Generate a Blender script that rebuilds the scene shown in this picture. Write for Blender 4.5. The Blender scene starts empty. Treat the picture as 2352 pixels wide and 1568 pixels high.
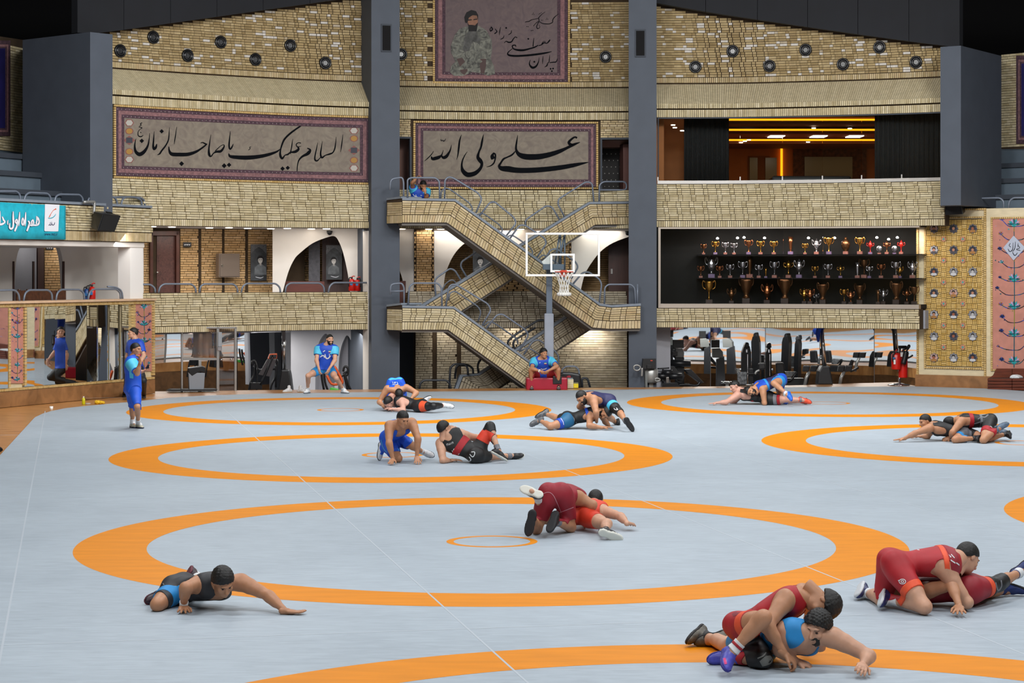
import bpy, bmesh, math, random
import numpy as np
from mathutils import Vector, Matrix, Quaternion
from mathutils.bvhtree import BVHTree
random.seed(7)
SC = bpy.context.scene
COL = SC.collection
PI = math.pi
# ------------------------------------------------------------------ camera
F, YH, H, CX = 4842.0, 621.8, 2.965, 1176.0      # focal px, horizon row, camera height, centre column (2352x1568)
cam_d = bpy.data.cameras.new('camera')
cam = bpy.data.objects.new('camera', cam_d)
COL.objects.link(cam)
cam.location = (0, 0, H)
cam.rotation_euler = (PI / 2, 0, 0)
cam_d.sensor_width = 36
cam_d.lens = 36 * F / 2352
cam_d.shift_y = -(784 - YH) / 2352
cam_d.clip_end = 300
SC.camera = cam
# ------------------------------------------------------------------ world, exposure, hall lights
world = bpy.data.worlds.new('hall_air')
SC.world = world
world.use_nodes = True
world.node_tree.nodes['Background'].inputs[0].default_value = (0.05, 0.055, 0.065, 1)
world.node_tree.nodes['Background'].inputs[1].default_value = 1.0
SC.view_settings.view_transform = 'Standard'
SC.view_settings.look = 'None'
SC.view_settings.gamma = 1.0
SC.view_settings.use_curve_mapping = False
SC.view_settings.exposure = 0.0
def area_light(name, loc, target, sx, sy, watts, col=(1, 1, 1)):
    d = bpy.data.lights.new(name, 'AREA')
    d.shape = 'RECTANGLE'
    d.size, d.size_y, d.energy, d.color = sx, sy, watts, col
    o = bpy.data.objects.new(name, d)
    COL.objects.link(o)
    o.location = loc
    o.rotation_euler = (Vector(target) - Vector(loc)).to_track_quat('-Z', 'Y').to_euler()
    return o
# rows of floodlights under the hall's roof
for i, ly in enumerate((8, 19, 30, 41)):
    for j, lx in enumerate((-5.5, 3.5, 12.5)):
        area_light('ceiling_floodlight', (lx, ly, 11.6), (lx * .9, ly + 2.0, 0), 3.2, 1.6, 590, (0.975, 0.988, 1.0))
for j, lx in enumerate((-5.0, 3.0, 11.0)):
    area_light('ceiling_wall_floodlight', (lx, 36, 11.4), (lx * .95, 55.5, 5.5), 3.0, 1.2, 820, (1.0, 0.985, 0.96))
# ------------------------------------------------------------------ pixel helpers (a pixel gives a direction, the surface gives the distance)
def at(x, y, Y):
    return Vector(((x - CX) / F * Y, Y, H + (YH - y) / F * Y))
def flo(x, y, z=0.0):
    return at(x, y, F * (H - z) / (y - YH))
# ------------------------------------------------------------------ materials
MATS = {}
def lin(c):
    if isinstance(c, str):
        c = c.lstrip('#')
        c = [int(c[i:i + 2], 16) / 255 for i in (0, 2, 4)]
        return tuple(x / 12.92 if x <= .04045 else ((x + .055) / 1.055) ** 2.4 for x in c)
    return tuple(c)
def new_mat(name):
    m = bpy.data.materials.new(name)
    m.use_nodes = True
    return m, m.node_tree.nodes, m.node_tree.links, m.node_tree.nodes['Principled BSDF']
def mat(name, col, rough=.6, metal=0.0, var=0.0, scale=8.0, bump=0.0, emit=0.0, alpha=1.0, trans=0.0, spec=None, stretch=None, col2=None, dist=0.0):
    """plain procedural material: base colour with a noise variation and optional fine relief"""
    if name in MATS:
        return MATS[name]
    m, N, L, b = new_mat(name)
    c = lin(col)
    b.inputs['Base Color'].default_value = (*c, 1)
    b.inputs['Roughness'].default_value = rough
    b.inputs['Metallic'].default_value = metal
    if spec is not None:
        b.inputs['Specular IOR Level'].default_value = spec
    if trans:
        b.inputs['Transmission Weight'].default_value = trans
    if alpha < 1:
        b.inputs['Alpha'].default_value = alpha
    if emit:
        b.inputs['Emission Color'].default_value = (*c, 1)
        b.inputs['Emission Strength'].default_value = emit
    if var or bump:
        tc = N.new('ShaderNodeTexCoord')
        n = N.new('ShaderNodeTexNoise')
        n.inputs['Scale'].default_value = scale
        n.inputs['Detail'].default_value = 5
        n.inputs['Distortion'].default_value = dist
        src = tc.outputs['Object']
        if stretch:
            mp = N.new('ShaderNodeMapping')
            mp.inputs['Scale'].default_value = stretch
            L.new(src, mp.inputs[0])
            src = mp.outputs[0]
        L.new(src, n.inputs['Vector'])
        if var:
            r = N.new('ShaderNodeValToRGB')
            r.color_ramp.elements[0].position = .3
            r.color_ramp.elements[1].position = .7
            d = lin(col2) if col2 else tuple(min(1, x * (1 + var)) for x in c)
            r.color_ramp.elements[0].color = (*[x * (1 - var) for x in c], 1) if not col2 else (*c, 1)
            r.color_ramp.elements[1].color = (*d, 1)
            L.new(n.outputs[0], r.inputs[0])
            L.new(r.outputs[0], b.inputs['Base Color'])
        if bump:
            bp = N.new('ShaderNodeBump')
            bp.inputs['Strength'].default_value = bump
            bp.inputs['Distance'].default_value = .01
            L.new(n.outputs[0], bp.inputs['Height'])
            L.new(bp.outputs[0], b.inputs['Normal'])
    MATS[name] = m
    return m
def brick_mat(name, cols, rough=.85, white=0.0):
    """every brick takes its own shade: random by object (single bricks) and by mesh island (joined bricks)"""
    if name in MATS:
        return MATS[name]
    m, N, L, b = new_mat(name)
    oi = N.new('ShaderNodeObjectInfo')
    ge = N.new('ShaderNodeNewGeometry')
    ad = N.new('ShaderNodeMath'); ad.operation = 'ADD'
    fr = N.new('ShaderNodeMath'); fr.operation = 'FRACT'
    L.new(oi.outputs['Random'], ad.inputs[0]); L.new(ge.outputs['Random Per Island'], ad.inputs[1])
    L.new(ad.outputs[0], fr.inputs[0])
    r = N.new('ShaderNodeValToRGB')
    r.color_ramp.interpolation = 'LINEAR'
    e = r.color_ramp.elements
    n = len(cols)
    e[0].color = (*lin(cols[0]), 1)
    e[1].color = (*lin(cols[-1]), 1)
    for i in range(1, n - 1):
        k = e.new(i / (n - 1) * (1 - white)); k.color = (*lin(cols[i]), 1)
    if white:
        e[-1].position = 1 - white
        k = e.new(min(.999, 1 - white + .02)); k.color = (*lin('#c9c4bd'), 1)
    L.new(fr.outputs[0], r.inputs[0])
    tc = N.new('ShaderNodeTexCoord')
    no = N.new('ShaderNodeTexNoise'); no.inputs['Scale'].default_value = 9; no.inputs['Detail'].default_value = 4
    L.new(ge.outputs['Position'], no.inputs['Vector'])
    mx = N.new('ShaderNodeMix'); mx.data_type = 'RGBA'; mx.blend_type = 'MULTIPLY'
    mx.inputs[0].default_value = .45
    L.new(r.outputs[0], mx.inputs[6]); L.new(no.outputs[0], mx.inputs[7])
    hs = N.new('ShaderNodeHueSaturation'); hs.inputs['Value'].default_value = 1.25
    L.new(mx.outputs[2], hs.inputs['Color'])
    L.new(hs.outputs[0], b.inputs['Base Color'])
    b.inputs['Roughness'].default_value = rough
    b.inputs['Specular IOR Level'].default_value = .2
    MATS[name] = m
    return m
# ------------------------------------------------------------------ mesh builder
class MB:
    def __init__(s):
        s.v, s.f = [], []
    def quad(s, a, b, c, d):
        i = len(s.v); s.v += [tuple(a), tuple(b), tuple(c), tuple(d)]; s.f.append((i, i + 1, i + 2, i + 3)); return s
    def hexa(s, p):
        """8 corner points: 0-3 bottom loop, 4-7 top loop"""
        i = len(s.v); s.v += [tuple(q) for q in p]
        s.f += [(i, i + 3, i + 2, i + 1), (i + 4, i + 5, i + 6, i + 7)] + [(i + k, i + (k + 1) % 4, i + 4 + (k + 1) % 4, i + 4 + k) for k in range(4)]
        return s
    def box(s, c, size, M=None):
        hx, hy, hz = size[0] / 2, size[1] / 2, size[2] / 2
        c = Vector(c)
        P = [(-hx, -hy, -hz), (hx, -hy, -hz), (hx, hy, -hz), (-hx, hy, -hz), (-hx, -hy, hz), (hx, -hy, hz), (hx, hy, hz), (-hx, hy, hz)]
        return s.hexa([c + (M @ Vector(p) if M else Vector(p)) for p in P])
    def prism(s, front, back):
        """two matching outlines joined into a closed solid"""
        n = len(front); i = len(s.v)
        s.v += [tuple(p) for p in front] + [tuple(p) for p in back]
        s.f += [tuple(range(i, i + n)), tuple(range(i + 2 * n - 1, i + n - 1, -1))]
        s.f += [(i + k, i + n + k, i + n + (k + 1) % n, i + (k + 1) % n) for k in range(n)]
        return s
    def tube(s, pts, r, n=8, cap=True, closed=False):
        pts = [Vector(p) for p in pts]
        m = len(pts); i = len(s.v)
        rr = r if isinstance(r, (list, tuple)) else [r] * m
        up = None
        for k, p in enumerate(pts):
            if closed:
                t = pts[(k + 1) % m] - pts[k - 1]
            else:
                t = (pts[min(k + 1, m - 1)] - pts[max(k - 1, 0)])
            t = t.normalized() if t.length > 1e-9 else Vector((0, 0, 1))
            if up is None:
                up = Vector((0, 0, 1)) if abs(t.z) < .9 else Vector((1, 0, 0))
            u = (up - t * up.dot(t))
            u = u.normalized() if u.length > 1e-6 else t.orthogonal().normalized()
            w = t.cross(u); up = u
            for j in range(n):
                a = 2 * PI * j / n
                s.v.append(tuple(p + (u * math.cos(a) + w * math.sin(a)) * rr[k]))
        for k in range(m if closed else m - 1):
            k2 = (k + 1) % m
            for j in range(n):
                s.f.append((i + k * n + j, i + k * n + (j + 1) % n, i + k2 * n + (j + 1) % n, i + k2 * n + j))
        if cap and not closed:
            s.f.append(tuple(range(i + n - 1, i - 1, -1))); s.f.append(tuple(range(i + (m - 1) * n, i + m * n)))
        return s
    def lathe(s, prof, c=(0, 0, 0), n=16, M=None, cap=True):
        """profile of (radius, height) turned about the local z axis"""
        c = Vector(c); i = len(s.v)
        for r, z in prof:
            for j in range(n):
                a = 2 * PI * j / n
                p = Vector((r * math.cos(a), r * math.sin(a), z))
                s.v.append(tuple(c + (M @ p if M else p)))
        for k in range(len(prof) - 1):
            for j in range(n):
                s.f.append((i + k * n + j, i + k * n + (j + 1) % n, i + (k + 1) * n + (j + 1) % n, i + (k + 1) * n + j))
        if cap:
            s.f.append(tuple(range(i + n - 1, i - 1, -1))); s.f.append(tuple(range(i + (len(prof) - 1) * n, i + len(prof) * n)))
        return s
    def mesh(s, name, material=None, smooth=False):
        me = bpy.data.meshes.new(name)
        me.from_pydata(s.v, [], s.f)
        if material:
            me.materials.append(material)
        if smooth:
            me.shade_smooth()
        me.update()
        return me
    def build(s, name, material, parent=None, smooth=False, bevel=0.0, kind=None):
        o = obj(name, s.mesh(name, material, smooth), parent)
        if bevel:
            b = o.modifiers.new('bevel', 'BEVEL'); b.width = bevel; b.segments = 2; b.limit_method = 'ANGLE'
        if kind:
            o['kind'] = kind
        return o
def obj(name, me, parent=None, loc=None):
    o = bpy.data.objects.new(name, me)
    COL.objects.link(o)
    if parent is not None:
        o.parent = parent
        o.matrix_parent_inverse = parent.matrix_world.inverted() if parent.matrix_world != Matrix() else Matrix()
    if loc is not None:
        o.location = loc
    return o
def tag(o, label, cat, group=None, kind=None):
    o['label'] = label; o['category'] = cat
    if group: o['group'] = group
    if kind: o['kind'] = kind
    return o
def thing(name, label, cat, loc=(0, 0, 0), group=None, rz=0.0):
    o = bpy.data.objects.new(name, None)
    COL.objects.link(o)
    o.empty_display_size = .2
    M = Matrix.Translation(Vector(loc)) @ Matrix.Rotation(rz, 4, 'Z')
    o.matrix_world = M
    return tag(o, label, cat, group)
def struct(o, label=None, cat=None):
    o['kind'] = 'structure'
    if label: o['label'] = label
    if cat: o['category'] = cat
    return o
def smooth_pts(P, n=6, closed=False):
    """Catmull-Rom through the points (any dimension)"""
    P = np.array(P, float); m = len(P); out = []
    for k in range(m if closed else m - 1):
        a, b, c, d = (P[(k - 1) % m], P[k], P[(k + 1) % m], P[(k + 2) % m]) if closed else (P[max(k - 1, 0)], P[k], P[k + 1], P[min(k + 2, m - 1)])
        for t in np.linspace(0, 1, n, endpoint=False):
            out.append(.5 * (2 * b + (c - a) * t + (2 * a - 5 * b + 4 * c - d) * t * t + (3 * b - a - 3 * c + d) * t ** 3))
    if not closed:
        out.append(P[-1])
    return np.array(out)
# ------------------------------------------------------------------ the curved facade: a smooth plan curve, coordinates (s along it, off outwards, z)
_kn = np.array([(-19.0, 34.0), (-14.2, 44.6), (-11.9, 48.4), (-9.66, 51.04), (-6.38, 53.6), (-3.7, 54.95), (0.1, 55.6), (3.83, 55.5), (6.57, 55.2), (10.83, 53.56), (14.2, 50.6), (18.5, 44.0)])
_cv = smooth_pts(_kn, 120)
_tg = np.gradient(_cv, axis=0); _tg /= np.linalg.norm(_tg, axis=1)[:, None]
_nm = np.stack([-_tg[:, 1], _tg[:, 0]], 1)
_s = np.concatenate([[0], np.cumsum(np.linalg.norm(np.diff(_cv, axis=0), axis=1))])
_ok = {}
def fs(x, off=0.0):
    """arc position s where pixel column x meets the facade moved out by off"""
    k = round(off, 3)
    if k not in _ok:
        P = _cv + _nm * off
        _ok[k] = CX + F * P[:, 0] / P[:, 1]
    return float(np.interp(x, _ok[k], _s))
def fp(s, off, z):
    p = np.array([np.interp(s, _s, _cv[:, 0]), np.interp(s, _s, _cv[:, 1])])
    n = np.array([np.interp(s, _s, _nm[:, 0]), np.interp(s, _s, _nm[:, 1])])
    n /= np.linalg.norm(n)
    q = p + n * off
    return Vector((q[0], q[1], z))
def fang(s):
    return math.atan2(np.interp(s, _s, _tg[:, 1]), np.interp(s, _s, _tg[:, 0]))
def fw(x, y, off=0.0):
    """pixel on the facade surface at offset off -> world"""
    p = fp(fs(x, off), off, 0)
    return at(x, y, p.y)
def fz(x, y, off=0.0):
    return fw(x, y, off).z
class FacadeSpace:
    p = staticmethod(fp); ang_ = staticmethod(fang)
def slab(mb, s0, s1, z0, z1, off0, off1, step=.5, sp=FacadeSpace):
    """curved slab between arc positions; z0/z1 may be functions of s"""
    n = max(1, int(math.ceil((s1 - s0) / step)))
    A = z0 if callable(z0) else (lambda s: z0)
    B = z1 if callable(z1) else (lambda s: z1)
    i = len(mb.v)
    for k in range(n + 1):
        s = s0 + (s1 - s0) * k / n
        mb.v += [tuple(sp.p(s, off0, A(s))), tuple(sp.p(s, off1, A(s))), tuple(sp.p(s, off1, B(s))), tuple(sp.p(s, off0, B(s)))]
    for k in range(n):
        a, b = i + 4 * k, i + 4 * k + 4
        mb.f += [(a, b, b + 3, a + 3), (a + 1, a + 2, b + 2, b + 1), (a + 3, b + 3, b + 2, a + 2), (a, a + 1, b + 1, b)]
    e = i + 4 * n
    mb.f += [(i, i + 3, i + 2, i + 1), (e, e + 1, e + 2, e + 3)]
    return mb
_brick_mesh = {}
def brick_mesh(w, h, d, m):
    k = (round(w, 3), round(h, 3), round(d, 3), m.name)
    if k not in _brick_mesh:
        _brick_mesh[k] = MB().box((0, 0, 0), (w, d, h)).mesh('brick', m)
    return _brick_mesh[k]
def lay_bricks(parent, items, m, name='brick', limit=300, stuff='brick_field'):
    """items: (centre, angle-matrix, w, h, d). The nearest ones are single bricks, the rest one joined part."""
    items = sorted(items, key=lambda t: t[0][1])
    inv = parent.matrix_world.inverted()
    for c, M, w, h, d in items[:limit]:
        o = bpy.data.objects.new(name, brick_mesh(w, h, d, m))
        COL.objects.link(o)
        o.parent = parent
        o.matrix_local = inv @ (Matrix.Translation(c) @ M.to_4x4())
    if len(items) > limit:
        mb = MB()
        for c, M, w, h, d in items[limit:]:
            mb.box(c, (w, d, h), M)
        mb.build(stuff, m, parent, kind='stuff')
def stretch_(s0, s1, off, sp):
    """true length per unit of s at an offset from the curve"""
    return (sp.p(s1, off, 0) - sp.p(s0, off, 0)).length / (sp.p(s1, 0, 0) - sp.p(s0, 0, 0)).length
def facade_bricks(s0, s1, z0, z1, off, L=.2, hc=.065, group=2, jut=0.0, seed=0, top=None, half=True, dep=.03, skip=None, sp=FacadeSpace):
    """courses of long and half bricks; joints line up over `group` courses, then shift; returns brick items"""
    rnd = random.Random(seed)
    out = []; j = .012
    k_ = stretch_(s0, s1, off, sp); L = L / k_
    rows = int(round((z1 - z0) / hc)); hc = (z1 - z0) / rows
    for r in range(rows):
        g = r // group
        ph = ((g % 2) * .5 + .13 * ((g * 7) % 3)) * L
        s = s0 - ph; k = g
        z = z0 + (r + .5) * hc
        while s < s1 - .02:
            w = L if (k % 2 == 0 or not half) else L * .5
            a, b = max(s, s0), min(s + w, s1)
            k += 1; s += w
            if b - a < .04:
                continue
            c = (a + b) / 2
            if top and z + hc / 2 > top(c):
                continue
            if skip and skip(c, z):
                continue
            pr = dep + (jut if (w < L and r % group < 2 and g % 2 == k % 4 // 2) else 0)
            out.append((sp.p(c, off - pr / 2, z), Matrix.Rotation(sp.ang_(c), 3, 'Z'), round((b - a) * k_ - j, 3), hc - j, pr))
    return out
def soldier(mb, s0, s1, z0, z1, off, w=.05, dep=.035, j=.012, sp=FacadeSpace):
    k_ = stretch_(s0, s1, off, sp); n = int((s1 - s0) * k_ / w)
    for k in range(n):
        c = s0 + (k + .5) * (s1 - s0) / n
        mb.box(sp.p(c, off - dep / 2, (z0 + z1) / 2), ((s1 - s0) * k_ / n - j, dep, z1 - z0 - j), Matrix.Rotation(sp.ang_(c), 3, 'Z'))
    return mb
# ================================================================== surfaces of the hall
BR_UP = brick_mat('sandy_brick', ['#97835f', '#a8946c', '#8b7752', '#b3a07a', '#9f8a62'], white=.10)
BR_PALE = brick_mat('pale_cream_brick', ['#b9ab87', '#c7ba98', '#ae9f7b', '#cfc3a4', '#beb08c'])
BR_WARM = brick_mat('warm_straw_brick', ['#b5a27b', '#c0ae89', '#aa966e', '#c8b897', '#b39b76'])
BR_YEL = brick_mat('ochre_corridor_brick', ['#b9966a', '#c4a274', '#ae8b5e', '#caa980'])
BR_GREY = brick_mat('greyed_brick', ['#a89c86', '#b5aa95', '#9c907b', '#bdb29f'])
BR_GLAZE = brick_mat('yellow_trim_brick', ['#bfa068', '#c9ac76', '#b5955c'])
BR_LEDGE = brick_mat('smooth_cream_brick', ['#c3b594', '#c8bb9b', '#bfb190'])
MORTAR = mat('brown_mortar', '#3a2c1c', .95, var=.15, scale=6)
PAINT = mat('slate_blue_paint', '#464d58', .7, var=.06, scale=2.5, bump=.15)
PAINT_DK = mat('dark_slate_paint', '#363c45', .75, var=.06, scale=2.5)
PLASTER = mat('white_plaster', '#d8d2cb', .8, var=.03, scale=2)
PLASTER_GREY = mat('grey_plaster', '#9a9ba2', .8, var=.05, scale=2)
PINK = mat('pinkish_plaster', '#a98478', .8, var=.05, scale=2)
BLACK = mat('black_ceiling_panel', '#10131a', .8, var=.15, scale=1.5)
BLACK2 = mat('dark_roof_void', '#040406', .95)
RAIL = mat('grey_painted_steel', '#6d7684', .38, .15, var=.05, scale=20)
CAP = mat('grey_concrete_coping', '#77808b', .7, var=.08, scale=8)
SOFFIT = mat('grey_stair_soffit', '#77736f', .8, var=.05, scale=5)
STONE = mat('brown_marble', '#6b4a2c', .35, var=.35, scale=3, dist=1.5)
TAN = mat('tan_stone', '#b8935f', .4, var=.2, scale=3, dist=1.0)
CREAM_STONE = mat('cream_travertine', '#cbbd9c', .55, var=.1, scale=4, stretch=(1, 1, 4))
WOOD_DOOR = mat('dark_brown_wood', '#3d211a', .45, var=.25, scale=6, stretch=(8, 8, .6))
STEEL = mat('brushed_steel', '#a9a6a2', .3, .9, var=.06, scale=30, stretch=(1, 1, 12))
RUBBER = mat('dark_rubber', '#17181a', .7, var=.1, scale=20)
MIRROR, _N, _L, _b = new_mat('mirror_glass')
_b.inputs['Base Color'].default_value = (.80, .82, .83, 1); _b.inputs['Metallic'].default_value = 1; _b.inputs['Roughness'].default_value = .015
_n = _N.new('ShaderNodeTexNoise'); _n.inputs['Scale'].default_value = .55; _n.inputs['Detail'].default_value = 0
_g = _N.new('ShaderNodeNewGeometry'); _L.new(_g.outputs['Position'], _n.inputs['Vector'])
_bp = _N.new('ShaderNodeBump'); _bp.inputs['Strength'].default_value = .02; _bp.inputs['Distance'].default_value = .6
_L.new(_n.outputs[0], _bp.inputs['Height']); _L.new(_bp.outputs[0], _b.inputs['Normal'])
MATS['mirror_glass'] = MIRROR
# ------------------------------------------------------------------ floors
PARQ, _N, _L, _b = new_mat('orange_parquet')
_g = _N.new('ShaderNodeTexCoord'); _mp = _N.new('ShaderNodeMapping'); _mp.inputs['Scale'].default_value = (1, 7, 1); _mp.inputs['Rotation'].default_value = (0, 0, .2)
_L.new(_g.outputs['Object'], _mp.inputs[0])
_n = _N.new('ShaderNodeTexNoise'); _n.inputs['Scale'].default_value = 1.8; _n.inputs['Detail'].default_value = 6; _L.new(_mp.outputs[0], _n.inputs['Vector'])
_r = _N.new('ShaderNodeValToRGB'); _r.color_ramp.elements[0].color = (*lin('#a06a3a'), 1); _r.color_ramp.elements[1].color = (*lin('#cf975c'), 1)
_r.color_ramp.elements[0].position = .35; _r.color_ramp.elements[1].position = .68
_L.new(_n.outputs[0], _r.inputs[0]); _L.new(_r.outputs[0], _b.inputs['Base Color']); _b.inputs['Roughness'].default_value = .28
MAT_G, _N, _L, _b = new_mat('grey_vinyl_mat')
_g = _N.new('ShaderNodeTexCoord')
_n = _N.new('ShaderNodeTexNoise'); _n.inputs['Scale'].default_value = .35; _n.inputs['Detail'].default_value = 8; _n.inputs['Roughness'].default_value = .7
_L.new(_g.outputs['Object'], _n.inputs['Vector'])
_mp = _N.new('ShaderNodeMapping'); _mp.inputs['Scale'].default_value = (3, 14, 1); _L.new(_g.outputs['Object'], _mp.inputs[0])
_n2 = _N.new('ShaderNodeTexNoise'); _n2.inputs['Scale'].default_value = 1.1; _n2.inputs['Detail'].default_value = 7; _n2.inputs['Distortion'].default_value = .8; _L.new(_mp.outputs[0], _n2.inputs['Vector'])
_m = _N.new('ShaderNodeMix'); _m.data_type = 'FLOAT'; _m.inputs[0].default_value = .5; _L.new(_n.outputs[0], _m.inputs[2]); _L.new(_n2.outputs[0], _m.inputs[3])
_r = _N.new('ShaderNodeValToRGB'); _r.color_ramp.elements[0].color = (*lin('#9aa5af'), 1); _r.color_ramp.elements[1].color = (*lin('#acb8c2'), 1)
_r.color_ramp.elements[0].position = .36; _r.color_ramp.elements[1].position = .62
_L.new(_m.outputs[0], _r.inputs[0]); _L.new(_r.outputs[0], _b.inputs['Base Color']); _b.inputs['Roughness'].default_value = .5; _b.inputs['Specular IOR Level'].default_value = .35
_bp = _N.new('ShaderNodeBump'); _bp.inputs['Strength'].default_value = .12; _bp.inputs['Distance'].default_value = .02
_L.new(_n2.outputs[0], _bp.inputs['Height']); _L.new(_bp.outputs[0], _b.inputs['Normal'])
MAT_O = mat('orange_vinyl', '#d98400', .55, var=.08, scale=.8, stretch=(2, 8, 1), spec=.25)
TAPE = mat('pale_seam_tape', '#b3bcc5', .45)
edge = [flo(x, y, -.05) for x, y in ((357, 898.5), (600, 895.5), (860, 894), (1200, 891), (1500, 889), (1850, 884), (1960, 880), (2060, 877.5), (2104, 886))]
plat = [Vector((-7, -3.4, 0)), Vector((-15, 30, 0)), Vector((-12.6, 45.3, 0)), flo(0, 932) + Vector((-.4, .2, 0)), flo(250, 910.5) + Vector((-.4, .2, 0)), flo(340, 899.6) + Vector((-.25, .1, 0))] + edge + [Vector((12.4, 53.1, 0)), Vector((15.5, 49, 0)), Vector((19.5, 40, 0)), Vector((22, -3.4, 0))]
plat = [Vector((p.x, p.y, 0)) for p in plat]
fl = MB().prism([(p.x, p.y, -.05) for p in plat], [(p.x, p.y, -.35) for p in plat]).build('floor', PARQ)
struct(fl)
# brown marble riser under the platform's back edge, and the sunken gym floor behind it
mb = MB()
bk = [Vector((p.x, p.y, 0)) for p in edge]
for a, b in zip(bk, bk[1:]):
    mb.prism([(a.x, a.y - .02, -.351), (b.x, b.y - .02, -.351), (b.x, b.y - .02, -1.3), (a.x, a.y - .02, -1.3)], [(a.x, a.y - .2, -.351), (b.x, b.y - .2, -.351), (b.x, b.y - .2, -1.3), (a.x, a.y - .2, -1.3)])
struct(mb.build('wall_platform_riser', STONE))
GYMF = mat('grey_gym_flooring', '#6a6d72', .5, var=.12, scale=5)
struct(MB().box((3, 58.6, -1.4), (40, 12.4, .2)).build('floor_gym', GYMF))
mo = [(-4.2, -2.6)] + [tuple(flo(x, y).xy) for x, y in ((0, 1045), (80, 958), (98, 949.5), (118, 943.5), (150, 937), (200, 931.5), (300, 922.5), (380, 914), (460, 908.5), (600, 903.8), (860, 900), (1200, 897), (1500, 893.5), (1850, 888.5), (2100, 887), (2268, 892), (2352, 897.5))] + [(14.6, 48.5), (18.6, 40), (21, -2.6)]
mo = [Vector((x, y, 0)) for x, y in mo]
wm = thing('wrestling_mat', 'large pale grey wrestling mat with orange circles covering the hall floor', 'mat')
MB().prism([(p.x, p.y, 0) for p in mo], [(p.x, p.y, -.049) for p in mo]).build('mat_sheet', MAT_G, wm)
rings = {'A': (-.2203, 23.112), 'B': (-1.924, 33.983), 'C': (-3.662, 44.991), 'D': (7.0836, 47.274), 'E': (8.830, 36.337), 'F': (10.514, 25.258), 'G': (1.49, 12.24), 'H': (12.2, 14.4)}
def annulus(cx, cy, r0, r1, z, n=160):
    mb = MB()
    for k in range(n):
        a = 2 * PI * k / n
        mb.v += [(cx + r0 * math.cos(a), cy + r0 * math.sin(a), z), (cx + r1 * math.cos(a), cy + r1 * math.sin(a), z)]
    mb.f = [(2 * k, 2 * k + 1, (2 * k + 3) % (2 * n), (2 * k + 2) % (2 * n)) for k in range(n)]
    return mb
for k, (x, y) in rings.items():
    annulus(x, y, 3.73, 4.5, .0007).build('orange_ring', MAT_O, wm)
    annulus(x, y, .42, .5, .0007, 64).build('centre_ring', MAT_O, wm)
ux, uy = Vector((10.75, 2.25, 0)).normalized(), Vector((-1.72, 10.93, 0)).normalized()
g0 = Vector((-.2203, 23.112, 0))
for i in range(-2, 4):       # the sheets' taped seams run both ways across the hall
    c = g0 + uy * (5.5 + 11 * i)
    a, b = (-9.5, 12) if i < 2 else (-7.5, 12)
    if not -2 < i < 3: continue
    MB().box(c + ux * ((a + b) / 2) + Vector((0, 0, .0008)), (b - a, .022, 0.001), Matrix.Rotation(math.atan2(ux.y, ux.x), 3, 'Z')).build('seam_tape', TAPE, wm)
for i, x in enumerate((-5.35, -1.6, 2.4, 5.6)):
    c = g0 + ux * x + uy * 6
    MB().box(c + Vector((0, 0, .0007)), (.018, 34, 0.001), Matrix.Rotation(math.atan2(ux.y, ux.x), 3, 'Z')).build('seam_tape', TAPE, wm)
# ------------------------------------------------------------------ vertical planes met by pixel rays
class VP:
    def __init__(s, xa, Ya, xb, Yb):
        s.a = Vector(((xa - CX) / F * Ya, Ya, 0)); s.b = Vector(((xb - CX) / F * Yb, Yb, 0))
        s.t = (s.b - s.a).normalized(); s.n = Vector((-s.t.y, s.t.x, 0))        # n points away from the camera
        s.ang = math.atan2(s.t.y, s.t.x); s.R = Matrix.Rotation(s.ang, 3, 'Z')
    def p(s, u, off, z):
        q = s.a + s.t * u + s.n * off
        return Vector((q.x, q.y, z))
    def ang_(s, u):
        return s.ang
    def s_(s, x, back=0.0):
        return (s.at(x, 600, back) - s.a).dot(s.t)
    def z_(s, x, y, back=0.0):
        return s.at(x, y, back).z
    def at(s, x, y, back=0.0):
        d = Vector(((x - CX) / F, 1, 0))
        q = s.a + s.n * back
        Y = q.dot(s.n) / d.dot(s.n)
        return at(x, y, Y)
    def panel(s, mb, pts, th, back=0.0):
        f = [s.at(x, y, back) for x, y in pts]
        return mb.prism(f, [p + s.n * th for p in f])
def hoop(vp, pts, r=.024, back=0.0, n=7, round_=4):
    P = [vp.at(x, y, back) for x, y in pts]
    Q = [P[0]]
    for a, b, c in zip(P, P[1:], P[2:]):       # rounded bends
        la, lc = (b - a).length, (c - b).length
        k = min(.11, la * .45, lc * .45)
        p, q = b + (a - b).normalized() * k, b + (c - b).normalized() * k
        for i in range(round_ + 1):
            t = i / round_
            Q.append(p * (1 - t) ** 2 + b * 2 * t * (1 - t) + q * t * t)
    Q.append(P[-1])
    return MB().tube(Q, r, n)
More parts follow.
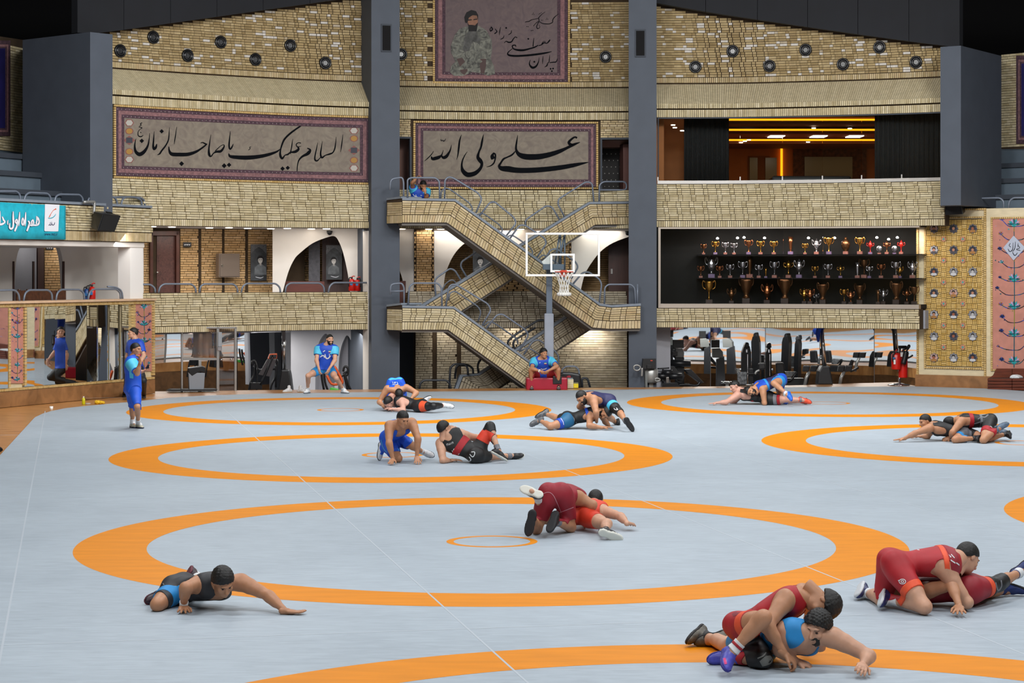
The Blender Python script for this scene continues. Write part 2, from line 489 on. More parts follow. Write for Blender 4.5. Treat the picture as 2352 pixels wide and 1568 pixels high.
# ------------------------------------------------------------------ back wall, left bay
def wall(name, fn, m):
    mb = MB(); fn(mb)
    return struct(mb.build(name, m))
ZL1, ZS1 = 7.964, 8.12        # upper wall: foot of its soldier course, top of it
ZL2, ZA, ZB = 7.215, 7.36, 7.0
roofL = lambda s: np.interp(s, [fs(205, .4), fs(258, .4), fs(770, .4), fs(850, .4)], [fz(205, 78, .4), fz(258, 72, .4), fz(770, 0, .4), fz(850, -11, .4)])
roofR = lambda s: np.interp(s, [fs(1500, .4), fs(2175, .4), fs(2240, .4)], [fz(1500, 6, .4), fz(2175, 106, .4), fz(2240, 116, .4)])
def ledge_bricks(mb, s0, s1, o0, o1, z0, z1, w=.055):
    n = int((s1 - s0) / w)
    for k in range(n):
        a, b = s0 + (s1 - s0) * k / n, s0 + (s1 - s0) * (k + 1) / n - .007
        P = [fp(a, o0, z0), fp(b, o0, z0), fp(b, o0 + .05, z0 - .03), fp(a, o0 + .05, z0 - .03), fp(a, o1, z1), fp(b, o1, z1), fp(b, o1 + .05, z1 - .03), fp(a, o1 + .05, z1 - .03)]
        mb.hexa(P)
    return mb
def upper_bay(name, x0, x1, offu, offl, roof, limit=300, seed=0, label='', ztop=10.6, skip=None):
    w = wall(name, lambda mb: slab(mb, fs(x0, offu), fs(x1, offu), ZL1 - .6, ztop, offu, offu + .3), MORTAR)
    w['label'] = label
    s0, s1 = fs(x0, offu), fs(x1, offu)
    lay_bricks(w, facade_bricks(s0, s1, ZS1 + .01, ztop - .3, offu, .2, .066, 2, seed=seed, top=roof, skip=skip), BR_UP, limit=limit)
    soldier(MB(), s0, s1, ZL1 + .01, ZS1, offu, dep=.07).build('soldier_course', BR_WARM, w, kind='stuff')
    a, b = fs(x0, offl), fs(x1 if x1 < 840 else x1, offl)
    return w
wl = upper_bay('wall_back_left', 230, 832, .85, 0, roofL, seed=1, label='curved sandy brick upper wall left of the staircase')
wr = upper_bay('wall_back_right', 1506, 2190, .85, 0, roofR, seed=2, label='curved sandy brick upper wall above the glazed room')
wc = upper_bay('wall_back_centre', 905, 1452, 2.0, .85, None, seed=3, label='sandy brick upper wall around the portrait panel', skip=lambda s, z: fs(990, 2.0) < s < fs(1313, 2.0) and z > fz(1150, 196, 2.0))
for w, x0, x1, ol, ou, m in ((wl, 232, 851, 0, .83, BR_WARM), (wr, 1508, 2185, 0, .83, BR_WARM), (wc, 905, 1452, .85, 1.95, BR_WARM)):
    s0, s1 = fs(x0, ol), fs(x1, ol)
    mb = MB(); slab(mb, s0, s1, ZB, ZA - .02, ol + .06, ol + .3); mb.build('ledge_backing', MORTAR, w)
    mb = MB(); n = 24
    for k in range(n):
        a, b = s0 + (s1 - s0) * k / n, s0 + (s1 - s0) * (k + 1) / n
        mb.quad(fp(a, ol + .035, ZA), fp(b, ol + .035, ZA), fp(b, ou + .035, ZL1 - .01), fp(a, ou + .035, ZL1 - .01))
    mb.build('ledge_bed', MORTAR, w)
    ledge_bricks(MB(), s0, s1, ol, ou, ZA, ZL1 - .02).build('sloped_ledge', BR_LEDGE, w, kind='stuff')
    soldier(MB(), s0, s1, ZL2 + .015, ZA, ol + .03, dep=.09).build('soldier_course', BR_PALE, w, kind='stuff')
    soldier(MB(), s0, s1, ZB, ZL2 - .01, ol + .06, dep=.06).build('soldier_course', BR_PALE, w, kind='stuff')
# wall behind the left calligraphy, relief brick band and soldier course below it
BANDS = []
def band(name, x0, x1, off, ztop, zmid, zbot, label, seed, L=.255, hc=.058, m=None, th=.3, group=3, jut=.04, limit=300):
    s0, s1 = fs(x0, off), fs(x1, off)
    w = wall(name, lambda mb: slab(mb, s0, s1, zbot, ztop, off + .03, off + .03 + th), MORTAR)
    w['label'] = label
    lay_bricks(w, facade_bricks(s0, s1, zmid, ztop - .004, off + .03, L, hc, group, jut=jut, seed=seed), m or BR_PALE, limit=limit)
    soldier(MB(), s0, s1, zbot + .004, zmid - .006, off + .03, w=.058).build('soldier_course', m or BR_PALE, w, kind='stuff')
    return w
band('wall_band_left_upper', 250, 853, 0, 5.21, 4.25, 4.07, 'pale brick relief band under the long calligraphy panel', 4)
band('wall_band_left_lower', 318, 845, 0, 2.42, 1.60, 1.43, 'pale brick balcony front above the drinks cabinet', 5)
band('wall_band_right_upper', 1508, 2170, 0, 5.25, 4.29, 4.11, 'pale brick relief band between glazed room and trophy window', 6, L=.23, hc=.056)
band('wall_band_right_lower', 1508, 2112, 0, 1.99, 1.63, 1.47, 'narrow pale brick band below the trophy window', 7, L=.23, hc=.056)
band('wall_band_centre_upper', 905, 1452, .85, 5.13, 4.30, 4.09, 'brick band below the central calligraphy panel behind the stairs', 8, L=.235, hc=.058, jut=0)
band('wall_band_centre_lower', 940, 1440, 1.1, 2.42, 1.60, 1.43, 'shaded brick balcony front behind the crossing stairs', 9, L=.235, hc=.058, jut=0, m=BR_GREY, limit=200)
# plain backing wall of the calligraphy bays and sides
wall('wall_bay_left', lambda mb: slab(mb, fs(235, .1), fs(855, .1), 5.21, ZB, .12, .4), MORTAR)
wall('wall_bay_centre', lambda mb: slab(mb, fs(944, .9), fs(1379, .9), 5.13, ZB + .0, .97, 1.25), MORTAR)
for i, (xa, xb, ya, yb) in enumerate(((905, 944, 272, 316), (1379, 1452, 272, 316))):
    w = wall('wall_bay_centre_pier', lambda mb: slab(mb, fs(xa, .9), fs(xb, .9), fz(1150, yb, .9), ZB, .97, 1.25), MORTAR)
    lay_bricks(w, facade_bricks(fs(xa, .9), fs(xb, .9), fz(1150, yb, .9), ZB, .97, .2, .062, 1, seed=20 + i, half=False), BR_WARM)
# ------------------------------------------------------------------ columns either side of the stairs
for name, x0, x1, ob in (('wall_column_left', 853, 918, 2.6), ('wall_column_right', 1444, 1508, 2.6)):
    a, b = fs(x0, -.3), fs(x1, -.3)
    w = wall(name, lambda mb: slab(mb, a, b, -1.3, 11.2, -.3, ob, step=2), PAINT)
    w['label'] = 'tall slate blue column %s of the crossing stairs' % ('left' if x0 < 1000 else 'right')
    mid = (a + b) / 2 + (.02 if x0 < 1000 else -.06)
    y0, y1 = (59, 116) if x0 < 1000 else (71, 128)
    zz0, zz1 = fz((x0 + x1) / 2, y1, -.3), fz((x0 + x1) / 2, y0, -.3)
    mb = MB(); slab(mb, mid - .11, mid + .11, zz0, zz1, -.33, -.29); mb.build('slot_opening', BLACK2, w)
    mb = MB(); slab(mb, mid - .14, mid + .14, zz0 - .04, zz0, -.335, -.29); slab(mb, mid - .14, mid + .14, zz1, zz1 + .04, -.335, -.29)
    slab(mb, mid - .14, mid - .11, zz0, zz1, -.335, -.29); slab(mb, mid + .11, mid + .14, zz0, zz1, -.335, -.29); mb.build('slot_frame', PAINT_DK, w)
    if x0 < 1000:
        mb = MB(); slab(mb, a - .25, a - .005, 4.07, ZL1 + .4, .0, 1.2, step=1)
# ------------------------------------------------------------------ roof: black fascia panels and the dark void
def fascia(name, x0, x1, roof, off):
    n = 6
    for k in range(n):
        a = fs(x0, off) + (fs(x1, off) - fs(x0, off)) * k / n; b = fs(x0, off) + (fs(x1, off) - fs(x0, off)) * (k + 1) / n - .012
        o = wall('ceiling_fascia', lambda mb: slab(mb, a, b, roof, lambda s: 11.3, off, off + .25), BLACK)
        o['label'] = 'black panel of the stepped ceiling edge above the brick wall'
fascia('L', 178, 826, roofL, .35)
fascia('R', 1508, 2205, roofR, .35)
fascia('C', 919, 1443, lambda s: 10.55, .8)
cl = struct(MB().box((2.5, 34, 12.6), (44, 80, .2)).build('ceiling', BLACK2))
struct(MB().box((2.5, 73, 5), (44, .3, 15)).build('wall_outer_back', BLACK2))
SIDE = mat('hall_side_wall', '#8f7d58', .8, var=.2, scale=4)
struct(MB().box((-16.9, 15, 5.3), (.3, 43, 14)).build('wall_left', SIDE))
struct(MB().box((23.2, 20, 5.3), (.3, 50, 14)).build('wall_right', SIDE))
struct(MB().box((2.5, -5.5, 5.3), (42, .3, 14)).build('wall_front', SIDE))
struct(MB().box((3, -4.9, .2), (38, .3, .5)).build('baseboard_front', TAN))
# ================================================================== crossing stairs
SF = VP(890, 53.9, 1472, 55.0)
SR = VP(890, 55.35, 1472, 56.45)
def poly_at(P, u):
    """point at fraction-along polyline given cumulative param"""
    P = np.array(P, float)
    L = np.concatenate([[0], np.cumsum(np.linalg.norm(np.diff(P, axis=0), axis=1))])
    return np.array([np.interp(u, L / L[-1] * 1.0, P[:, 0]), np.interp(u, L / L[-1] * 1.0, P[:, 1])])
def flight(stair, name, vp, top, bot, rows, m, th, bl=23.0, seed=0, steps=None):
    """brick-faced flight: outline between two matching polylines in the plane vp; bricks, soldier course and coping as sub-parts"""
    rnd = random.Random(seed)
    top, bot = np.array(top, float), np.array(bot, float)
    Lt = np.concatenate([[0], np.cumsum(np.linalg.norm(np.diff(top, axis=0), axis=1))])
    tot = Lt[-1]
    def pt(u, v):
        u = min(max(u, 0), tot)
        a = np.array([np.interp(u, Lt, top[:, i]) for i in (0, 1)]); b = np.array([np.interp(u, Lt, bot[:, i]) for i in (0, 1)])
        return a + (b - a) * v
    body = MB()
    front = [vp.at(*p) for p in top] + [vp.at(*p) for p in bot[::-1]]
    body.prism(front, [p + vp.n * .12 for p in front])
    fl_ = body.build(name, MORTAR, stair)
    br = lambda a, b, c, d, out: MB().prism([vp.at(*p) - vp.n * out for p in (a, b, c, d)], [vp.at(*p) for p in (a, b, c, d)])
    v0, v1 = .10, .66
    for r in range(rows):
        va, vb = v0 + (v1 - v0) * r / rows, v0 + (v1 - v0) * (r + 1) / rows
        u = -((r // 3) % 2) * bl * .6 - rnd.random() * 2
        k = r // 3
        while u < tot:
            w = bl if k % 2 == 0 else bl * .52
            a, b = max(u, 0) + .9, min(u + w, tot) - .5
            u += w; k += 1
            if b - a < 3: continue
            for c in Lt[1:-1]:          # bricks bend at the landings: split there
                if a + 1 < c < b - 1:
                    P = [pt(a, va + .012), pt(c, va + .012), pt(b, va + .012), pt(b, vb - .006), pt(c, vb - .006), pt(a, vb - .006)]
                    MB().prism([vp.at(*p) - vp.n * .025 for p in P], [vp.at(*p) for p in P]).build('brick', m, fl_)
                    break
            else:
                br(pt(a, va + .012), pt(b, va + .012), pt(b, vb - .006), pt(a, vb - .006), .025).build('brick', m, fl_)
    so = MB(); n = int(tot / 6.6)
    for k in range(n):
        a, b = tot * k / n + .5, tot * (k + 1) / n - .5
        P = [pt(a, .685), pt(b, .685), pt(b, .995), pt(a, .995)]
        so.prism([vp.at(*p) - vp.n * .03 for p in P], [vp.at(*p) for p in P])
    so.build('soldier_course', m, fl_, kind='stuff')
    cp = [pt(u, -.01) for u in Lt] + [pt(u, .085) for u in Lt[::-1]]
    MB().prism([vp.at(*p) - vp.n * .05 for p in cp], [vp.at(*p) + vp.n * .2 for p in cp]).build('coping', CAP, fl_)
    # concrete slab of the flight behind the facing, reaching back over the stair's width
    sl = [pt(u, .45) for u in Lt] + [pt(u, 1.0) + np.array([0, 6.0]) for u in Lt[::-1]]
    MB().prism([vp.at(*p) + vp.n * .07 for p in sl], [vp.at(*p) + vp.n * th for p in sl]).build('concrete_slab', SOFFIT, fl_)
    if steps:
        (xa, ya), (xb, yb), ns = steps
        mb = MB()
        A, B = vp.at(xa, ya), vp.at(xb, yb)
        for k in range(ns):
            p = A.lerp(B, (k + .5) / ns)
            mb.box(p + vp.n * (th / 2 + .05), (abs((B - A).dot(vp.t)) / ns + .02, th - .25, .17), vp.R)
        mb.build('treads', TAN, fl_)
    return fl_
st = thing('front_staircase', 'brick-faced front stairs running down to the right between the columns', 'staircase', SF.at(1176, 893))
flight(st, 'upper_flight', SF, [(923.5, 455), (1045.6, 457.5), (1378, 697), (1405, 701), (1471, 697)], [(923.5, 511), (1026.6, 511), (1360, 752), (1400, 755), (1471, 754)], 6, BR_WARM, 1.25, seed=1, steps=((1045, 492), (1378, 732), 12))
flight(st, 'lower_flight', SF, [(923.5, 701.5), (1042.8, 704), (1335, 914)], [(923.5, 757), (1028.7, 757), (1290, 946)], 6, BR_PALE, 1.25, seed=2, steps=((1043, 740), (1330, 946), 11))
ss = thing('rear_staircase', 'shaded brick-faced rear stairs running down to the left behind the front flights', 'staircase', SR.at(1176, 893))
flight(ss, 'upper_flight', SR, [(960, 705), (1353, 464), (1447, 463)], [(1000, 752), (1366, 516), (1447, 515)], 6, BR_WARM, 1.2, seed=3, steps=((975, 738), (1353, 506), 12))
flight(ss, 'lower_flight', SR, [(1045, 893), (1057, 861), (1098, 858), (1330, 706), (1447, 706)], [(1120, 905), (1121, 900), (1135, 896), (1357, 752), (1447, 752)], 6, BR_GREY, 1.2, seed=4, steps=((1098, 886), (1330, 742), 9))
# chamfered landing ends that return to the left column
for y0, y1, nm in ((457.5, 513, 'upper_landing_end'), (702, 757, 'lower_landing_end')):
    q = [SF.at(890, y0 + 2, .62), SF.at(923.6, y0 - 2), SF.at(923.6, y1), SF.at(890, y1, .62)]
    c = MB().prism(q, [p + SF.n * .25 for p in q]).build(nm, MORTAR, st)
    e = (q[1] - q[0]); e.z = 0; wl_ = e.length; tt = e.normalized(); nn = Vector((-tt.y, tt.x, 0))
    for r in range(6):
        k = 0
        for (u0, u1) in ((.02, .36), (.37, .98)) if r < 3 else ((.02, .6), (.61, .98)):
            z0 = q[3].z + (q[0].z - q[3].z) * (1 - (.1 + .56 * (r + 1) / 6)); z1 = q[3].z + (q[0].z - q[3].z) * (1 - (.1 + .56 * r / 6)) - .008
            A, B = q[0].lerp(q[1], u0), q[0].lerp(q[1], u1)
            P = [Vector((A.x, A.y, z0)), Vector((B.x, B.y, z0)), Vector((B.x, B.y, z1)), Vector((A.x, A.y, z1))]
            MB().prism([p - nn * .02 for p in P], P).build('brick', BR_WARM if y0 < 600 else BR_PALE, c)
    mb = MB()
    for k in range(9):
        A, B = q[0].lerp(q[1], (k + .1) / 9), q[0].lerp(q[1], (k + .9) / 9)
        z0, z1 = q[3].z, q[3].z + (q[0].z - q[3].z) * .32
        P = [Vector((A.x, A.y, z0)), Vector((B.x, B.y, z0)), Vector((B.x, B.y, z1)), Vector((A.x, A.y, z1))]
        mb.prism([p - nn * .025 for p in P], P)
    mb.build('soldier_course', BR_WARM if y0 < 600 else BR_PALE, c, kind='stuff')
    MB().prism([q[0] + Vector((0, 0, .05)) - nn * .03, q[1] + Vector((0, 0, .05)) - nn * .03, q[1] - nn * .03, q[0] - nn * .03], [q[0] + Vector((0, 0, .05)) + nn * .6, q[1] + Vector((0, 0, .05)) + nn * .6, q[1] + nn * .6, q[0] + nn * .6]).build('coping', CAP, c)
# ------------------------------------------------------------------ steel tube railings: one thing per run, each hoop a part
def railing(label, vp, hoops, back=0.0, r=.024, m=None, name='railing'):
    t = thing(name, label, 'railing', vp.at(*hoops[0][0], back))
    for h in hoops:
        hoop(vp, h, r, back).build('hoop', m or RAIL, t, smooth=True)
    return t
railing('grey tube railing on the upper front flight above the brick stringer', SF, [
    [(896, 436), (897, 411), (924, 407), (927, 418), (927, 456)],
    [(936, 456), (936, 412), (944, 408), (1000, 408), (1009, 416), (1010, 456)],
    [(1021, 456), (1022, 413), (1030, 406), (1040, 408), (1098, 443), (1107, 456), (1093, 489)],
    [(1101, 496), (1125, 465), (1136, 463), (1180, 499), (1186, 512), (1163, 541)],
    [(1171, 548), (1193, 517), (1206, 517), (1251, 547), (1255, 559), (1231, 594)],
    [(1246, 604), (1265, 573), (1278, 571), (1322, 601), (1328, 613), (1312, 640)],
    [(1316, 652), (1338, 626), (1351, 624), (1376, 640), (1382, 652), (1376, 697)],
    [(1388, 700), (1389, 660), (1397, 653), (1449, 653), (1458, 661), (1460, 699)],
    [(1464, 699), (1464, 652)]], back=.06)
railing('thin inner handrail along the far side of the upper front flight', SF, [
    [(1012, 457), (1014, 438), (1024, 431), (1034, 435), (1078, 466), (1085, 477), (1084, 484)],
    [(1095, 493), (1107, 489), (1116, 494), (1147, 516), (1154, 527), (1152, 534)],
    [(1162, 546), (1174, 539), (1184, 544), (1217, 567), (1224, 578), (1221, 588)],
    [(1232, 600), (1246, 585), (1256, 588), (1290, 611), (1297, 622)]], back=1.0, r=.02, name='inner_railing')
railing('grey tube railing on the lower front flight beside the red block', SF, [
    [(897, 676), (897, 652), (923, 650), (928, 660), (928, 703)], [(897, 669), (928, 668)],
    [(937, 703), (940, 658), (949, 650), (1006, 650), (1014, 660), (1015, 703)],
    [(1024, 703), (1031, 658), (1040, 652), (1052, 656), (1121, 698), (1128, 712), (1107, 747)],
    [(1117, 754), (1141, 723), (1154, 721), (1207, 757), (1214, 769), (1192, 807)],
    [(1203, 814), (1224, 783), (1237, 780), (1274, 805), (1283, 817), (1282, 850)],
    [(1290, 880), (1291, 848), (1300, 841), (1322, 841), (1330, 850), (1330, 896)]], back=.06)
railing('inner handrail of the lower front flight in the shade', SF, [
    [(1030, 690), (1033, 672), (1045, 668), (1098, 704), (1105, 716), (1098, 738)],
    [(1110, 748), (1124, 737), (1136, 742), (1186, 777), (1190, 790)],
    [(1196, 806), (1210, 798), (1222, 803), (1260, 829)]], back=1.0, r=.02, name='inner_railing')
railing('grey tube railing climbing right on the upper rear flight', SR, [
    [(1002, 690), (998, 646), (1003, 637), (1034, 616), (1045, 621), (1063, 650)],
    [(1076, 643), (1058, 612), (1060, 601), (1098, 576), (1120, 566)],
    [(1208, 520), (1206, 507), (1214, 500), (1255, 472), (1268, 475), (1287, 508)],
    [(1297, 499), (1281, 468), (1283, 457), (1346, 417), (1360, 420), (1364, 464)],
    [(1376, 464), (1377, 424), (1386, 417), (1438, 417), (1440, 436), (1378, 436)]], back=.05)
railing('inner handrail of the upper rear flight seen against the brick band', SR, [
    [(1010, 680), (1022, 652), (1040, 640), (1056, 664)], [(1218, 517), (1252, 497), (1266, 500), (1276, 522)],
    [(1275, 483), (1334, 446), (1346, 447), (1351, 464)]], back=.95, r=.02, name='inner_railing')
railing('dark railing of the lower rear flight under the stairs', SR, [
    [(1100, 862), (1096, 836), (1110, 818), (1130, 812)], [(1087, 862), (1086, 845), (1075, 838), (1048, 838), (1045, 870)],
    [(1262, 735), (1236, 735), (1178, 772), (1165, 785), (1170, 800)], [(1190, 806), (1178, 795), (1180, 782), (1230, 752)],
    [(1290, 715), (1330, 690)]], back=.05, m=mat('dark_painted_steel', '#33373d', .4, .2), r=.03)
railing('low black guard rail in front of the grey brick wall under the stairs', SR, [
    [(963, 893), (965, 880), (973, 873), (1026, 873), (1034, 882), (1035, 893)], [(1032, 893), (1034, 845), (1042, 836), (1068, 836), (1074, 845), (1075, 862)],
    [(1338, 893), (1336, 868), (1349, 868), (1356, 893)]], back=-.3, m=MATS['dark_painted_steel'], r=.03)
# ------------------------------------------------------------------ upper and lower storey slabs, soffits and the corridor behind
def back_slab(name, x0, x1, z0, z1, o0, o1, m):
    return wall(name, lambda mb: slab(mb, fs(x0, o0), fs(x1, o0), z0, z1, o0, o1), m)
back_slab('ceiling_corridor_left', 322, 853, 4.08, 4.24, .34, 3.4, PLASTER)
back_slab('ceiling_corridor_centre', 918, 1444, 4.10, 4.26, 1.18, 4.6, PLASTER)
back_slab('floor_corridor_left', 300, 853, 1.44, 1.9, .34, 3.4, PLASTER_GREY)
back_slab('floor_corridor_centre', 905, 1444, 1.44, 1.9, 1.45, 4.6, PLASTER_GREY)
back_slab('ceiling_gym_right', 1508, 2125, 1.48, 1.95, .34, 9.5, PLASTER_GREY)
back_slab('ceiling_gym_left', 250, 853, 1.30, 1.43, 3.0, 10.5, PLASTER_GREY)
# left corridor wall of thin ochre bricks with dark grooves
OL = 2.7
w = wall('wall_corridor_left', lambda mb: slab(mb, fs(300, OL), fs(700, OL), 1.9, 4.08, OL, OL + .25), MORTAR)
w['label'] = 'ochre brick corridor wall behind the left balcony'
gro = [(fs(x, OL) - .035, fs(x, OL) + .035) for x in (458, 512, 566)]
dx0, dx1 = fs(347, OL), fs(413, OL)
cutx = [fs(318, OL), dx0, dx1] + [v for ab in gro for v in ab] + [fs(632, OL)]; its = []
for a, b in ((0, 1), (2, 3), (4, 5), (6, 7), (8, 9)): its += facade_bricks(cutx[a], cutx[b], 1.95, 4.07, OL, .25, .062, 1, seed=31 + a, half=False)
lay_bricks(w, its, BR_YEL)
# white plaster wall with the leaning half arch, and the brick and pilaster seen through it
YA = fp(fs(700, 1.5), 1.5, 0).y
AP = VP(628, fp(fs(628, 2.0), 2.0, 0).y, 850, fp(fs(850, 1.2), 1.2, 0).y)
arch = [(804, 672), (799, 630), (788.6, 582), (778, 554), (767, 542), (745, 547), (717, 559), (690, 580), (676, 595), (662, 625), (649, 672)]
arch = [tuple(p) for p in smooth_pts(arch, 4)]
struct(AP.panel(MB(), [(626, 520), (858, 520), (858, 672)] + arch + [(626, 672)], .12).build('wall_plaster_left', PLASTER))
w = wall('wall_corridor_niche', lambda mb: slab(mb, fs(632, OL), fs(840, OL), 1.9, 4.08, OL + .3, OL + .5), MORTAR)
lay_bricks(w, facade_bricks(fs(632, OL + .3), fs(835, OL + .3), 1.95, 4.07, OL + .3, .25, .062, 1, seed=32, half=False), BR_YEL)
q = AP.at(722, 600, .75); struct(MB().box((q.x, q.y, 3.0), (.3, .12, 2.2), AP.R).build('trim_pilaster_left', mat('carved_grey_pilaster', '#4b4a50', .6, var=.3, scale=14)))
q = AP.at(765, 600, .8); struct(MB().box((q.x + .15, q.y + .1, 3.0), (.9, .05, 2.2), AP.R).build('trim_pilaster_board', WOOD_DOOR))
# centre corridor: plaster wall with pointed arches, brick piers between
CP = VP(900, fp(fs(900, 2.0), 2.0, 0).y, 1460, fp(fs(1460, 2.0), 2.0, 0).y)
a1 = [tuple(p) for p in smooth_pts([(1018, 672), (1021, 640), (1027, 617), (1042, 586), (1063, 562), (1090, 548), (1124, 538), (1158, 548), (1185, 562), (1206, 586), (1221, 617), (1227, 640), (1230, 672)], 4)]
a2 = [tuple(p) for p in smooth_pts([(1333, 672), (1340, 640), (1351, 615), (1378, 579), (1409, 557), (1452, 541)], 4)]
a0 = [tuple(p) for p in smooth_pts([(906, 600), (915, 615), (924, 640), (929, 672)], 4)]
struct(CP.panel(MB(), [(905, 515), (1452, 515)] + a2[::-1] + a1[::-1] + a0[::-1], .15).build('wall_plaster_centre', PLASTER))
w = wall('wall_corridor_centre', lambda mb: slab(mb, fs(900, 4.2), fs(1456, 4.2), 1.9, 4.1, 4.2, 4.4), MORTAR)
w['label'] = 'ochre brick corridor wall seen through the central arches'
lay_bricks(w, facade_bricks(fs(905, 4.2), fs(1456, 4.2), 1.95, 4.05, 4.2, .25, .062, 1, seed=33, half=False), BR_YEL)
for i, (x0, x1) in enumerate(((951, 997), (1284, 1312))):
    u0, u1 = CP.s_(x0), CP.s_(x1)
    mb = MB(); slab(mb, u0, u1, 1.9, 4.1, -.06, -.005, sp=CP); w = struct(mb.build('wall_brick_pier', MORTAR))
    its = facade_bricks(u0 + .06, u1 - .06, 1.95, 4.08, -.06, .2, .062, 1, seed=35 + i, half=False, sp=CP)
    its += facade_bricks(u0, u0 + .055, 1.95, 4.08, -.06, .06, .062, 1, seed=1, half=False, sp=CP) + facade_bricks(u1 - .055, u1, 1.95, 4.08, -.06, .06, .062, 1, seed=1, half=False, sp=CP)
    lay_bricks(w, its, BR_YEL)
# corridor end walls behind the columns, brown door right
q = CP.at(1427, 620, .9); d = struct(MB().box((q.x, q.y, 2.95), (.72, .06, 2.05), CP.R).build('door_1', WOOD_DOOR))
d['label'] = 'dark brown wooden door beside the right column'
MB().box((q.x - .27, q.y - .05, 2.95), (.05, .06, .14), CP.R).build('door_handle', STEEL, d)
# ------------------------------------------------------------------ ground level behind the stairs: grey thin-brick wall with grooves and a lit bay
OG = 3.0
w = wall('wall_under_stairs', lambda mb: slab(mb, fs(952, OG), fs(1450, OG), -1.3, 1.45, OG, OG + .25), MORTAR)
w['label'] = 'greyish thin brick wall under the crossing stairs'
g2 = [fs(x, OG) for x in (998, 1054, 1327)]
cutx = [fs(954, OG), g2[0] - .05, g2[0] + .05, g2[1] - .05, g2[1] + .05, fs(1440, OG)]; its = []
for a in (0, 2, 4): its += facade_bricks(cutx[a], cutx[a + 1], -.6, 1.44, OG, .26, .066, 1, seed=36, half=False)
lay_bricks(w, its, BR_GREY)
struct(MB().box(fp(fs(935, 5.2), 5.2, .1), (.9, .1, 2.7), Matrix.Rotation(fang(fs(935, 5)), 3, 'Z')).build('wall_passage_end', PAINT_DK))
# ------------------------------------------------------------------ doorways left and right of the central calligraphy
for i, (x0, x1) in enumerate(((905, 945), (1379, 1450))):
    o = 1.9
    mb = MB(); slab(mb, fs(x0, o), fs(x1, o), 4.2, fz(1150, 316, .9), o + (0 if i == 0 else .9), o + (.1 if i == 0 else 1.0)); w = struct(mb.build('wall_landing_passage', PINK if i == 0 else mat('dotted_dark_panel', '#17110f', .6, var=.2, scale=40)))
    if i:
        mb = MB()
        for r in range(12):
            for c in range(5):
                q = fp(fs(1384 + c * 10 + (r % 2) * 5, o + .9), o + .88, 4.4 + r * .18)
                mb.box(q, (.022, .02, .022))
        mb.build('studs', mat('pale_stud', '#b9b2aa', .4), w, kind='stuff')
        q = fp(fs(1439, o), o, 5.3); struct(MB().box(q, (.28, .5, 2.2), Matrix.Rotation(fang(fs(1439)) + .2, 3, 'Z')).build('door_2', mat('red_brown_door', '#5e3a33', .5, var=.1, scale=5)))['label'] = 'red brown open door beside the dotted panel'
        mb = MB(); slab(mb, fs(x0, o), fs(x1, o), fz(1400, 337, o), fz(1150, 316, .9), o + .2, o + .9); struct(mb.build('ceiling_landing_passage', PINK))
    fx = (943.5, 1381)[i]
    struct(MB().box(fp(fs(fx, .9), 1.0, (fz(fx, 316, .9) + 4.3) / 2), (.05, .2, fz(fx, 316, .9) - 4.3), Matrix.Rotation(fang(fs(fx)), 3, 'Z')).build('trim_1' if i == 0 else 'trim_2', PAINT_DK))
    mb = MB(); slab(mb, fs(x0, .9), fs(x1, .9), fz(1150, 316, .9) - .05, fz(1150, 316, .9), .9, 1.2); struct(mb.build('trim_3' if i == 0 else 'trim_4', PAINT_DK))
# ================================================================== left wing
MW = VP(0, 46.3, 355, 51.8)
mwz = 2.27
u0, u1 = MW.s_(-160), MW.s_(346)
mb = MB(); slab(mb, u0, u1, MW.z_(170, 553), 4.5, 0, .3, sp=MW); w = struct(mb.build('wall_tribune_front_left', MORTAR))
w['label'] = 'pale brick front of the left tribune behind the turquoise banner'
lay_bricks(w, facade_bricks(u0, u1, 3.90, 4.48, 0, .25, .058, 3, jut=.04, seed=41, sp=MW), BR_PALE)
soldier(MB(), u0, u1, MW.z_(170, 553) + .005, 3.89, 0, w=.055, sp=MW).build('soldier_course', BR_WARM, w, kind='stuff')
mb = MB(); slab(mb, u0, u1, 4.5, 4.56, -.05, .35, sp=MW); mb.build('coping', CAP, w)
mb = MB(); slab(mb, u0, u1 - .2, MW.z_(170, 553) - .12, MW.z_(170, 553) - .005, .05, 4.5, sp=MW); struct(mb.build('ceiling_wing_left', PLASTER))
# mirror wall below: coping, trim bricks, plinth
mu0, mu1 = MW.s_(-170), MW.s_(354.5)
mb = MB(); slab(mb, mu0, mu1, -.04, mwz - .03, .06, .5, sp=MW); w = struct(mb.build('wall_mirror_left', CREAM_STONE))
w['label'] = 'low mirrored wall with mosaic pilasters on the left'
MWALL = w
mb = MB(); slab(mb, mu0, mu1, mwz - .03, mwz + .02, -.06, .5, sp=MW); mb.build('coping', mat('pinkish_stone_coping', '#c9a98a', .5, var=.1, scale=5), w)
soldier(MB(), mu0, mu1, mwz - .115, mwz - .035, .06, w=.05, sp=MW, dep=.07).build('trim_bricks', BR_GLAZE, w, kind='stuff')
mb = MB(); slab(mb, mu0, mu1, -.04, .30, -.02, .06, sp=MW); mb.build('marble_plinth', mat('tan_marble', '#8d6540', .3, var=.3, scale=2.5, dist=1.2), w)
soldier(MB(), mu0, mu1, .305, .37, .06, w=.05, sp=MW, dep=.08).build('trim_bricks', BR_GLAZE, w, kind='stuff')
PX = [60, 80, 102.6, 127, 151.5, 175.7, 201, 226, 252, 279, 306.5]
MZ0, MZ1 = .375, mwz - .12
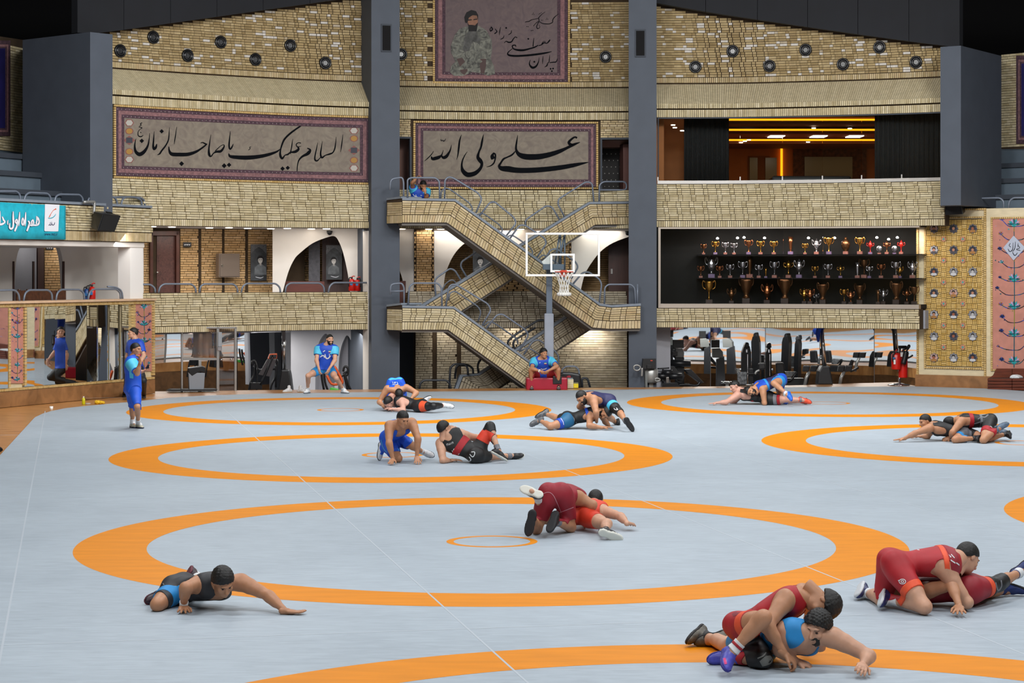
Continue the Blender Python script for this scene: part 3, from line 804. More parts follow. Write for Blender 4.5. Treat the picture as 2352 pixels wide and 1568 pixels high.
for k, (a, b) in enumerate(list(zip(PX, PX[1:])) + [(-60, -22), (-20, 18)]):
    ua, ub = MW.s_(a, .0) + .006, MW.s_(b, .0) - .006
    c = (ua + ub) / 2
    tilt = (-.16 + .031 * k) if k < 10 else -.12
    M = Matrix.Rotation(MW.ang + tilt, 3, 'Z')
    o = MB().box(MW.p(c, .03, (MZ0 + MZ1) / 2), (ub - ua, .012, MZ1 - MZ0), M).build('mirror_strip', MIRROR, w)
for a, b in ((20, 59), (307, 354)):       # trims around the mosaic pilasters
    for x in (a + 1.2, b - 1.2):
        u = MW.s_(x)
        mb = MB(); n = 26
        for k in range(n):
            mb.box(MW.p(u, .02, .4 + (MZ1 - .4) * (k + .5) / n), (.07, .08, (MZ1 - .4) / n - .01), MW.R)
        mb.build('trim_bricks', BR_GLAZE, w, kind='stuff')
# corridor of the left wing
LW = VP(0, 50.6, 318, 53.6)
aw = [tuple(p) for p in smooth_pts([(149, 700), (147.5, 650), (144, 600), (137, 570), (122, 545), (92, 525), (62, 545), (45, 570), (37, 600), (34, 650), (33, 700)], 4)]
struct(LW.panel(MB(), [(-60, 515), (330, 515), (330, 700)] + aw + [(-60, 700)], .16).build('wall_wing_plaster', PLASTER))
struct(LW.panel(MB(), [(-60, 515), (330, 515), (330, 700), (-60, 700)], .1, 2.2).build('wall_wing_back', PLASTER_GREY))
w = struct(LW.panel(MB(), [(101, 520), (152, 520), (152, 700), (101, 700)], .1, 1.35).build('wall_wing_brick', MORTAR))
its = facade_bricks(LW.s_(101, 1.35), LW.s_(151, 1.35), 2.0, 3.95, 1.35, .25, .064, 1, seed=44, half=False, sp=LW)
lay_bricks(w, its, BR_YEL)
d = struct(LW.panel(MB(), [(87, 530), (101, 530), (101, 700), (87, 700)], .06, 1.3).build('door_3', WOOD_DOOR)); d['label'] = 'dark brown door edge beside the narrow brick wall in the left arcade'
for i, x in enumerate((32, 78, 147)):
    struct(LW.panel(MB(), [(x - 1.6, 600), (x + 1.6, 600), (x + 1.6, 700), (x - 1.6, 700)], .05, -.03 if i != 1 else 1.2).build('trim_arch_lining', WOOD_DOOR))
q = MW.at(300, 600, .25); struct(MB().box((q.x, q.y, 3.1), (.55, .35, 1.75), MW.R).build('wall_wing_pillar', mat('bright_white_plaster', '#e6e3df', .8)))
mb = MB(); slab(mb, mu0, mu1, 1.9, 2.24, .3, 4.6, sp=MW); struct(mb.build('floor_wing_left', PLASTER_GREY))
# pier, tiers of the tribune and brick wall behind
def pier(name, pts, z0, z1, label):
    P = [Vector(((x - CX) / F * Y, Y, 0)) for x, Y in pts]
    o = struct(MB().prism([(p.x, p.y, z1) for p in P], [(p.x, p.y, z0) for p in P]).build(name, PAINT)); o['label'] = label
    return o
pier('wall_pier_left', [(207, 49.5), (258.5, 50.0), (258.5, 52.3), (52, 53.2), (52, 51.2)], 3.9, 8.57, 'slate blue corner pier above the left tribune')
pier('wall_pier_right', [(2160, 52.8), (2207, 52.5), (2300, 55), (2300, 56.5), (2160, 55)], 4.6, 8.57, 'slate blue corner pier above the tiled wall on the right')
TIER = mat('slate_blue_seating_tier', '#5a6874', .7, var=.06, scale=3)
tr = thing('tribune_tiers', 'slate blue stepped seating tiers above the turquoise banner', 'stand', (-11, 51, 4.5))
for k, (xr, yt) in enumerate(((200, 437), (153, 397), (104, 358))):
    o = 1.1 + .75 * k
    z = MW.z_(100, yt, o)
    u = MW.s_(xr, o)
    mb = MB(); slab(mb, mu0, u, 4.0, z - .12, o + .06, o + .8, sp=MW); mb.build('tier_riser', TIER, tr)
    mb = MB(); slab(mb, mu0, u + .06, z - .12, z, o, o + .82, sp=MW); mb.build('tier_seat', PAINT_DK, tr)
TB = VP(0, 52.2, 52, 53.4)
w = struct(TB.panel(MB(), [(-90, 70), (56, 92), (56, 345), (-90, 345)], .2).build('wall_tribune_left', MORTAR)); w['label'] = 'narrow brick wall beside the left corner pier'
lay_bricks(w, facade_bricks(TB.s_(-60), TB.s_(53), 5.95, 8.6, 0, .2, .066, 1, seed=46, half=False, sp=TB), BR_PALE)
struct(TB.panel(MB(), [(-90, 345), (56, 345), (56, 480), (-90, 480)], .2).build('wall_tribune_base_left', TIER))
# ================================================================== right wing
TW = VP(2104, 54.5, 2352, 53.0)
tu0, tu1 = TW.s_(2104), TW.s_(2560)
mb = MB(); slab(mb, tu0, tu1, -.04, 4.55, .05, .5, sp=TW); TWALL = struct(mb.build('wall_tiled_right', CREAM_STONE)); TWALL['label'] = 'travertine framed wall of basket weave tiles and star portraits'
mb = MB(); slab(mb, tu0, tu1, -.05, .29, -.06, .05, sp=TW); mb.build('marble_plinth', MATS['tan_marble'], TWALL)
TR = VP(2207, 55.6, 2352, 54.4)
tr = thing('tribune_tiers', 'slate blue stepped seating tiers above the tiled wall', 'stand', (12.5, 55, 4.5))
for k, (xl, yt) in enumerate(((2217, 447), (2246, 410), (2272, 375))):
    o = -.3 + .7 * k
    z = TR.z_(2300, yt, o); u = TR.s_(xl, o)
    mb = MB(); slab(mb, u, TR.s_(2560), 4.0, z - .12, o + .06, o + .8, sp=TR); mb.build('tier_riser', TIER, tr)
    mb = MB(); slab(mb, u - .06, TR.s_(2560), z - .12, z, o, o + .82, sp=TR); mb.build('tier_seat', PAINT_DK, tr)
RB = VP(2296, 56.6, 2352, 56.0)
w = struct(RB.panel(MB(), [(2296, 128), (2450, 120), (2450, 345), (2296, 345)], .2).build('wall_tribune_right', MORTAR)); w['label'] = 'narrow brick wall beside the right corner pier'
lay_bricks(w, facade_bricks(RB.s_(2301), RB.s_(2420), RB.z_(2320, 338), RB.z_(2320, 124), 0, .2, .066, 1, seed=47, half=False, sp=RB), BR_PALE)
struct(RB.panel(MB(), [(2290, 342), (2450, 342), (2450, 480), (2290, 480)], .2).build('wall_tribune_base_right', TIER))
railing('low grey railing on the balcony above the drinks cabinet', VP(318, fp(fs(318), .1, 0).y, 845, fp(fs(845), .1, 0).y), [
    [(318, 653), (346, 653), (356, 662), (357, 672)], [(364, 672), (367, 659), (376, 652), (440, 652), (449, 660), (450, 672)], [(458, 672), (460, 658), (468, 652), (537, 652), (545, 661), (546, 672)],
    [(554, 672), (557, 658), (566, 651), (634, 651), (643, 660), (644, 672)], [(655, 672), (657, 657), (666, 650), (735, 650), (744, 658), (745, 672)], [(754, 672), (757, 657), (766, 649), (842, 649)]], back=-.02)
railing('low grey railing along the top of the mirrored wall', MW, [
    [(-60, 668), (34, 666), (43, 675), (45, 693)], [(54, 692), (57, 674), (66, 666), (111, 666), (119, 674), (120, 692)], [(128, 692), (131, 673), (140, 665), (184, 665), (193, 673), (194, 691)],
    [(202, 691), (205, 672), (214, 664), (268, 664), (276, 672), (277, 690)], [(247, 658), (268, 660), (280, 668), (282, 690)]], back=.2)
railing('low grey railing on the left tribune behind the banner', MW, [
    [(-60, 439), (38, 439), (46, 447), (47, 470)], [(54, 470), (57, 450), (66, 442), (109, 444), (116, 452), (117, 471)], [(124, 471), (127, 452), (136, 446), (183, 447), (190, 455), (191, 472)],
    [(200, 472), (203, 456), (212, 450), (261, 452), (268, 459), (270, 473)], [(278, 473), (281, 457), (290, 452), (325, 454), (332, 461), (333, 474)], [(235, 472), (238, 456), (250, 453), (310, 452), (325, 460), (326, 473)]], back=.12)
railing('low grey railing above the tiled wall on the right', TW, [
    [(2221, 480), (2222, 463), (2231, 456), (2296, 454), (2305, 461), (2306, 480)], [(2316, 480), (2318, 462), (2327, 454), (2430, 453)]], back=.2)
# ================================================================== sunken gym: mirrors along the back
OM = 6.6
for side, xs in (('right', (1500, 1632, 1758, 1883, 2008, 2140)), ('left', (300, 452, 545, 665))):
    for a, b in zip(xs, xs[1:]):
        A, B = fp(fs(a, OM), OM, 0), fp(fs(b, OM), OM, 0)
        if side == 'left': A.y, B.y = 60.4 + (a - 300) / 300, 60.4 + (b - 300) / 300
        v_ = VP(a, A.y, b, B.y)
        o = struct(v_.panel(MB(), [(a + .7, 700), (b - .7, 700), (b - .7, 930), (a + .7, 930)], .03).build('wall_mirror_gym', MIRROR))
        o['label'] = 'tall wall mirror behind the %s' % ('gym machines' if side == 'right' else 'drinks cabinet')
    struct((lambda mb: slab(mb, fs(xs[0] - 20, OM), fs(xs[-1] + 20, OM), -1.3, 1.9, OM + (.06 if side == 'right' else 3), OM + (.25 if side == 'right' else 3.2)))(MB()).build('wall_gym_back_' + side, PLASTER_GREY))
struct(VP(1508, 56.2, 1541, 56.3).panel(MB(), [(1508, 740), (1540, 740), (1540, 960), (1508, 960)], .5).build('wall_gym_pilaster', PLASTER_GREY))
struct(VP(655, 60, 675, 60).panel(MB(), [(656, 740), (672, 740), (672, 960), (656, 960)], .4).build('wall_gym_pilaster_left', PLASTER_GREY))
# grey bay with two arched niches at the left column
NB = VP(668, 57.2, 856, 56.8)
n1 = [tuple(p) for p in smooth_pts([(724, 920), (725, 830), (730, 795), (738, 776), (748, 766), (757, 776), (764, 795), (768, 830), (768, 920)], 4)]
n2 = [tuple(p) for p in smooth_pts([(776, 920), (778, 835), (783, 800), (790, 780), (797, 770), (805, 780), (810, 800), (814, 835), (815, 920)], 4)]
struct(NB.panel(MB(), [(668, 740), (866, 740), (866, 920)] + n2[::-1] + n1[::-1] + [(668, 920)], .25).build('wall_niche_bay', PLASTER_GREY))
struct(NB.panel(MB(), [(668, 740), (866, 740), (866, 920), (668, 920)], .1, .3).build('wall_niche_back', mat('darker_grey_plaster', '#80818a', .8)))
struct(VP(842, 54.9, 858, 55.0).panel(MB(), [(845, 530), (857, 530), (857, 920), (845, 920)], .3).build('wall_white_return', PLASTER))
# ================================================================== people: implicit bodies (blended limbs and muscles) turned into one continuous skin mesh
def surfnet(f, org, h):
    """naive surface nets: scalar grid -> vertices, quads (surface where f = 0, inside negative)"""
    ins = f < 0
    nx, ny, nz = f.shape
    c = np.zeros((nx - 1, ny - 1, nz - 1), np.int8)
    for i in (0, 1):
        for j in (0, 1):
            for k in (0, 1):
                c += ins[i:nx - 1 + i, j:ny - 1 + j, k:nz - 1 + k]
    act = (c > 0) & (c < 8)
    idx = np.argwhere(act)
    if len(idx) == 0:
        return np.zeros((0, 3)), []
    num = -np.ones(act.shape, np.int64); num[act] = np.arange(len(idx))
    acc = np.zeros((len(idx), 3)); cnt = np.zeros(len(idx))
    I, J, K = idx.T
    for ax in range(3):
        for a in (0, 1):
            for b in (0, 1):
                o = [a, b]; o.insert(ax, 0); e = list(o); e[ax] = 1
                fa = f[I + o[0], J + o[1], K + o[2]]; fb = f[I + e[0], J + e[1], K + e[2]]
                m = (fa < 0) != (fb < 0)
                t = np.where(m, fa / np.where(m, fa - fb, 1), 0)
                p = np.zeros((len(idx), 3)); p[:, :] = o; p[:, ax] = t
                acc += p * m[:, None]; cnt += m
    V = (idx + acc / cnt[:, None]) * h + org
    Q = []
    for ax in range(3):
        sl0 = [slice(1, -1)] * 3; sl0[ax] = slice(0, -1)
        sl1 = [slice(1, -1)] * 3; sl1[ax] = slice(1, None)
        a, b = ins[tuple(sl0)], ins[tuple(sl1)]
        e = np.argwhere(a != b)
        if len(e) == 0: continue
        s = a[tuple(e.T)]
        g = e + 1; g[:, ax] -= 1
        u, v = [x for x in range(3) if x != ax]
        def cell(du, dv):
            q = g.copy(); q[:, u] -= du; q[:, v] -= dv
            return num[tuple(q.T)]
        q = np.stack([cell(1, 1), cell(0, 1), cell(0, 0), cell(1, 0)], 1)
        flip = s if ax != 1 else ~s
        q[~flip] = q[~flip][:, ::-1]
        Q.append(q)
    Q = np.concatenate(Q)
    return V, Q[(Q >= 0).all(1)]
def smin(a, b, k):
    h = np.maximum(k - np.abs(a - b), 0) / k
    return np.minimum(a, b) - h * h * k * .25
class Grid:
    def __init__(s, lo, hi, h):
        s.h = h; s.lo = np.array(lo, float)
        s.n = np.ceil((np.array(hi) - s.lo) / h).astype(int) + 1
        s.ax = [s.lo[i] + h * np.arange(s.n[i]) for i in range(3)]
    def new(s):
        return np.full(s.n, .3)
    def sub(s, lo, hi):
        a = np.clip(((np.array(lo) - s.lo) / s.h).astype(int), 0, s.n - 1); b = np.clip(((np.array(hi) - s.lo) / s.h).astype(int) + 2, 1, s.n)
        sl = tuple(slice(int(p), int(q)) for p, q in zip(a, b))
        X = np.stack(np.meshgrid(*[s.ax[i][sl[i]] for i in range(3)], indexing='ij'), -1)
        return sl, X
def A3(v):
    return np.array(v, float)
def prim_d(X, p):
    if p[0] == 'c':
        _, a, b, ra, rb = p[:5]
        ab = b - a; L = max(ab @ ab, 1e-9)
        t = np.clip(((X - a) @ ab) / L, 0, 1)
        return np.linalg.norm(X - a - t[..., None] * ab, axis=-1) - (ra + (rb - ra) * t)
    _, c, R, r = p[:4]
    q = (X - c) @ R.T
    k0 = np.linalg.norm(q / r, axis=-1); k1 = np.linalg.norm(q / (r * r), axis=-1)
    return np.where(k1 > 1e-9, k0 * (k0 - 1) / np.maximum(k1, 1e-9), -min(r))
def prim_box(p, pad):
    if p[0] == 'c':
        r = max(p[3], p[4]) + pad
        return np.minimum(p[1], p[2]) - r, np.maximum(p[1], p[2]) + r
    r = max(p[3]) + pad
    return p[1] - r, p[1] + r
def put(g, f, p, k=.03):
    sl, X = g.sub(*prim_box(p, .12))
    f[sl] = smin(f[sl], prim_d(X, p), k)
def unit(v):
    v = A3(v); n = np.linalg.norm(v)
    return v / n if n > 1e-9 else A3((0, 0, 1))
def frame(r, u):
    """rows: right, forward, up"""
    u = unit(u); r = unit(A3(r) - u * (A3(r) @ u)); f = np.cross(u, r)
    return np.stack([r, f, u])
def mesh_from(name, parts, material, smooth=True):
    V = []; Fc = []; o = 0
    for v, q in parts:
        if len(v) == 0: continue
        V.append(v); Fc.append(np.asarray(q) + o); o += len(v)
    me = bpy.data.meshes.new(name)
    if V:
        V = np.concatenate(V); Fc = np.concatenate(Fc)
        me.vertices.add(len(V)); me.vertices.foreach_set('co', V.astype(np.float32).ravel())
        me.loops.add(Fc.size); me.loops.foreach_set('vertex_index', Fc.astype(np.int32).ravel())
        me.polygons.add(len(Fc)); me.polygons.foreach_set('loop_start', np.arange(0, Fc.size, 4, dtype=np.int32)); me.polygons.foreach_set('loop_total', np.full(len(Fc), 4, np.int32))
        me.update(calc_edges=True); me.validate()
    for m in (material if isinstance(material, (list, tuple)) else [material]):
        me.materials.append(m)
    if smooth: me.shade_smooth()
    return me
def skin_mat(name, col):
    m = mat(name, col, .52, var=.10, scale=14, bump=.05)
    b = m.node_tree.nodes['Principled BSDF']
    b.inputs['Subsurface Weight'].default_value = .06
    b.inputs['Subsurface Radius'].default_value = (.02, .008, .005)
    return m
SKIN = {'a': skin_mat('tan_skin', '#b3805f'), 'b': skin_mat('fair_skin', '#c4957a'), 'c': skin_mat('brown_skin', '#9c6b4a'), 'd': skin_mat('rosy_skin', '#c29280')}
HAIR = mat('black_hair', '#0c0a09', .55, var=.3, scale=60, bump=.6)
EYE = mat('dark_eye', '#1c1310', .25)
def cloth(name, col, rough=.6, var=.12):
    return mat(name, col, rough, var=var, scale=7, bump=.12)
BL = {'pel': .10, 'nk': .50, 'sh': .185, 'el': .295, 'wr': .265, 'ha': .17, 'kn': .44, 'an': .43, 'to': .20, 'hd': .21}
PAR = {'hipL': ('pel', 'pel'), 'hipR': ('pel', 'pel'), 'nk': ('pel', 'nk'), 'shL': ('nk', 'sh'), 'shR': ('nk', 'sh'), 'elL': ('shL', 'el'), 'elR': ('shR', 'el'), 'wrL': ('elL', 'wr'), 'wrR': ('elR', 'wr'),
       'haL': ('wrL', 'ha'), 'haR': ('wrR', 'ha'), 'knL': ('hipL', 'kn'), 'knR': ('hipR', 'kn'), 'anL': ('knL', 'an'), 'anR': ('knR', 'an'), 'toL': ('anL', 'to'), 'toR': ('anR', 'to'), 'hd': ('nk', 'hd')}
RMIN = {'pel': .12, 'hipL': .1, 'hipR': .1, 'nk': .09, 'shL': .07, 'shR': .07, 'elL': .045, 'elR': .045, 'wrL': .03, 'wrR': .03, 'haL': .012, 'haR': .012, 'knL': .058, 'knR': .058, 'anL': .05, 'anR': .05, 'toL': .035, 'toR': .035, 'hd': .10}
ORDER = ['pel', 'hipL', 'hipR', 'nk', 'shL', 'shR', 'hd', 'elL', 'elR', 'wrL', 'wrR', 'haL', 'haR', 'knL', 'knR', 'anL', 'anR', 'toL', 'toR']
def solve_pose(sp, verbose=False):
    """joints given as zoom pixels with a depth in metres behind the base depth, or '+' / '-' when the bone's length tells how far it points away or towards"""
    ox, oy, zs = sp['zoom']; D = sp['D']; S = sp.get('S', 1.0); zmin = sp.get('z0', 0.0)
    J = {}
    for j in ORDER:
        if j == 'knL' and 'hipL' not in J:
            rsh = J['shR'] - J['shL']; uu = unit(J['nk'] - J['pel']); rr = unit(rsh - uu * (rsh @ uu))
            J['hipL'], J['hipR'] = J['pel'] - rr * .1 * S, J['pel'] + rr * .1 * S
        if j not in sp['J']: continue
        v = sp['J'][j]
        x, y = ox + v[0] / zs, oy + v[1] / zs
        d = v[2] if len(v) > 2 else '0'
        dx, dz = (x - CX) / F, (YH - y) / F
        if isinstance(d, str):
            par, key = PAR[j]; P = J[par]; L = BL[key] * S
            a = dx * dx + 1 + dz * dz
            b = -2 * (dx * P[0] + P[1] + dz * (P[2] - H))
            c = P[0] ** 2 + P[1] ** 2 + (P[2] - H) ** 2 - L * L
            disc = b * b - 4 * a * c
            if d == '0': Y = P[1]
            else: Y = (-b + (math.sqrt(disc) if d == '+' else -math.sqrt(disc))) / (2 * a) if disc > 0 else -b / (2 * a)
        else:
            Y = D + d
        if sp.get('floor', True):
            r = RMIN[j] * S
            if y > YH: Y = min(Y, F * (H - zmin - r) / (y - YH))
            if sp.get('flat') and j in ('anL', 'anR'): Y = F * (H - zmin - .08 * S) / (y - YH)
        J[j] = A3((dx * Y, Y, H + dz * Y))
    if verbose:
        for j in ORDER:
            if j in J and j in PAR: print(sp['name'], j, 'len %.2f/%.2f z %.2f Y %.2f' % (np.linalg.norm(J[j] - J[PAR[j][0]]), BL[PAR[j][1]] * S, J[j][2], J[j][1] - D))
    return J
def make_head(C, face, upv, S, skin, hair='short', beard=0, h=.0075, hairm=None):
    face = unit(face); u = unit(A3(upv) - face * (A3(upv) @ face)); r = np.cross(face, u)
    R = np.stack([r, face, u])
    g = Grid((-.13, -.16, -.19), (.13, .16, .17), h)
    sl, X = g.sub((-1, -1, -1), (1, 1, 1))
    I3 = np.eye(3); f = g.new()
    E = lambda c, rr: prim_d(X, ('e', A3(c), I3, A3(rr)))
    Cc = lambda a, b, ra, rb: prim_d(X, ('c', A3(a), A3(b), ra, rb))
    cran = E((0, -.014, .035), (.078, .098, .09)); fac = smin(E((0, .028, -.03), (.063, .074, .088)), E((0, .036, -.074), (.052, .056, .044)), .03)
    f = smin(cran, fac, .03)
    f = smin(f, E((0, .078, -.1), (.022, .02, .018)), .02)
    for s in (-1, 1):
        f = smin(f, E((s * .044, .068, -.02), (.022, .022, .022)), .02)
        f = smin(f, E((s * .079, -.008, -.002), (.011, .02, .033)), .008)
        f = np.maximum(f, .006 - E((s * .032, .112, .012), (.021, .02, .014)))
    f = smin(f, E((0, .084, .034), (.05, .018, .011)), .015)
    f = smin(f, Cc((0, .098, .012), (0, .121, -.024), .009, .013), .012)
    f = smin(f, E((0, .110, -.029), (.019, .014, .009)), .008)
    f = smin(f, E((0, .1, -.054), (.025, .010, .007)), .006); f = smin(f, E((0, .097, -.068), (.022, .010, .007)), .006)
    f = smin(f, Cc((0, -.02, -.05), (0, -.04, -.17), .06, .062), .02)
    tr = lambda vq: (vq[0] @ R * S + C, vq[1])
    out = {'head': tr(surfnet(f, g.lo, h))}
    x, y, z = X[..., 0], X[..., 1], X[..., 2]
    th = {'short': .008, 'full': .018, 'curly': .026, 'buzz': .004}[hair]
    if hair in ('curly', 'full'):
        nz = (.009 if hair == 'curly' else .004) * (np.sin(x * 140 + y * 60) * np.sin(y * 150 + 1) * np.sin(z * 130 + x * 90))
    else: nz = 0
    line = (.012 + .68 * y - z) * .8 + (.005 if hair in ('curly', 'full') else .002) * np.sin(x * 160) * np.sin(y * 130 + 2)
    hr = np.maximum(smin(cran, E((0, -.03, .01), (.076, .082, .09)), .02) - th + nz, line)
    hr = np.maximum(hr, -(E((0, .128, .0), (.07, .06, .07))))
    parts = [tr(surfnet(hr, g.lo, h))]
    brow = np.minimum(Cc((.016, .103, .031), (.052, .086, .035), .005, .004), Cc((-.016, .103, .031), (-.052, .086, .035), .005, .004))
    parts.append(tr(surfnet(brow, g.lo, h)))
    if beard:
        bd = np.maximum(fac - .001 - .004 * beard, np.maximum(z + .035 - .35 * np.abs(x) , -(y + .0)))
        bd = np.maximum(bd, .012 - E((0, .1, -.06), (.022, .02, .012)))
        bd2 = E((0, .105, -.042), (.026, .010, .006))
        parts.append(tr(surfnet(smin(bd, bd2, .004), g.lo, h)))
    out['hair'] = parts
    out['eyes'] = [tr(surfnet(E((s * .032, .088, .012), (.013, .010, .008)), g.lo, h)) for s in (-1, 1)]
    out['R'] = R
    return out
def make_hand(w, tip, palm, side, S, curl=.25, spread=.12, h=.006):
    """palm: direction the palm faces; side: +1/-1 which side the thumb leaves"""
    d = unit(tip - w); n = unit(A3(palm) - d * (A3(palm) @ d)); b = np.cross(d, n) * side
    P = []
    P.append(('e', w + d * .05 * S, np.stack([b, d, n]), A3((.044, .056, .019)) * S))
    P.append(('c', w - d * .03 * S, w + d * .02 * S, .027 * S, .027 * S))
    for i, (o, L) in enumerate(((.030, .072), (.010, .082), (-.011, .076), (-.030, .060))):
        a = w + (d * .088 + b * o) * S
        dd = unit(d + b * (o * spread / .03))
        c1, c2, c3 = curl * .8, curl * 1.9, curl * 2.6
        p1 = a + (dd * math.cos(c1) + n * math.sin(c1)) * L * .45 * S
        p2 = p1 + (dd * math.cos(c2) + n * math.sin(c2)) * L * .33 * S
        p3 = p2 + (dd * math.cos(c3) + n * math.sin(c3)) * L * .25 * S
        P += [('c', a, p1, .0105 * S, .0095 * S), ('c', p1, p2, .0095 * S, .0085 * S), ('c', p2, p3, .0085 * S, .0075 * S)]
    t0 = w + (d * .022 + b * .026) * S
    t1 = t0 + (d * .030 + b * .030 + n * .012) * S
    t2 = t1 + (d * .034 + b * .010 + n * .012 * (1 + curl)) * S
    P += [('c', t0, t1, .0145 * S, .012 * S), ('c', t1, t2, .011 * S, .0085 * S)]
    lo = np.min([prim_box(p, .02)[0] for p in P], 0); hi = np.max([prim_box(p, .02)[1] for p in P], 0)
    g = Grid(lo, hi, h); f = g.new()
    for p in P:
        put(g, f, p, .008)
    return surfnet(f, g.lo, h)
def make_shoe(an, to, kn, S, bk, h=.011, dno=None):
    shin = unit(an - kn); fw_ = unit(to - an)
    dn = shin + .6 * bk; dn = unit(dn - fw_ * (dn @ fw_))          # towards the sole
    if dno is not None: dn = unit(A3(dno)); fw_ = unit(fw_ - dn * (fw_ @ dn))
    else: fw_ = unit(fw_ - dn * .28)
    dn = unit(dn - fw_ * (dn @ fw_))
    heel = an - fw_ * .05 * S + dn * .045 * S; toe = an + fw_ * .165 * S + dn * .055 * S; mid = an + fw_ * .06 * S + dn * .035 * S
    b = np.cross(fw_, dn); Rm = np.stack([b, fw_, dn])
    P = [('e', heel, Rm, A3((.040, .045, .042)) * S), ('c', heel + fw_ * .01, mid, .040 * S, .046 * S), ('e', toe - fw_ * .05 * S, Rm, A3((.048, .085, .034)) * S), ('c', mid - dn * .0, toe - fw_ * .03 * S, .042 * S, .030 * S), ('c', an - shin * .06 * S, an + dn * .01, .043 * S, .046 * S)]
    lo = np.min([prim_box(p, .03)[0] for p in P], 0); hi = np.max([prim_box(p, .03)[1] for p in P], 0)
    g = Grid(lo, hi, h); f = g.new()
    for p in P: put(g, f, p, .025)
    sl, X = g.sub(lo - 1, hi + 1)
    lvl = (X - (an + dn * .075 * S)) @ dn
    f = np.maximum(f, lvl)                                # flat sole
    up = surfnet(np.maximum(f, lvl + .016), g.lo, h)
    so = surfnet(np.maximum(f - .006, np.maximum(-(lvl + .020), lvl - .004)), g.lo, h)
    return up, so
def sample(g, f, P):
    q = np.clip((P - g.lo) / g.h, 0, g.n - 1.001); i = q.astype(int); w = q - i
    out = 0
    for a in (0, 1):
        for b in (0, 1):
            for c in (0, 1):
                out = out + f[i[:, 0] + a, i[:, 1] + b, i[:, 2] + c] * (w[:, 0] if a else 1 - w[:, 0]) * (w[:, 1] if b else 1 - w[:, 1]) * (w[:, 2] if c else 1 - w[:, 2])
    return out
def clip_mesh(V, Q, r, g, f, tuck):
    """keep the part of a quad mesh where r < 0; the cut edge is tucked back by `tuck` so hems close on the skin"""
    Q = np.asarray(Q); ins = r < 0; n = ins[Q].sum(1)
    full = Q[n == 4]; mix = Q[(n > 0) & (n < 4)]
    ed = {}; nv = []; polys = []
    for q in mix:
        out = []
        for k in range(4):
            a, b = int(q[k]), int(q[(k + 1) % 4])
            if ins[a]: out.append(a)
            if ins[a] != ins[b]:
                key = (a, b) if a < b else (b, a)
                if key not in ed:
                    t_ = r[a] / (r[a] - r[b]); ed[key] = len(V) + len(nv); nv.append(V[a] + (V[b] - V[a]) * t_)
                out.append(ed[key])
        if len(out) >= 3: polys.append(out)
    if nv:
        nv = np.array(nv); e = g.h * .7
        gr = np.stack([sample(g, f, nv + d) - sample(g, f, nv - d) for d in np.eye(3) * e], 1)
        gr /= np.maximum(np.linalg.norm(gr, axis=1), 1e-9)[:, None]
        # an inner ring tucked below the surface
        o = len(V) + len(nv)
        V = np.concatenate([V, nv, nv - gr * tuck])
        k0 = len(V) - 2 * len(nv)
        rim = []
        for pl in polys:
            m = [(x, y) for x, y in zip(pl, pl[1:] + pl[:1]) if x >= k0 and y >= k0]
            for x, y in m: rim.append([y, x, x + len(nv), y + len(nv)])
        polys += rim
    return V, full, polys
def mesh_poly(name, V, quads, polys, material):
    me = bpy.data.meshes.new(name)
    used = np.unique(np.concatenate([np.asarray(quads).ravel(), np.array([i for p in polys for i in p], int)])) if len(quads) or polys else np.zeros(0, int)
    mp = -np.ones(len(V), int); mp[used] = np.arange(len(used))
    me.from_pydata(V[used].tolist(), [], mp[np.asarray(quads)].tolist() + [[int(mp[i]) for i in p] for p in polys] if len(used) else [])
    me.materials.append(material); me.shade_smooth()
    return me
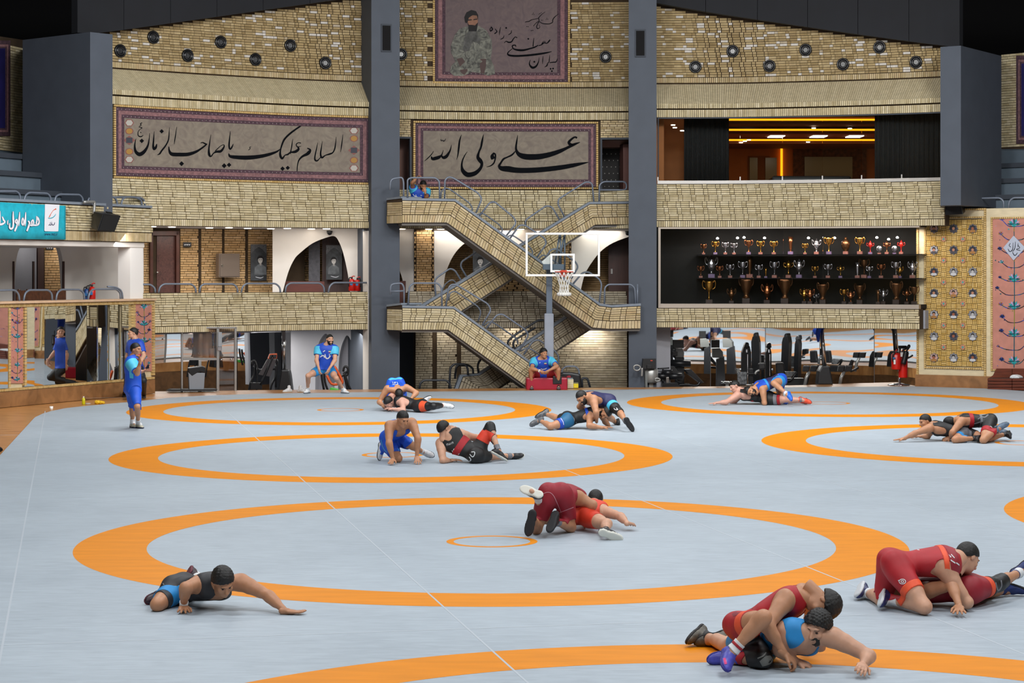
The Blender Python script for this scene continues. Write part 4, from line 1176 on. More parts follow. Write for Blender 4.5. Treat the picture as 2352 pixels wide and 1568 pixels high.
class Person:
    def __init__(P_, sp, verbose=False):
        P_.sp = sp; S = sp.get('S', 1.0); b = sp.get('b', 1.0); J = solve_pose(sp, verbose); P_.J = J
        h = sp.get('h', .014)
        pel, nk, hd = J['pel'], J['nk'], J['hd']
        rsh = J['shR'] - J['shL']; u = nk - pel
        if 'hipL' not in J:
            rr = unit(rsh - unit(u) * (rsh @ unit(u))); J['hipL'], J['hipR'] = pel - rr * .1 * S, pel + rr * .1 * S
        rh = J['hipR'] - J['hipL']
        mid = (pel + nk) / 2 + A3(sp.get('bend', (0, 0, 0)))
        Fp, Fc = frame(rh, mid - pel), frame(rsh, nk - mid)
        Fm = frame(unit(rh) + unit(rsh), u)
        P_.Fp, P_.Fc, P_.Fm = Fp, Fc, Fm
        sb = S * b
        T = []
        T.append((('e', pel + Fp[2] * .03 * S, Fp, A3((.160, .112, .125)) * sb), .05))
        T.append((('e', mid - Fm[2] * .02, Fm, A3((.146, .105, .16)) * sb), .06))
        ch = mid * .36 + nk * .64 - Fc[2] * .015
        P_.ch = ch
        T.append((('e', ch, Fc, A3((.178, .118, .165)) * sb), .06))
        T.append((('c', J['shL'] * .8 + nk * .2, J['shR'] * .8 + nk * .2, .062 * sb, .062 * sb), .05))
        for s, sh in ((-1, J['shL']), (1, J['shR'])):
            T.append((('e', ch + Fc[0] * s * .078 * S + Fc[1] * .065 * S + Fc[2] * .04 * S, Fc, A3((.085, .052, .07)) * sb), .03))
            T.append((('c', ch + Fc[0] * s * .125 * S + Fc[2] * .04 - Fc[1] * .02, mid + Fm[0] * s * .10 * S, .065 * sb, .05 * sb), .05))
            T.append((('c', nk + (A3(hd) - nk) * .35 - Fc[1] * .02, sh * .85 + nk * .15, .045 * sb, .055 * sb), .05))
        for s, hp in ((-1, J['hipL']), (1, J['hipR'])):
            T.append((('e', hp * .8 + pel * .2 - Fp[1] * .055 * S - Fp[2] * .02, Fp, A3((.092, .085, .095)) * sb), .04))
        Lg = []; P_.bk = {}
        for q in 'LR':
            if 'kn' + q not in J: continue
            hp, kn = J['hip' + q], J['kn' + q]
            Lg.append((('c', hp, kn, .092 * sb, .057 * sb), .05))
            Lg.append((('c', hp + (kn - hp) * .15, hp + (kn - hp) * .62, .098 * sb, .07 * sb), .05))
            if 'an' + q in J:
                an = J['an' + q]
                ax = unit(an - kn); th = unit(hp - kn)
                bk = th - ax * (th @ ax)
                bk = unit(bk) if np.linalg.norm(bk) > .15 else -Fp[1]
                P_.bk[q] = bk
                Lg.append((('c', kn, an, .052 * sb, .036 * S), .04))
                Lg.append((('c', kn + (an - kn) * .14 + bk * .012, kn + (an - kn) * .46 + bk * .018 * S, .050 * sb, .044 * sb), .04))
                if 'to' + q in J:
                    Lg.append((('c', an, an + unit(J['to' + q] - an) * .10 * S, .036 * S, .026 * S), .03))
        Ar = []; Up = []
        for q in 'LR':
            if 'el' + q not in J: continue
            sh, el = J['sh' + q], J['el' + q]
            Up.append((('c', sh, sh + (el - sh) * .25, .072 * sb, .064 * sb), .04))
            Up.append((('c', sh, el, .058 * sb, .043 * sb), .035))
            Up.append((('c', sh + (el - sh) * .35, sh + (el - sh) * .7, .057 * sb, .05 * sb), .03))
            if 'wr' + q in J:
                wr = J['wr' + q]
                Ar.append((('c', el, wr, .044 * sb, .029 * S), .03))
                Ar.append((('c', el + (wr - el) * .12, el + (wr - el) * .42, .049 * sb, .043 * sb), .03))
        Nk = [(('c', nk - unit(u) * .02, nk + (hd - nk) * .62, .066 * sb, .058 * S), .04)]
        al = [p for p, k in T + Lg + Up + Ar + Nk]
        lo = np.min([prim_box(p, .05)[0] for p in al], 0); hi = np.max([prim_box(p, .05)[1] for p in al], 0)
        g = Grid(lo, hi, h); P_.g = g
        fT = g.new()
        for p, k in T: put(g, fT, p, k * S)
        P_.fTo = fT.copy()
        for p, k in Lg: put(g, fT, p, k * S)
        P_.fT = fT
        fTU = fT.copy()
        for p, k in Up: put(g, fTU, p, k * S)
        P_.fTU = fTU
        fS = fTU.copy()                      # a loose jersey hangs straight from chest to hips
        put(g, fS, ('e', (mid + pel) / 2 + Fm[1] * .01, Fm, A3((.168, .128, .30)) * sb), .06)
        put(g, fS, ('e', ch, Fc, A3((.186, .128, .18)) * sb), .06)
        P_.fS = fS
        f = fTU.copy()
        for p, k in Ar + Nk: put(g, f, p, k * S)
        P_.f = f
        if sp.get('floor', True):
            zf = sp.get('z0', 0) + .003
            P_.flr = zf - g.ax[2][None, None, :]
        else: P_.flr = np.full((1, 1, 1), -1.)
        # ---- objects
        base = (pel[0], pel[1], sp.get('z0', 0.0))
        root = thing('person', sp['label'], 'person', base, group=sp.get('group')); P_.root = root
        skin = SKIN[sp.get('skin', 'a')]
        parts = [surfnet(np.maximum(f, P_.flr), g.lo, h)]
        hh = max(.007, h * .55)
        face = A3(sp.get('face', (0, -1, 0)))
        upv = A3(sp['hup']) if 'hup' in sp else hd - nk
        H_ = make_head(hd, face, upv, S * sp.get('hs', 1.0), skin, sp.get('hair', 'short'), sp.get('beard', 0), h=hh)
        parts.append(H_['head'])
        for q in 'LR':
            if 'ha' + q in J:
                o = sp.get('hand' + q, {})
                parts.append(make_hand(J['wr' + q], J['ha' + q], o.get('palm', (0, 0, -1)), o.get('th', 1 if q == 'L' else -1), S * 1.03, o.get('curl', .25), o.get('spread', .12), h=max(.0055, h * .42)))
        P_.body = obj('body', mesh_from('body', parts, skin), root)
        P_.hair = obj('hair', mesh_from('hair', H_['hair'], sp.get('hairm', HAIR)), root)
        if sp.get('eyes', True):
            for e in H_['eyes']: obj('eye', mesh_from('eye', [e], EYE), root)
        P_.parts = {}
        for q in 'LR':
            m = sp.get('shoe' + q, sp.get('shoes'))
            if m and 'to' + q in J:
                up, so = make_shoe(J['an' + q], J['to' + q], J['kn' + q], S, P_.bk[q], h=max(.008, h * .75), dno=(0, 0, -1) if sp.get('flat') else sp.get('dn' + q))
                s_ = obj('shoe', mesh_from('shoe', [up], m[0]), root)
                obj('sole', mesh_from('sole', [so], m[1]), s_)
                P_.parts['shoe' + q] = s_
        for gm in sp.get('wear', []):
            P_.wear(*gm)
    def seg(P_, X, a, b, t0, t1, rl):
        a = P_.J[a] if isinstance(a, str) else A3(a); b = P_.J[b] if isinstance(b, str) else A3(b)
        ab = b - a; L = np.linalg.norm(ab); ax = ab / L
        t = (X - a) @ ax
        rad = np.linalg.norm(X - a - t[..., None] * ax, axis=-1)
        return np.maximum(np.maximum(t0 * L - t, t - t1 * L), rad - rl)
    def wear(P_, name, m, off, kind, *args):
        """a garment: the body's own surface pushed out by off, trimmed to the garment's zone"""
        g = P_.g; S = P_.sp.get('S', 1.0)
        J, Fc, Fp = P_.J, P_.Fc, P_.Fp
        fld = P_.fT
        if kind == 'shirt': fld = P_.fS
        if kind == 'seg': fld = {'T': P_.fT, 'A': P_.f, 'U': P_.fS, 'O': P_.fTo}[args[5] if len(args) > 5 else ('A' if args[0][:2] in ('sh', 'el') else 'T')]
        X, Q = surfnet(np.maximum(fld - off, P_.flr), g.lo, g.h)
        sg = lambda *a: P_.seg(X, *a)
        big = np.full(len(X), .3)
        th = lambda t0, t1, rl=.17: np.minimum(*[sg('hip' + q, 'kn' + q, t0, t1, rl * S) if 'kn' + q in J else big for q in 'LR'])
        if kind == 'singlet':
            leg = args[0] if args else .55
            deep = args[1] if len(args) > 1 else 0
            r = np.minimum(sg('pel', 'nk', -.30, 1.06, .30 * S), th(-.3, leg))
            cut = big.copy()
            nk = J['nk']
            for s, q in ((-1, 'L'), (1, 'R')):
                sh = J['sh' + q]; out = unit(sh - nk)
                cut = np.minimum(cut, prim_d(X, ('c', sh + out * .02 * S, P_.ch + Fc[0] * s * .19 * S - Fc[2] * (.03 + .05 * deep) * S, .085 * S, (.075 + .01 * deep) * S)))
                cut = np.minimum(cut, prim_d(X, ('c', sh - out * (.015 + .01 * deep) * S, sh + out * .1, .08 * S, .1 * S)))
            dp = .09 + .10 * deep
            cut = np.minimum(cut, prim_d(X, ('c', nk + Fc[1] * .10 * S + Fc[2] * .06 * S, nk + Fc[1] * .15 * S - Fc[2] * dp * S, (.075 + .01 * deep) * S, (.07 + .02 * deep) * S)))
            cut = np.minimum(cut, prim_d(X, ('c', nk - Fc[1] * .05 * S + Fc[2] * .07 * S, nk - Fc[1] * .13 * S - Fc[2] * (.01 + .04 * deep), .075 * S, .055 * S)))
            cut = np.minimum(cut, prim_d(X, ('c', nk + Fc[2] * .02, J['hd'], .075 * S, .075 * S)))
            r = np.maximum(r, -cut)
        elif kind == 'shirt':
            hem, sl_ = args if args else (-.16, .62)
            r = np.minimum(sg('pel', 'nk', hem, 1.12, .215 * S), np.minimum(sg('shL', 'elL', -.5, sl_, .15 * S) if 'elL' in J else big, sg('shR', 'elR', -.5, sl_, .15 * S) if 'elR' in J else big))
            r = np.maximum(r, .078 * S - np.linalg.norm(X - (J['nk'] + Fc[2] * .085 + Fc[1] * .03), axis=-1))
        elif kind == 'shorts':
            r = np.minimum(sg('pel', 'nk', -.4, .16, .3 * S), th(-.25, args[0] if args else .75))
        elif kind == 'trousers':
            r = np.minimum(sg('pel', 'nk', -.4, .16, .3 * S), th(-.25, 1.25))
            for q in 'LR':
                if 'an' + q in J: r = np.minimum(r, sg('kn' + q, 'an' + q, -.35, .95, .16))
        elif kind == 'seg':          # bands, socks, wristbands, sleeve panels
            r = sg(args[0], args[1], args[2], args[3], (args[4] if len(args) > 4 else .15) * S)
        elif kind == 'knee':
            q = args[0]
            r = np.minimum(sg('hip' + q, 'kn' + q, 1 - (args[1] if len(args) > 1 else .3), 1.2, .12 * S), sg('kn' + q, 'an' + q, -.2, args[2] if len(args) > 2 else .25, .12 * S))
        V, full, polys = clip_mesh(X, Q, r, g, fld, off + .004)
        o = obj(name, mesh_poly(name, V, full, polys, m), P_.root)
        P_.parts.setdefault(name, o)
        return o
def decal(name, target, polys, material, parent, out=.004, zoom=(0, 0, 1), grow=0.0):
    """flat print on cloth or skin: outlines looked up on the real surface, laid a few millimetres proud of it"""
    me = target.data
    bv = BVHTree.FromPolygons([tuple(v.co) for v in me.vertices], [tuple(p.vertices) for p in me.polygons])
    mb = MB(); ox, oy, zs = zoom
    M = target.matrix_world
    bmx = bmesh.new()
    for poly in polys:
        vs = []
        for (x, y) in poly:
            vs.append(bmx.verts.new((ox + x / zs, oy + y / zs, 0)))
        try: bmx.faces.new(vs)
        except ValueError: pass
    bmesh.ops.triangulate(bmx, faces=bmx.faces[:])
    for _ in range(2 if grow else 1):
        ed = [e for e in bmx.edges if e.calc_length() > 2.5]
        if ed:
            bmesh.ops.subdivide_edges(bmx, edges=ed, cuts=1)
            bmesh.ops.triangulate(bmx, faces=bmx.faces[:])
    O = Vector((0, 0, H)); idx = {}
    for v in bmx.verts:
        d = at(v.co.x, v.co.y, 1.0) - O
        hit, nrm, _, _ = bv.ray_cast(O, d.normalized(), 90)
        if hit is not None:
            idx[v] = len(mb.v); mb.v.append(tuple(hit - d.normalized() * out))
    for f in bmx.faces:
        if all(v in idx for v in f.verts):
            p = [Vector(mb.v[idx[v]]) for v in f.verts]
            if max((p[i] - p[i - 1]).length for i in range(len(p))) < .18:
                mb.f.append(tuple(idx[v] for v in f.verts))
    bmx.free()
    if not mb.f: return None
    return mb.build(name, material, parent, smooth=True)
def stroke(pts, n=5):
    """brush stroke: (x, y, width) points -> outline polygons (one quad strip as small quads)"""
    P = smooth_pts(pts, n)
    T = np.gradient(P[:, :2], axis=0); L = np.linalg.norm(T, axis=1); L[L == 0] = 1; T /= L[:, None]
    N = np.stack([-T[:, 1], T[:, 0]], 1)
    A = P[:, :2] + N * P[:, 2:3] / 2; B = P[:, :2] - N * P[:, 2:3] / 2
    return [[tuple(A[i]), tuple(A[i + 1]), tuple(B[i + 1]), tuple(B[i])] for i in range(len(P) - 1)]
# ================================================================== the people
C_ = cloth
K_BLACK = C_('black_cloth', '#161618'); K_CHAR = C_('charcoal_cloth', '#2b2b2f'); K_RED = C_('red_cloth', '#a3121f'); K_ORANGE = C_('orange_red_cloth', '#d23a22'); K_MAROON = C_('maroon_cloth', '#7c0f22')
K_CRIM = C_('crimson_cloth', '#8e1426'); K_BLUE = C_('royal_blue_cloth', '#1546b4'); K_SHIRT = C_('bright_blue_jersey', '#0f4fc4'); K_SKY = C_('sky_blue_cloth', '#1f86c8'); K_CYAN = C_('cyan_cloth', '#49b4d8')
K_NAVY = C_('navy_cloth', '#20214f'); K_PURP = C_('violet_blue_cloth', '#2a2f8e'); K_WHITE = C_('white_cloth', '#d9dadb'); K_GREYC = C_('grey_cloth', '#6f7076'); K_TEAL = C_('teal_cloth', '#135a82'); K_HEMO = C_('orange_hem', '#e2502a')
K_PAD = C_('black_knee_pad', '#121315', .5)
K_SHORT = C_('red_shorts', '#8c1d22')
S_BLK = (mat('black_shoe', '#141417', .45), mat('black_sole', '#1d1d20', .7)); S_WHT = (mat('white_shoe', '#cfd0d2', .45, var=.2, scale=25), mat('black_sole', '#1d1d20', .7)); S_BW = (mat('black_shoe', '#141417', .45), mat('white_sole', '#d9d9cf', .6))
S_PUR = (mat('violet_shoe', '#4a4bb0', .45, var=.25, scale=20), mat('violet_sole', '#2f2f86', .6)); S_CAM = (mat('camo_shoe', '#4f4a40', .5, var=.6, scale=22), mat('black_sole', '#1d1d20', .7)); S_NAV = (mat('navy_red_shoe', '#232a5c', .45, var=.3, scale=15), mat('pale_grey_sole', '#c3c7cb', .6))
S_GRY = (mat('grey_black_shoe', '#5b5c5f', .45, var=.5, scale=30), mat('black_sole', '#1d1d20', .7)); S_BLU = (mat('bright_blue_shoe', '#1d63c8', .45, var=.2, scale=20), mat('blue_sole', '#2a4a9a', .6)); S_ORG = (mat('orange_shoe', '#d9492a', .45), mat('navy_sole', '#1e2440', .6))
S_SLATE = (mat('slate_blue_shoe', '#566a80', .5, var=.2, scale=20), mat('grey_sole', '#55585e', .6)); S_DPUR = (mat('dark_plum_shoe', '#2a1220', .45, var=.3, scale=15), mat('plum_sole', '#5a1c2c', .6)); S_BEIGE = (mat('beige_white_shoe', '#b4b09b', .5, var=.25, scale=20), mat('navy_sole', '#1e2440', .6))
S_SOCK = (K_WHITE, mat('grey_sock_sole', '#6d7178', .8))
Z1, Z2, Z3, Z4, Z5, Z6, Z7, Z8 = (840, 860, 5.88), (1180, 860, 7.35), (1160, 1080, 6.918), (300, 1270, 5.6), (1500, 1300, 4.276), (1890, 1230, 5.091), (1600, 830, 7.84), (2020, 920, 7.084)
ZA, ZB_, ZC, ZD = (0, 660, 4.355), (380, 660, 4.612), (1160, 600, 4.9), (880, 380, 7.127)
PEOPLE = []
def socks(m, a=.68, b=.97, qs='LR', off=.007):
    return [('sock', m, off, 'seg', 'kn' + q, 'an' + q, a, b, .1) for q in qs]
PEOPLE.append(dict(name='w_front_left', label='wrestler in dark singlet with blue hem propped on one arm, alone at front left', zoom=Z4, D=18.4, h=.012, skin='a', hair='full', face=(.38, -.62, -.68), hup=(.1, -.55, .8), beard=0, b=1.02,
    J=dict(pel=(650, 480, .42), hipL=(725, 440, .50), hipR=(560, 490, .42), nk=(1150, 405, '-'), shL=(1430, 375, '+'), shR=(880, 400, '+'), hd=(1190, 365, '-'), elR=(705, 440, '-'), wrR=(682, 680, -.05), haR=(675, 815, '-'), elL=(1770, 545, '-'), wrL=(1990, 745, '-'), haL=(2190, 760, '0'),
           knR=(345, 660, '-'), anR=(450, 500, '+'), toR=(215, 615, '0'), knL=(900, 430, '+'), anL=(835, 290, '+'), toL=(770, 215, '+')),
    handR=dict(palm=(0, 0, -1), th=1, spread=.3, curl=.1), handL=dict(palm=(0, 0, -1), th=1, curl=-.12), shoes=S_DPUR,
    wear=[('singlet', K_CHAR, .007, 'singlet', .6), ('hem_band', K_SKY, .010, 'seg', 'hipR', 'knR', .42, .64, .16), ('wristband', K_WHITE, .008, 'seg', 'elR', 'wrR', .78, .98, .07, 'A')] + socks(K_WHITE)))
PEOPLE.append(dict(name='w_red_top_front', label='wrestler in red singlet kneeling on top of the man with blue straps', zoom=Z5, D=15.8, h=.012, skin='a', hair='full', face=(-.62, -.3, -.72), hup=(.75, -.25, -.3), beard=0,
    J=dict(pel=(880, 620, .22), hipL=(900, 640, .32), hipR=(860, 610, .12), nk=(1430, 300, .18), shL=(1470, 265, '+'), shR=(1300, 330, '-'), hd=(1670, 370, .1), elR=(1120, 580, -.16), wrR=(1290, 860, -.2), haR=(1375, 930, '0'), elL=(1560, 480, '+'), wrL=(1470, 690, '0'),
           knR=(1085, 505, '-'), anR=(775, 835, '0'), toR=(720, 1010, '-'), knL=(1075, 905, '-'), anL=(800, 905, '+'), toL=(500, 925, '0')),
    handR=dict(palm=(-.4, .2, -.6), curl=.75), shoes=S_PUR,
    wear=[('singlet', K_RED, .007, 'singlet', .5), ('hem_band', K_HEMO, .010, 'seg', 'hipR', 'knR', .3, .5, .16), ('knee_pad', K_PAD, .016, 'knee', 'L', .32, .3), ('sock', K_WHITE, .007, 'seg', 'knR', 'anR', .74, .97, .1), ('sock_stripe', K_RED, .010, 'seg', 'knR', 'anR', .80, .86, .1)]))
PEOPLE.append(dict(name='w_blue_bottom_front', label='wrestler with blue straps pinned prone and reaching out, at front right', zoom=Z5, D=15.8, h=.012, skin='b', hair='curly', face=(-.5, -.82, -.28), hup=(.15, -.1, 1), beard=1, b=1.03,
    J=dict(pel=(1010, 770, .5), nk=(1530, 670, '-'), shR=(1290, 650, '-'), shL=(1775, 700, '+'), hd=(1610, 610, -.08), elR=(1240, 820, -.1), wrR=(1410, 935, -.02), haR=(1480, 955, '0'), elL=(2120, 880, '-'), wrL=(2060, 965, -.35), haL=(2045, 1010, '-'),
           knR=(740, 790, '+'), anR=(500, 680, '+'), toR=(260, 775, '0'), knL=(860, 770, '+'), anL=(660, 730, '+'), toL=(560, 740, '0')),
    handR=dict(palm=(0, .3, -1), curl=.7), handL=dict(palm=(-.3, .3, -.9), curl=.35), shoes=S_CAM,
    wear=[('singlet', K_SKY, .007, 'singlet', .55, 1.6), ('sock', K_BLACK, .007, 'seg', 'knR', 'anR', .78, .98, .1)]))
PEOPLE.append(dict(name='w_red_top_right', label='wrestler in red singlet kneeling astride a prone opponent at the right edge', zoom=Z6, D=18.45, h=.012, skin='b', hair='short', face=(.66, .3, -.62), S=1.04, b=1.03,
    J=dict(pel=(830, 340, .1), hipR=(860, 380, 0.0), hipL=(800, 340, .2), nk=(1540, 290, .12), shR=(1440, 420, '-'), shL=(1600, 290, '+'), hd=(1690, 255, .2), elR=(1690, 780, '-'), wrR=(1600, 760, '+'), elL=(1700, 560, '+'), wrL=(1600, 700, '0'),
           knR=(1190, 830, '-'), anR=(770, 740, '+'), toR=(600, 880, '-'), knL=(690, 740, '+'), anL=(500, 660, '+'), toL=(250, 790, '0')),
    shoes=S_NAV, wear=[('singlet', K_RED, .008, 'singlet', .62), ('hem_band', K_HEMO, .011, 'seg', 'hipR', 'knR', .5, .64, .17), ('upper_back_panel', K_CRIM, .011, 'seg', 'pel', 'nk', .84, 1.0, .22, 'O'), ('chest_band', K_HEMO, .012, 'seg', 'pel', 'nk', .74, .82, .24, 'O')] + socks(K_WHITE, .70, .97)))
PEOPLE.append(dict(name='w_red_bottom_right', label='wrestler in red lying prone under the kneeling man, black knee pad, at the right edge', zoom=Z6, D=18.6, h=.012, skin='a', hair='short', face=(-.7, .2, -.6), eyes=False,
    J=dict(pel=(1700, 640, .05), nk=(1080, 610, .15), shL=(1180, 650, '-'), shR=(1180, 580, '+'), hd=(880, 590, .2), elL=(1510, 570, '-'), wrL=(1590, 815, '-'), haL=(1600, 905, '-'), elR=(1000, 700, '+'), wrR=(1150, 740, '0'),
           knL=(2050, 560, '+'), anL=(2300, 430, '+'), toL=(2375, 370, '0'), knR=(1930, 650, '+'), anR=(2130, 640, '+'), toR=(2240, 650, '0')),
    handL=dict(palm=(0, 0, -1), spread=.35, curl=.05, th=-1), shoes=(mat('navy_yellow_shoe', '#162a66', .45, var=.2, scale=20), mat('black_sole', '#1d1d20', .7)),
    wear=[('singlet', K_CRIM, .007, 'singlet', .62), ('hem_band', K_HEMO, .010, 'seg', 'hipL', 'knL', .5, .64, .16), ('knee_pad', K_PAD, .013, 'knee', 'L', .34, .26), ('sock', K_WHITE, .007, 'seg', 'knL', 'anL', .84, .97, .1)]))
PEOPLE.append(dict(name='w_maroon_top_centre', label='wrestler in crimson singlet kneeling with back turned, on the front centre circle', zoom=Z3, D=23.6, h=.012, skin='a', hair='short', face=(.5, .6, -.6), eyes=False, S=1.03, b=1.03,
    J=dict(pel=(800, 390, .1), hipL=(670, 410, .08), hipR=(930, 410, .12), nk=(1060, 400, '+'), shR=(1120, 420, .45), shL=(960, 360, .6), hd=(1130, 460, .75), elR=(1390, 540, .4), wrR=(1350, 690, .45), haR=(1320, 740, '0'), elL=(900, 560, .6), wrL=(1000, 700, .6),
           knR=(1040, 900, '+'), anR=(800, 810, '-'), toR=(670, 1040, '-'), knL=(500, 930, '+'), anL=(430, 740, '-'), toL=(360, 1040, '-')),
    shoes=S_BLK, wear=[('singlet', K_CRIM, .008, 'singlet', .62), ('sock', K_GREYC, .007, 'seg', 'knR', 'anR', .8, .97, .1)]))
PEOPLE.append(dict(name='w_orange_bottom_centre', label='wrestler in orange red singlet lying prone with one foot up, on the front centre circle', zoom=Z3, D=23.4, h=.012, skin='b', hair='short', face=(.15, .75, -.4), eyes=False,
    J=dict(pel=(1210, 710, .75), hipL=(1110, 720, .72), hipR=(1300, 750, .66), nk=(1400, 590, '+'), shR=(1530, 640, '-'), shL=(1310, 540, '+'), hd=(1440, 480, '+'), elR=(1830, 730, '-'), wrR=(1945, 845, '-'), haR=(2020, 835, '+'), elL=(1180, 620, '+'), wrL=(1300, 600, '+'),
           knR=(1620, 850, '-'), anR=(1600, 960, '-'), toR=(1740, 1030, '0'), knL=(650, 770, '-'), anL=(505, 400, '-'), toL=(330, 250, '-')), dnL=(-.25, -.8, .5),
    handR=dict(palm=(0, 0, -1)), shoes=S_BW, wear=[('singlet', K_ORANGE, .007, 'singlet', .55), ('sock', K_WHITE, .007, 'seg', 'knL', 'anL', .78, .98, .1)]))
PEOPLE.append(dict(name='w_grey_blue_prone', label='wrestler in black and blue singlet lying prone, face down under a bearded man', zoom=Z2, D=39.5, h=.015, skin='a', hair='short', face=(-.25, -.6, -.72), hup=(.8, -.2, .4), beard=1, S=1.06,
    J=dict(pel=(930, 760, .12), nk=(1400, 640, .12), shR=(1300, 690, '-'), shL=(1430, 590, '+'), hd=(1545, 640, 0), elR=(1270, 860, '-'), wrR=(1500, 895, '0'), haR=(1650, 880, '0'), elL=(1540, 790, '+'), wrL=(1610, 860, '0'),
           knR=(620, 875, '-'), anR=(445, 775, '+'), toR=(270, 865, '0'), knL=(730, 740, '+'), anL=(540, 665, '+'), toL=(395, 720, '0')),
    handR=dict(palm=(.2, 0, -1), curl=.15, th=-1), shoes=S_GRY, wear=[('singlet', K_BLACK, .009, 'singlet', .6), ('thigh_panel', K_TEAL, .012, 'seg', 'hipR', 'knR', -.05, .45, .17), ('hem_band', K_BLUE, .012, 'seg', 'hipR', 'knR', .45, .64, .17), ('waist_flash', K_BLUE, .013, 'seg', 'pel', 'nk', .62, .72, .2, 'O')]))
PEOPLE.append(dict(name='w_navy_top', label='bearded wrestler in navy singlet with sky blue hem leaning over the prone man', zoom=Z2, D=39.4, h=.015, skin='a', hair='buzz', face=(-.5, -.5, -.7), hup=(-.3, .1, .9), beard=2, S=1.06, b=1.06,
    J=dict(pel=(1590, 440, .35), hipL=(1610, 480, .25), hipR=(1570, 470, .48), nk=(1275, 400, .2), shL=(1345, 420, '-'), shR=(1250, 370, '+'), hd=(1150, 385, .12), elL=(1390, 640, '-'), wrL=(1400, 800, '+'), elR=(1110, 540, '+'), wrR=(1240, 600, '0'),
           knL=(1770, 620, '-'), anL=(1900, 800, '-'), toL=(1985, 915, '0'), knR=(1600, 720, '+'), anR=(1720, 800, '+'), toR=(1850, 850, '0')),
    shoes=S_BLK, wear=[('singlet', K_NAVY, .009, 'singlet', .5), ('hem_band', K_CYAN, .012, 'seg', 'hipL', 'knL', .34, .54, .17), ('knee_pad', K_PAD, .014, 'knee', 'L', .42, .12), ('back_band', K_CYAN, .013, 'seg', 'pel', 'nk', .52, .60, .13, 'O')] + socks(K_GREYC, .8)))
PEOPLE.append(dict(name='w_black_prone_far', label='wrestler in black singlet prone with arm stretched out, orange shoe, far right circle', zoom=Z7, D=46.7, h=.017, skin='d', hair='buzz', face=(-.85, -.3, -.4), S=1.08, b=1.05,
    J=dict(pel=(1270, 670, .05), nk=(800, 560, .1), shL=(730, 610, '-'), shR=(850, 540, '+'), hd=(690, 450, .1), elL=(540, 730, '-'), wrL=(370, 745, '0'), haL=(230, 757, '0'), elR=(690, 715, '+'), wrR=(610, 735, '0'),
           knL=(1650, 680, '-'), anL=(1900, 690, '0'), toL=(2070, 745, '0'), knR=(1640, 700, '+'), anR=(1930, 720, '+'), toR=(2020, 765, '0')),
    handL=dict(palm=(0, 0, -1), curl=0), shoes=S_ORG, wear=[('singlet', K_BLACK, .010, 'singlet', .6), ('hem_band', K_RED, .014, 'seg', 'hipL', 'knL', .5, .63, .17), ('thigh_panel', K_GREYC, .014, 'seg', 'hipL', 'knL', .33, .49, .17), ('side_flash', K_RED, .014, 'seg', 'pel', 'nk', .48, .58, .17, 'O'), ('sock', K_GREYC, .009, 'seg', 'knL', 'anL', .8, .97, .1)]))
PEOPLE.append(dict(name='w_blue_top_far', label='bearded wrestler in blue singlet resting his head on the far prone man', zoom=Z7, D=46.6, h=.017, skin='a', hair='short', face=(.1, -.95, -.25), hup=(-.85, .1, .25), beard=2, S=1.06, b=1.03,
    J=dict(pel=(1500, 320, .15), hipL=(1540, 350, .05), hipR=(1500, 350, .3), nk=(1100, 480, .1), shL=(1190, 500, '-'), shR=(1100, 420, '+'), hd=(960, 530, -.08), elL=(1225, 750, '-'), wrL=(1180, 700, '+'), elR=(1050, 640, '+'), wrR=(1150, 660, '+'),
           knL=(1390, 390, '-'), anL=(1630, 590, '-'), toL=(1710, 700, '-'), knR=(1490, 590, '+'), anR=(1570, 720, '+'), toR=(1620, 740, '0')),
    shoes=S_BLU, wear=[('singlet', K_BLUE, .010, 'singlet', .45), ('hem_band', K_SKY, .014, 'seg', 'hipL', 'knL', .2, .46, .17), ('back_panel', K_NAVY, .013, 'seg', 'pel', 'nk', .05, .55, .2, 'O'), ('shoulder_band', K_SKY, .014, 'seg', 'pel', 'nk', .58, .66, .2, 'O')] + socks(K_WHITE, .85)))
PEOPLE.append(dict(name='w_grey_prone_right', label='wrestler in black and grey singlet prone, reaching left, on the right middle circle', zoom=Z8, D=36.7, h=.015, skin='a', hair='short', face=(-.88, -.3, -.3), beard=0,
    J=dict(pel=(1330, 520, .1), nk=(870, 430, .1), shL=(810, 450, '-'), shR=(900, 400, '+'), hd=(745, 340, .08), elL=(590, 525, '-'), wrL=(390, 620, '0'), haL=(215, 640, '0'), elR=(790, 580, '+'), wrR=(680, 580, '0'), haR=(610, 580, '0'),
           knL=(1230, 635, '-'), anL=(1570, 610, '+'), toL=(1625, 705, '-'), knR=(1760, 620, '+'), anR=(2060, 540, '+'), toR=(2200, 655, '0')),
    handL=dict(palm=(0, 0, -1), curl=.02), handR=dict(palm=(0, 0, -1)), shoes=S_BLK, wear=[('singlet', K_BLACK, .009, 'singlet', .58), ('thigh_panel', K_GREYC, .012, 'seg', 'hipL', 'knL', -.05, .46, .17), ('hem_band', K_SKY, .012, 'seg', 'hipL', 'knL', .46, .62, .17), ('sock', K_BLACK, .009, 'seg', 'knL', 'anL', .8, .98, .1)]))
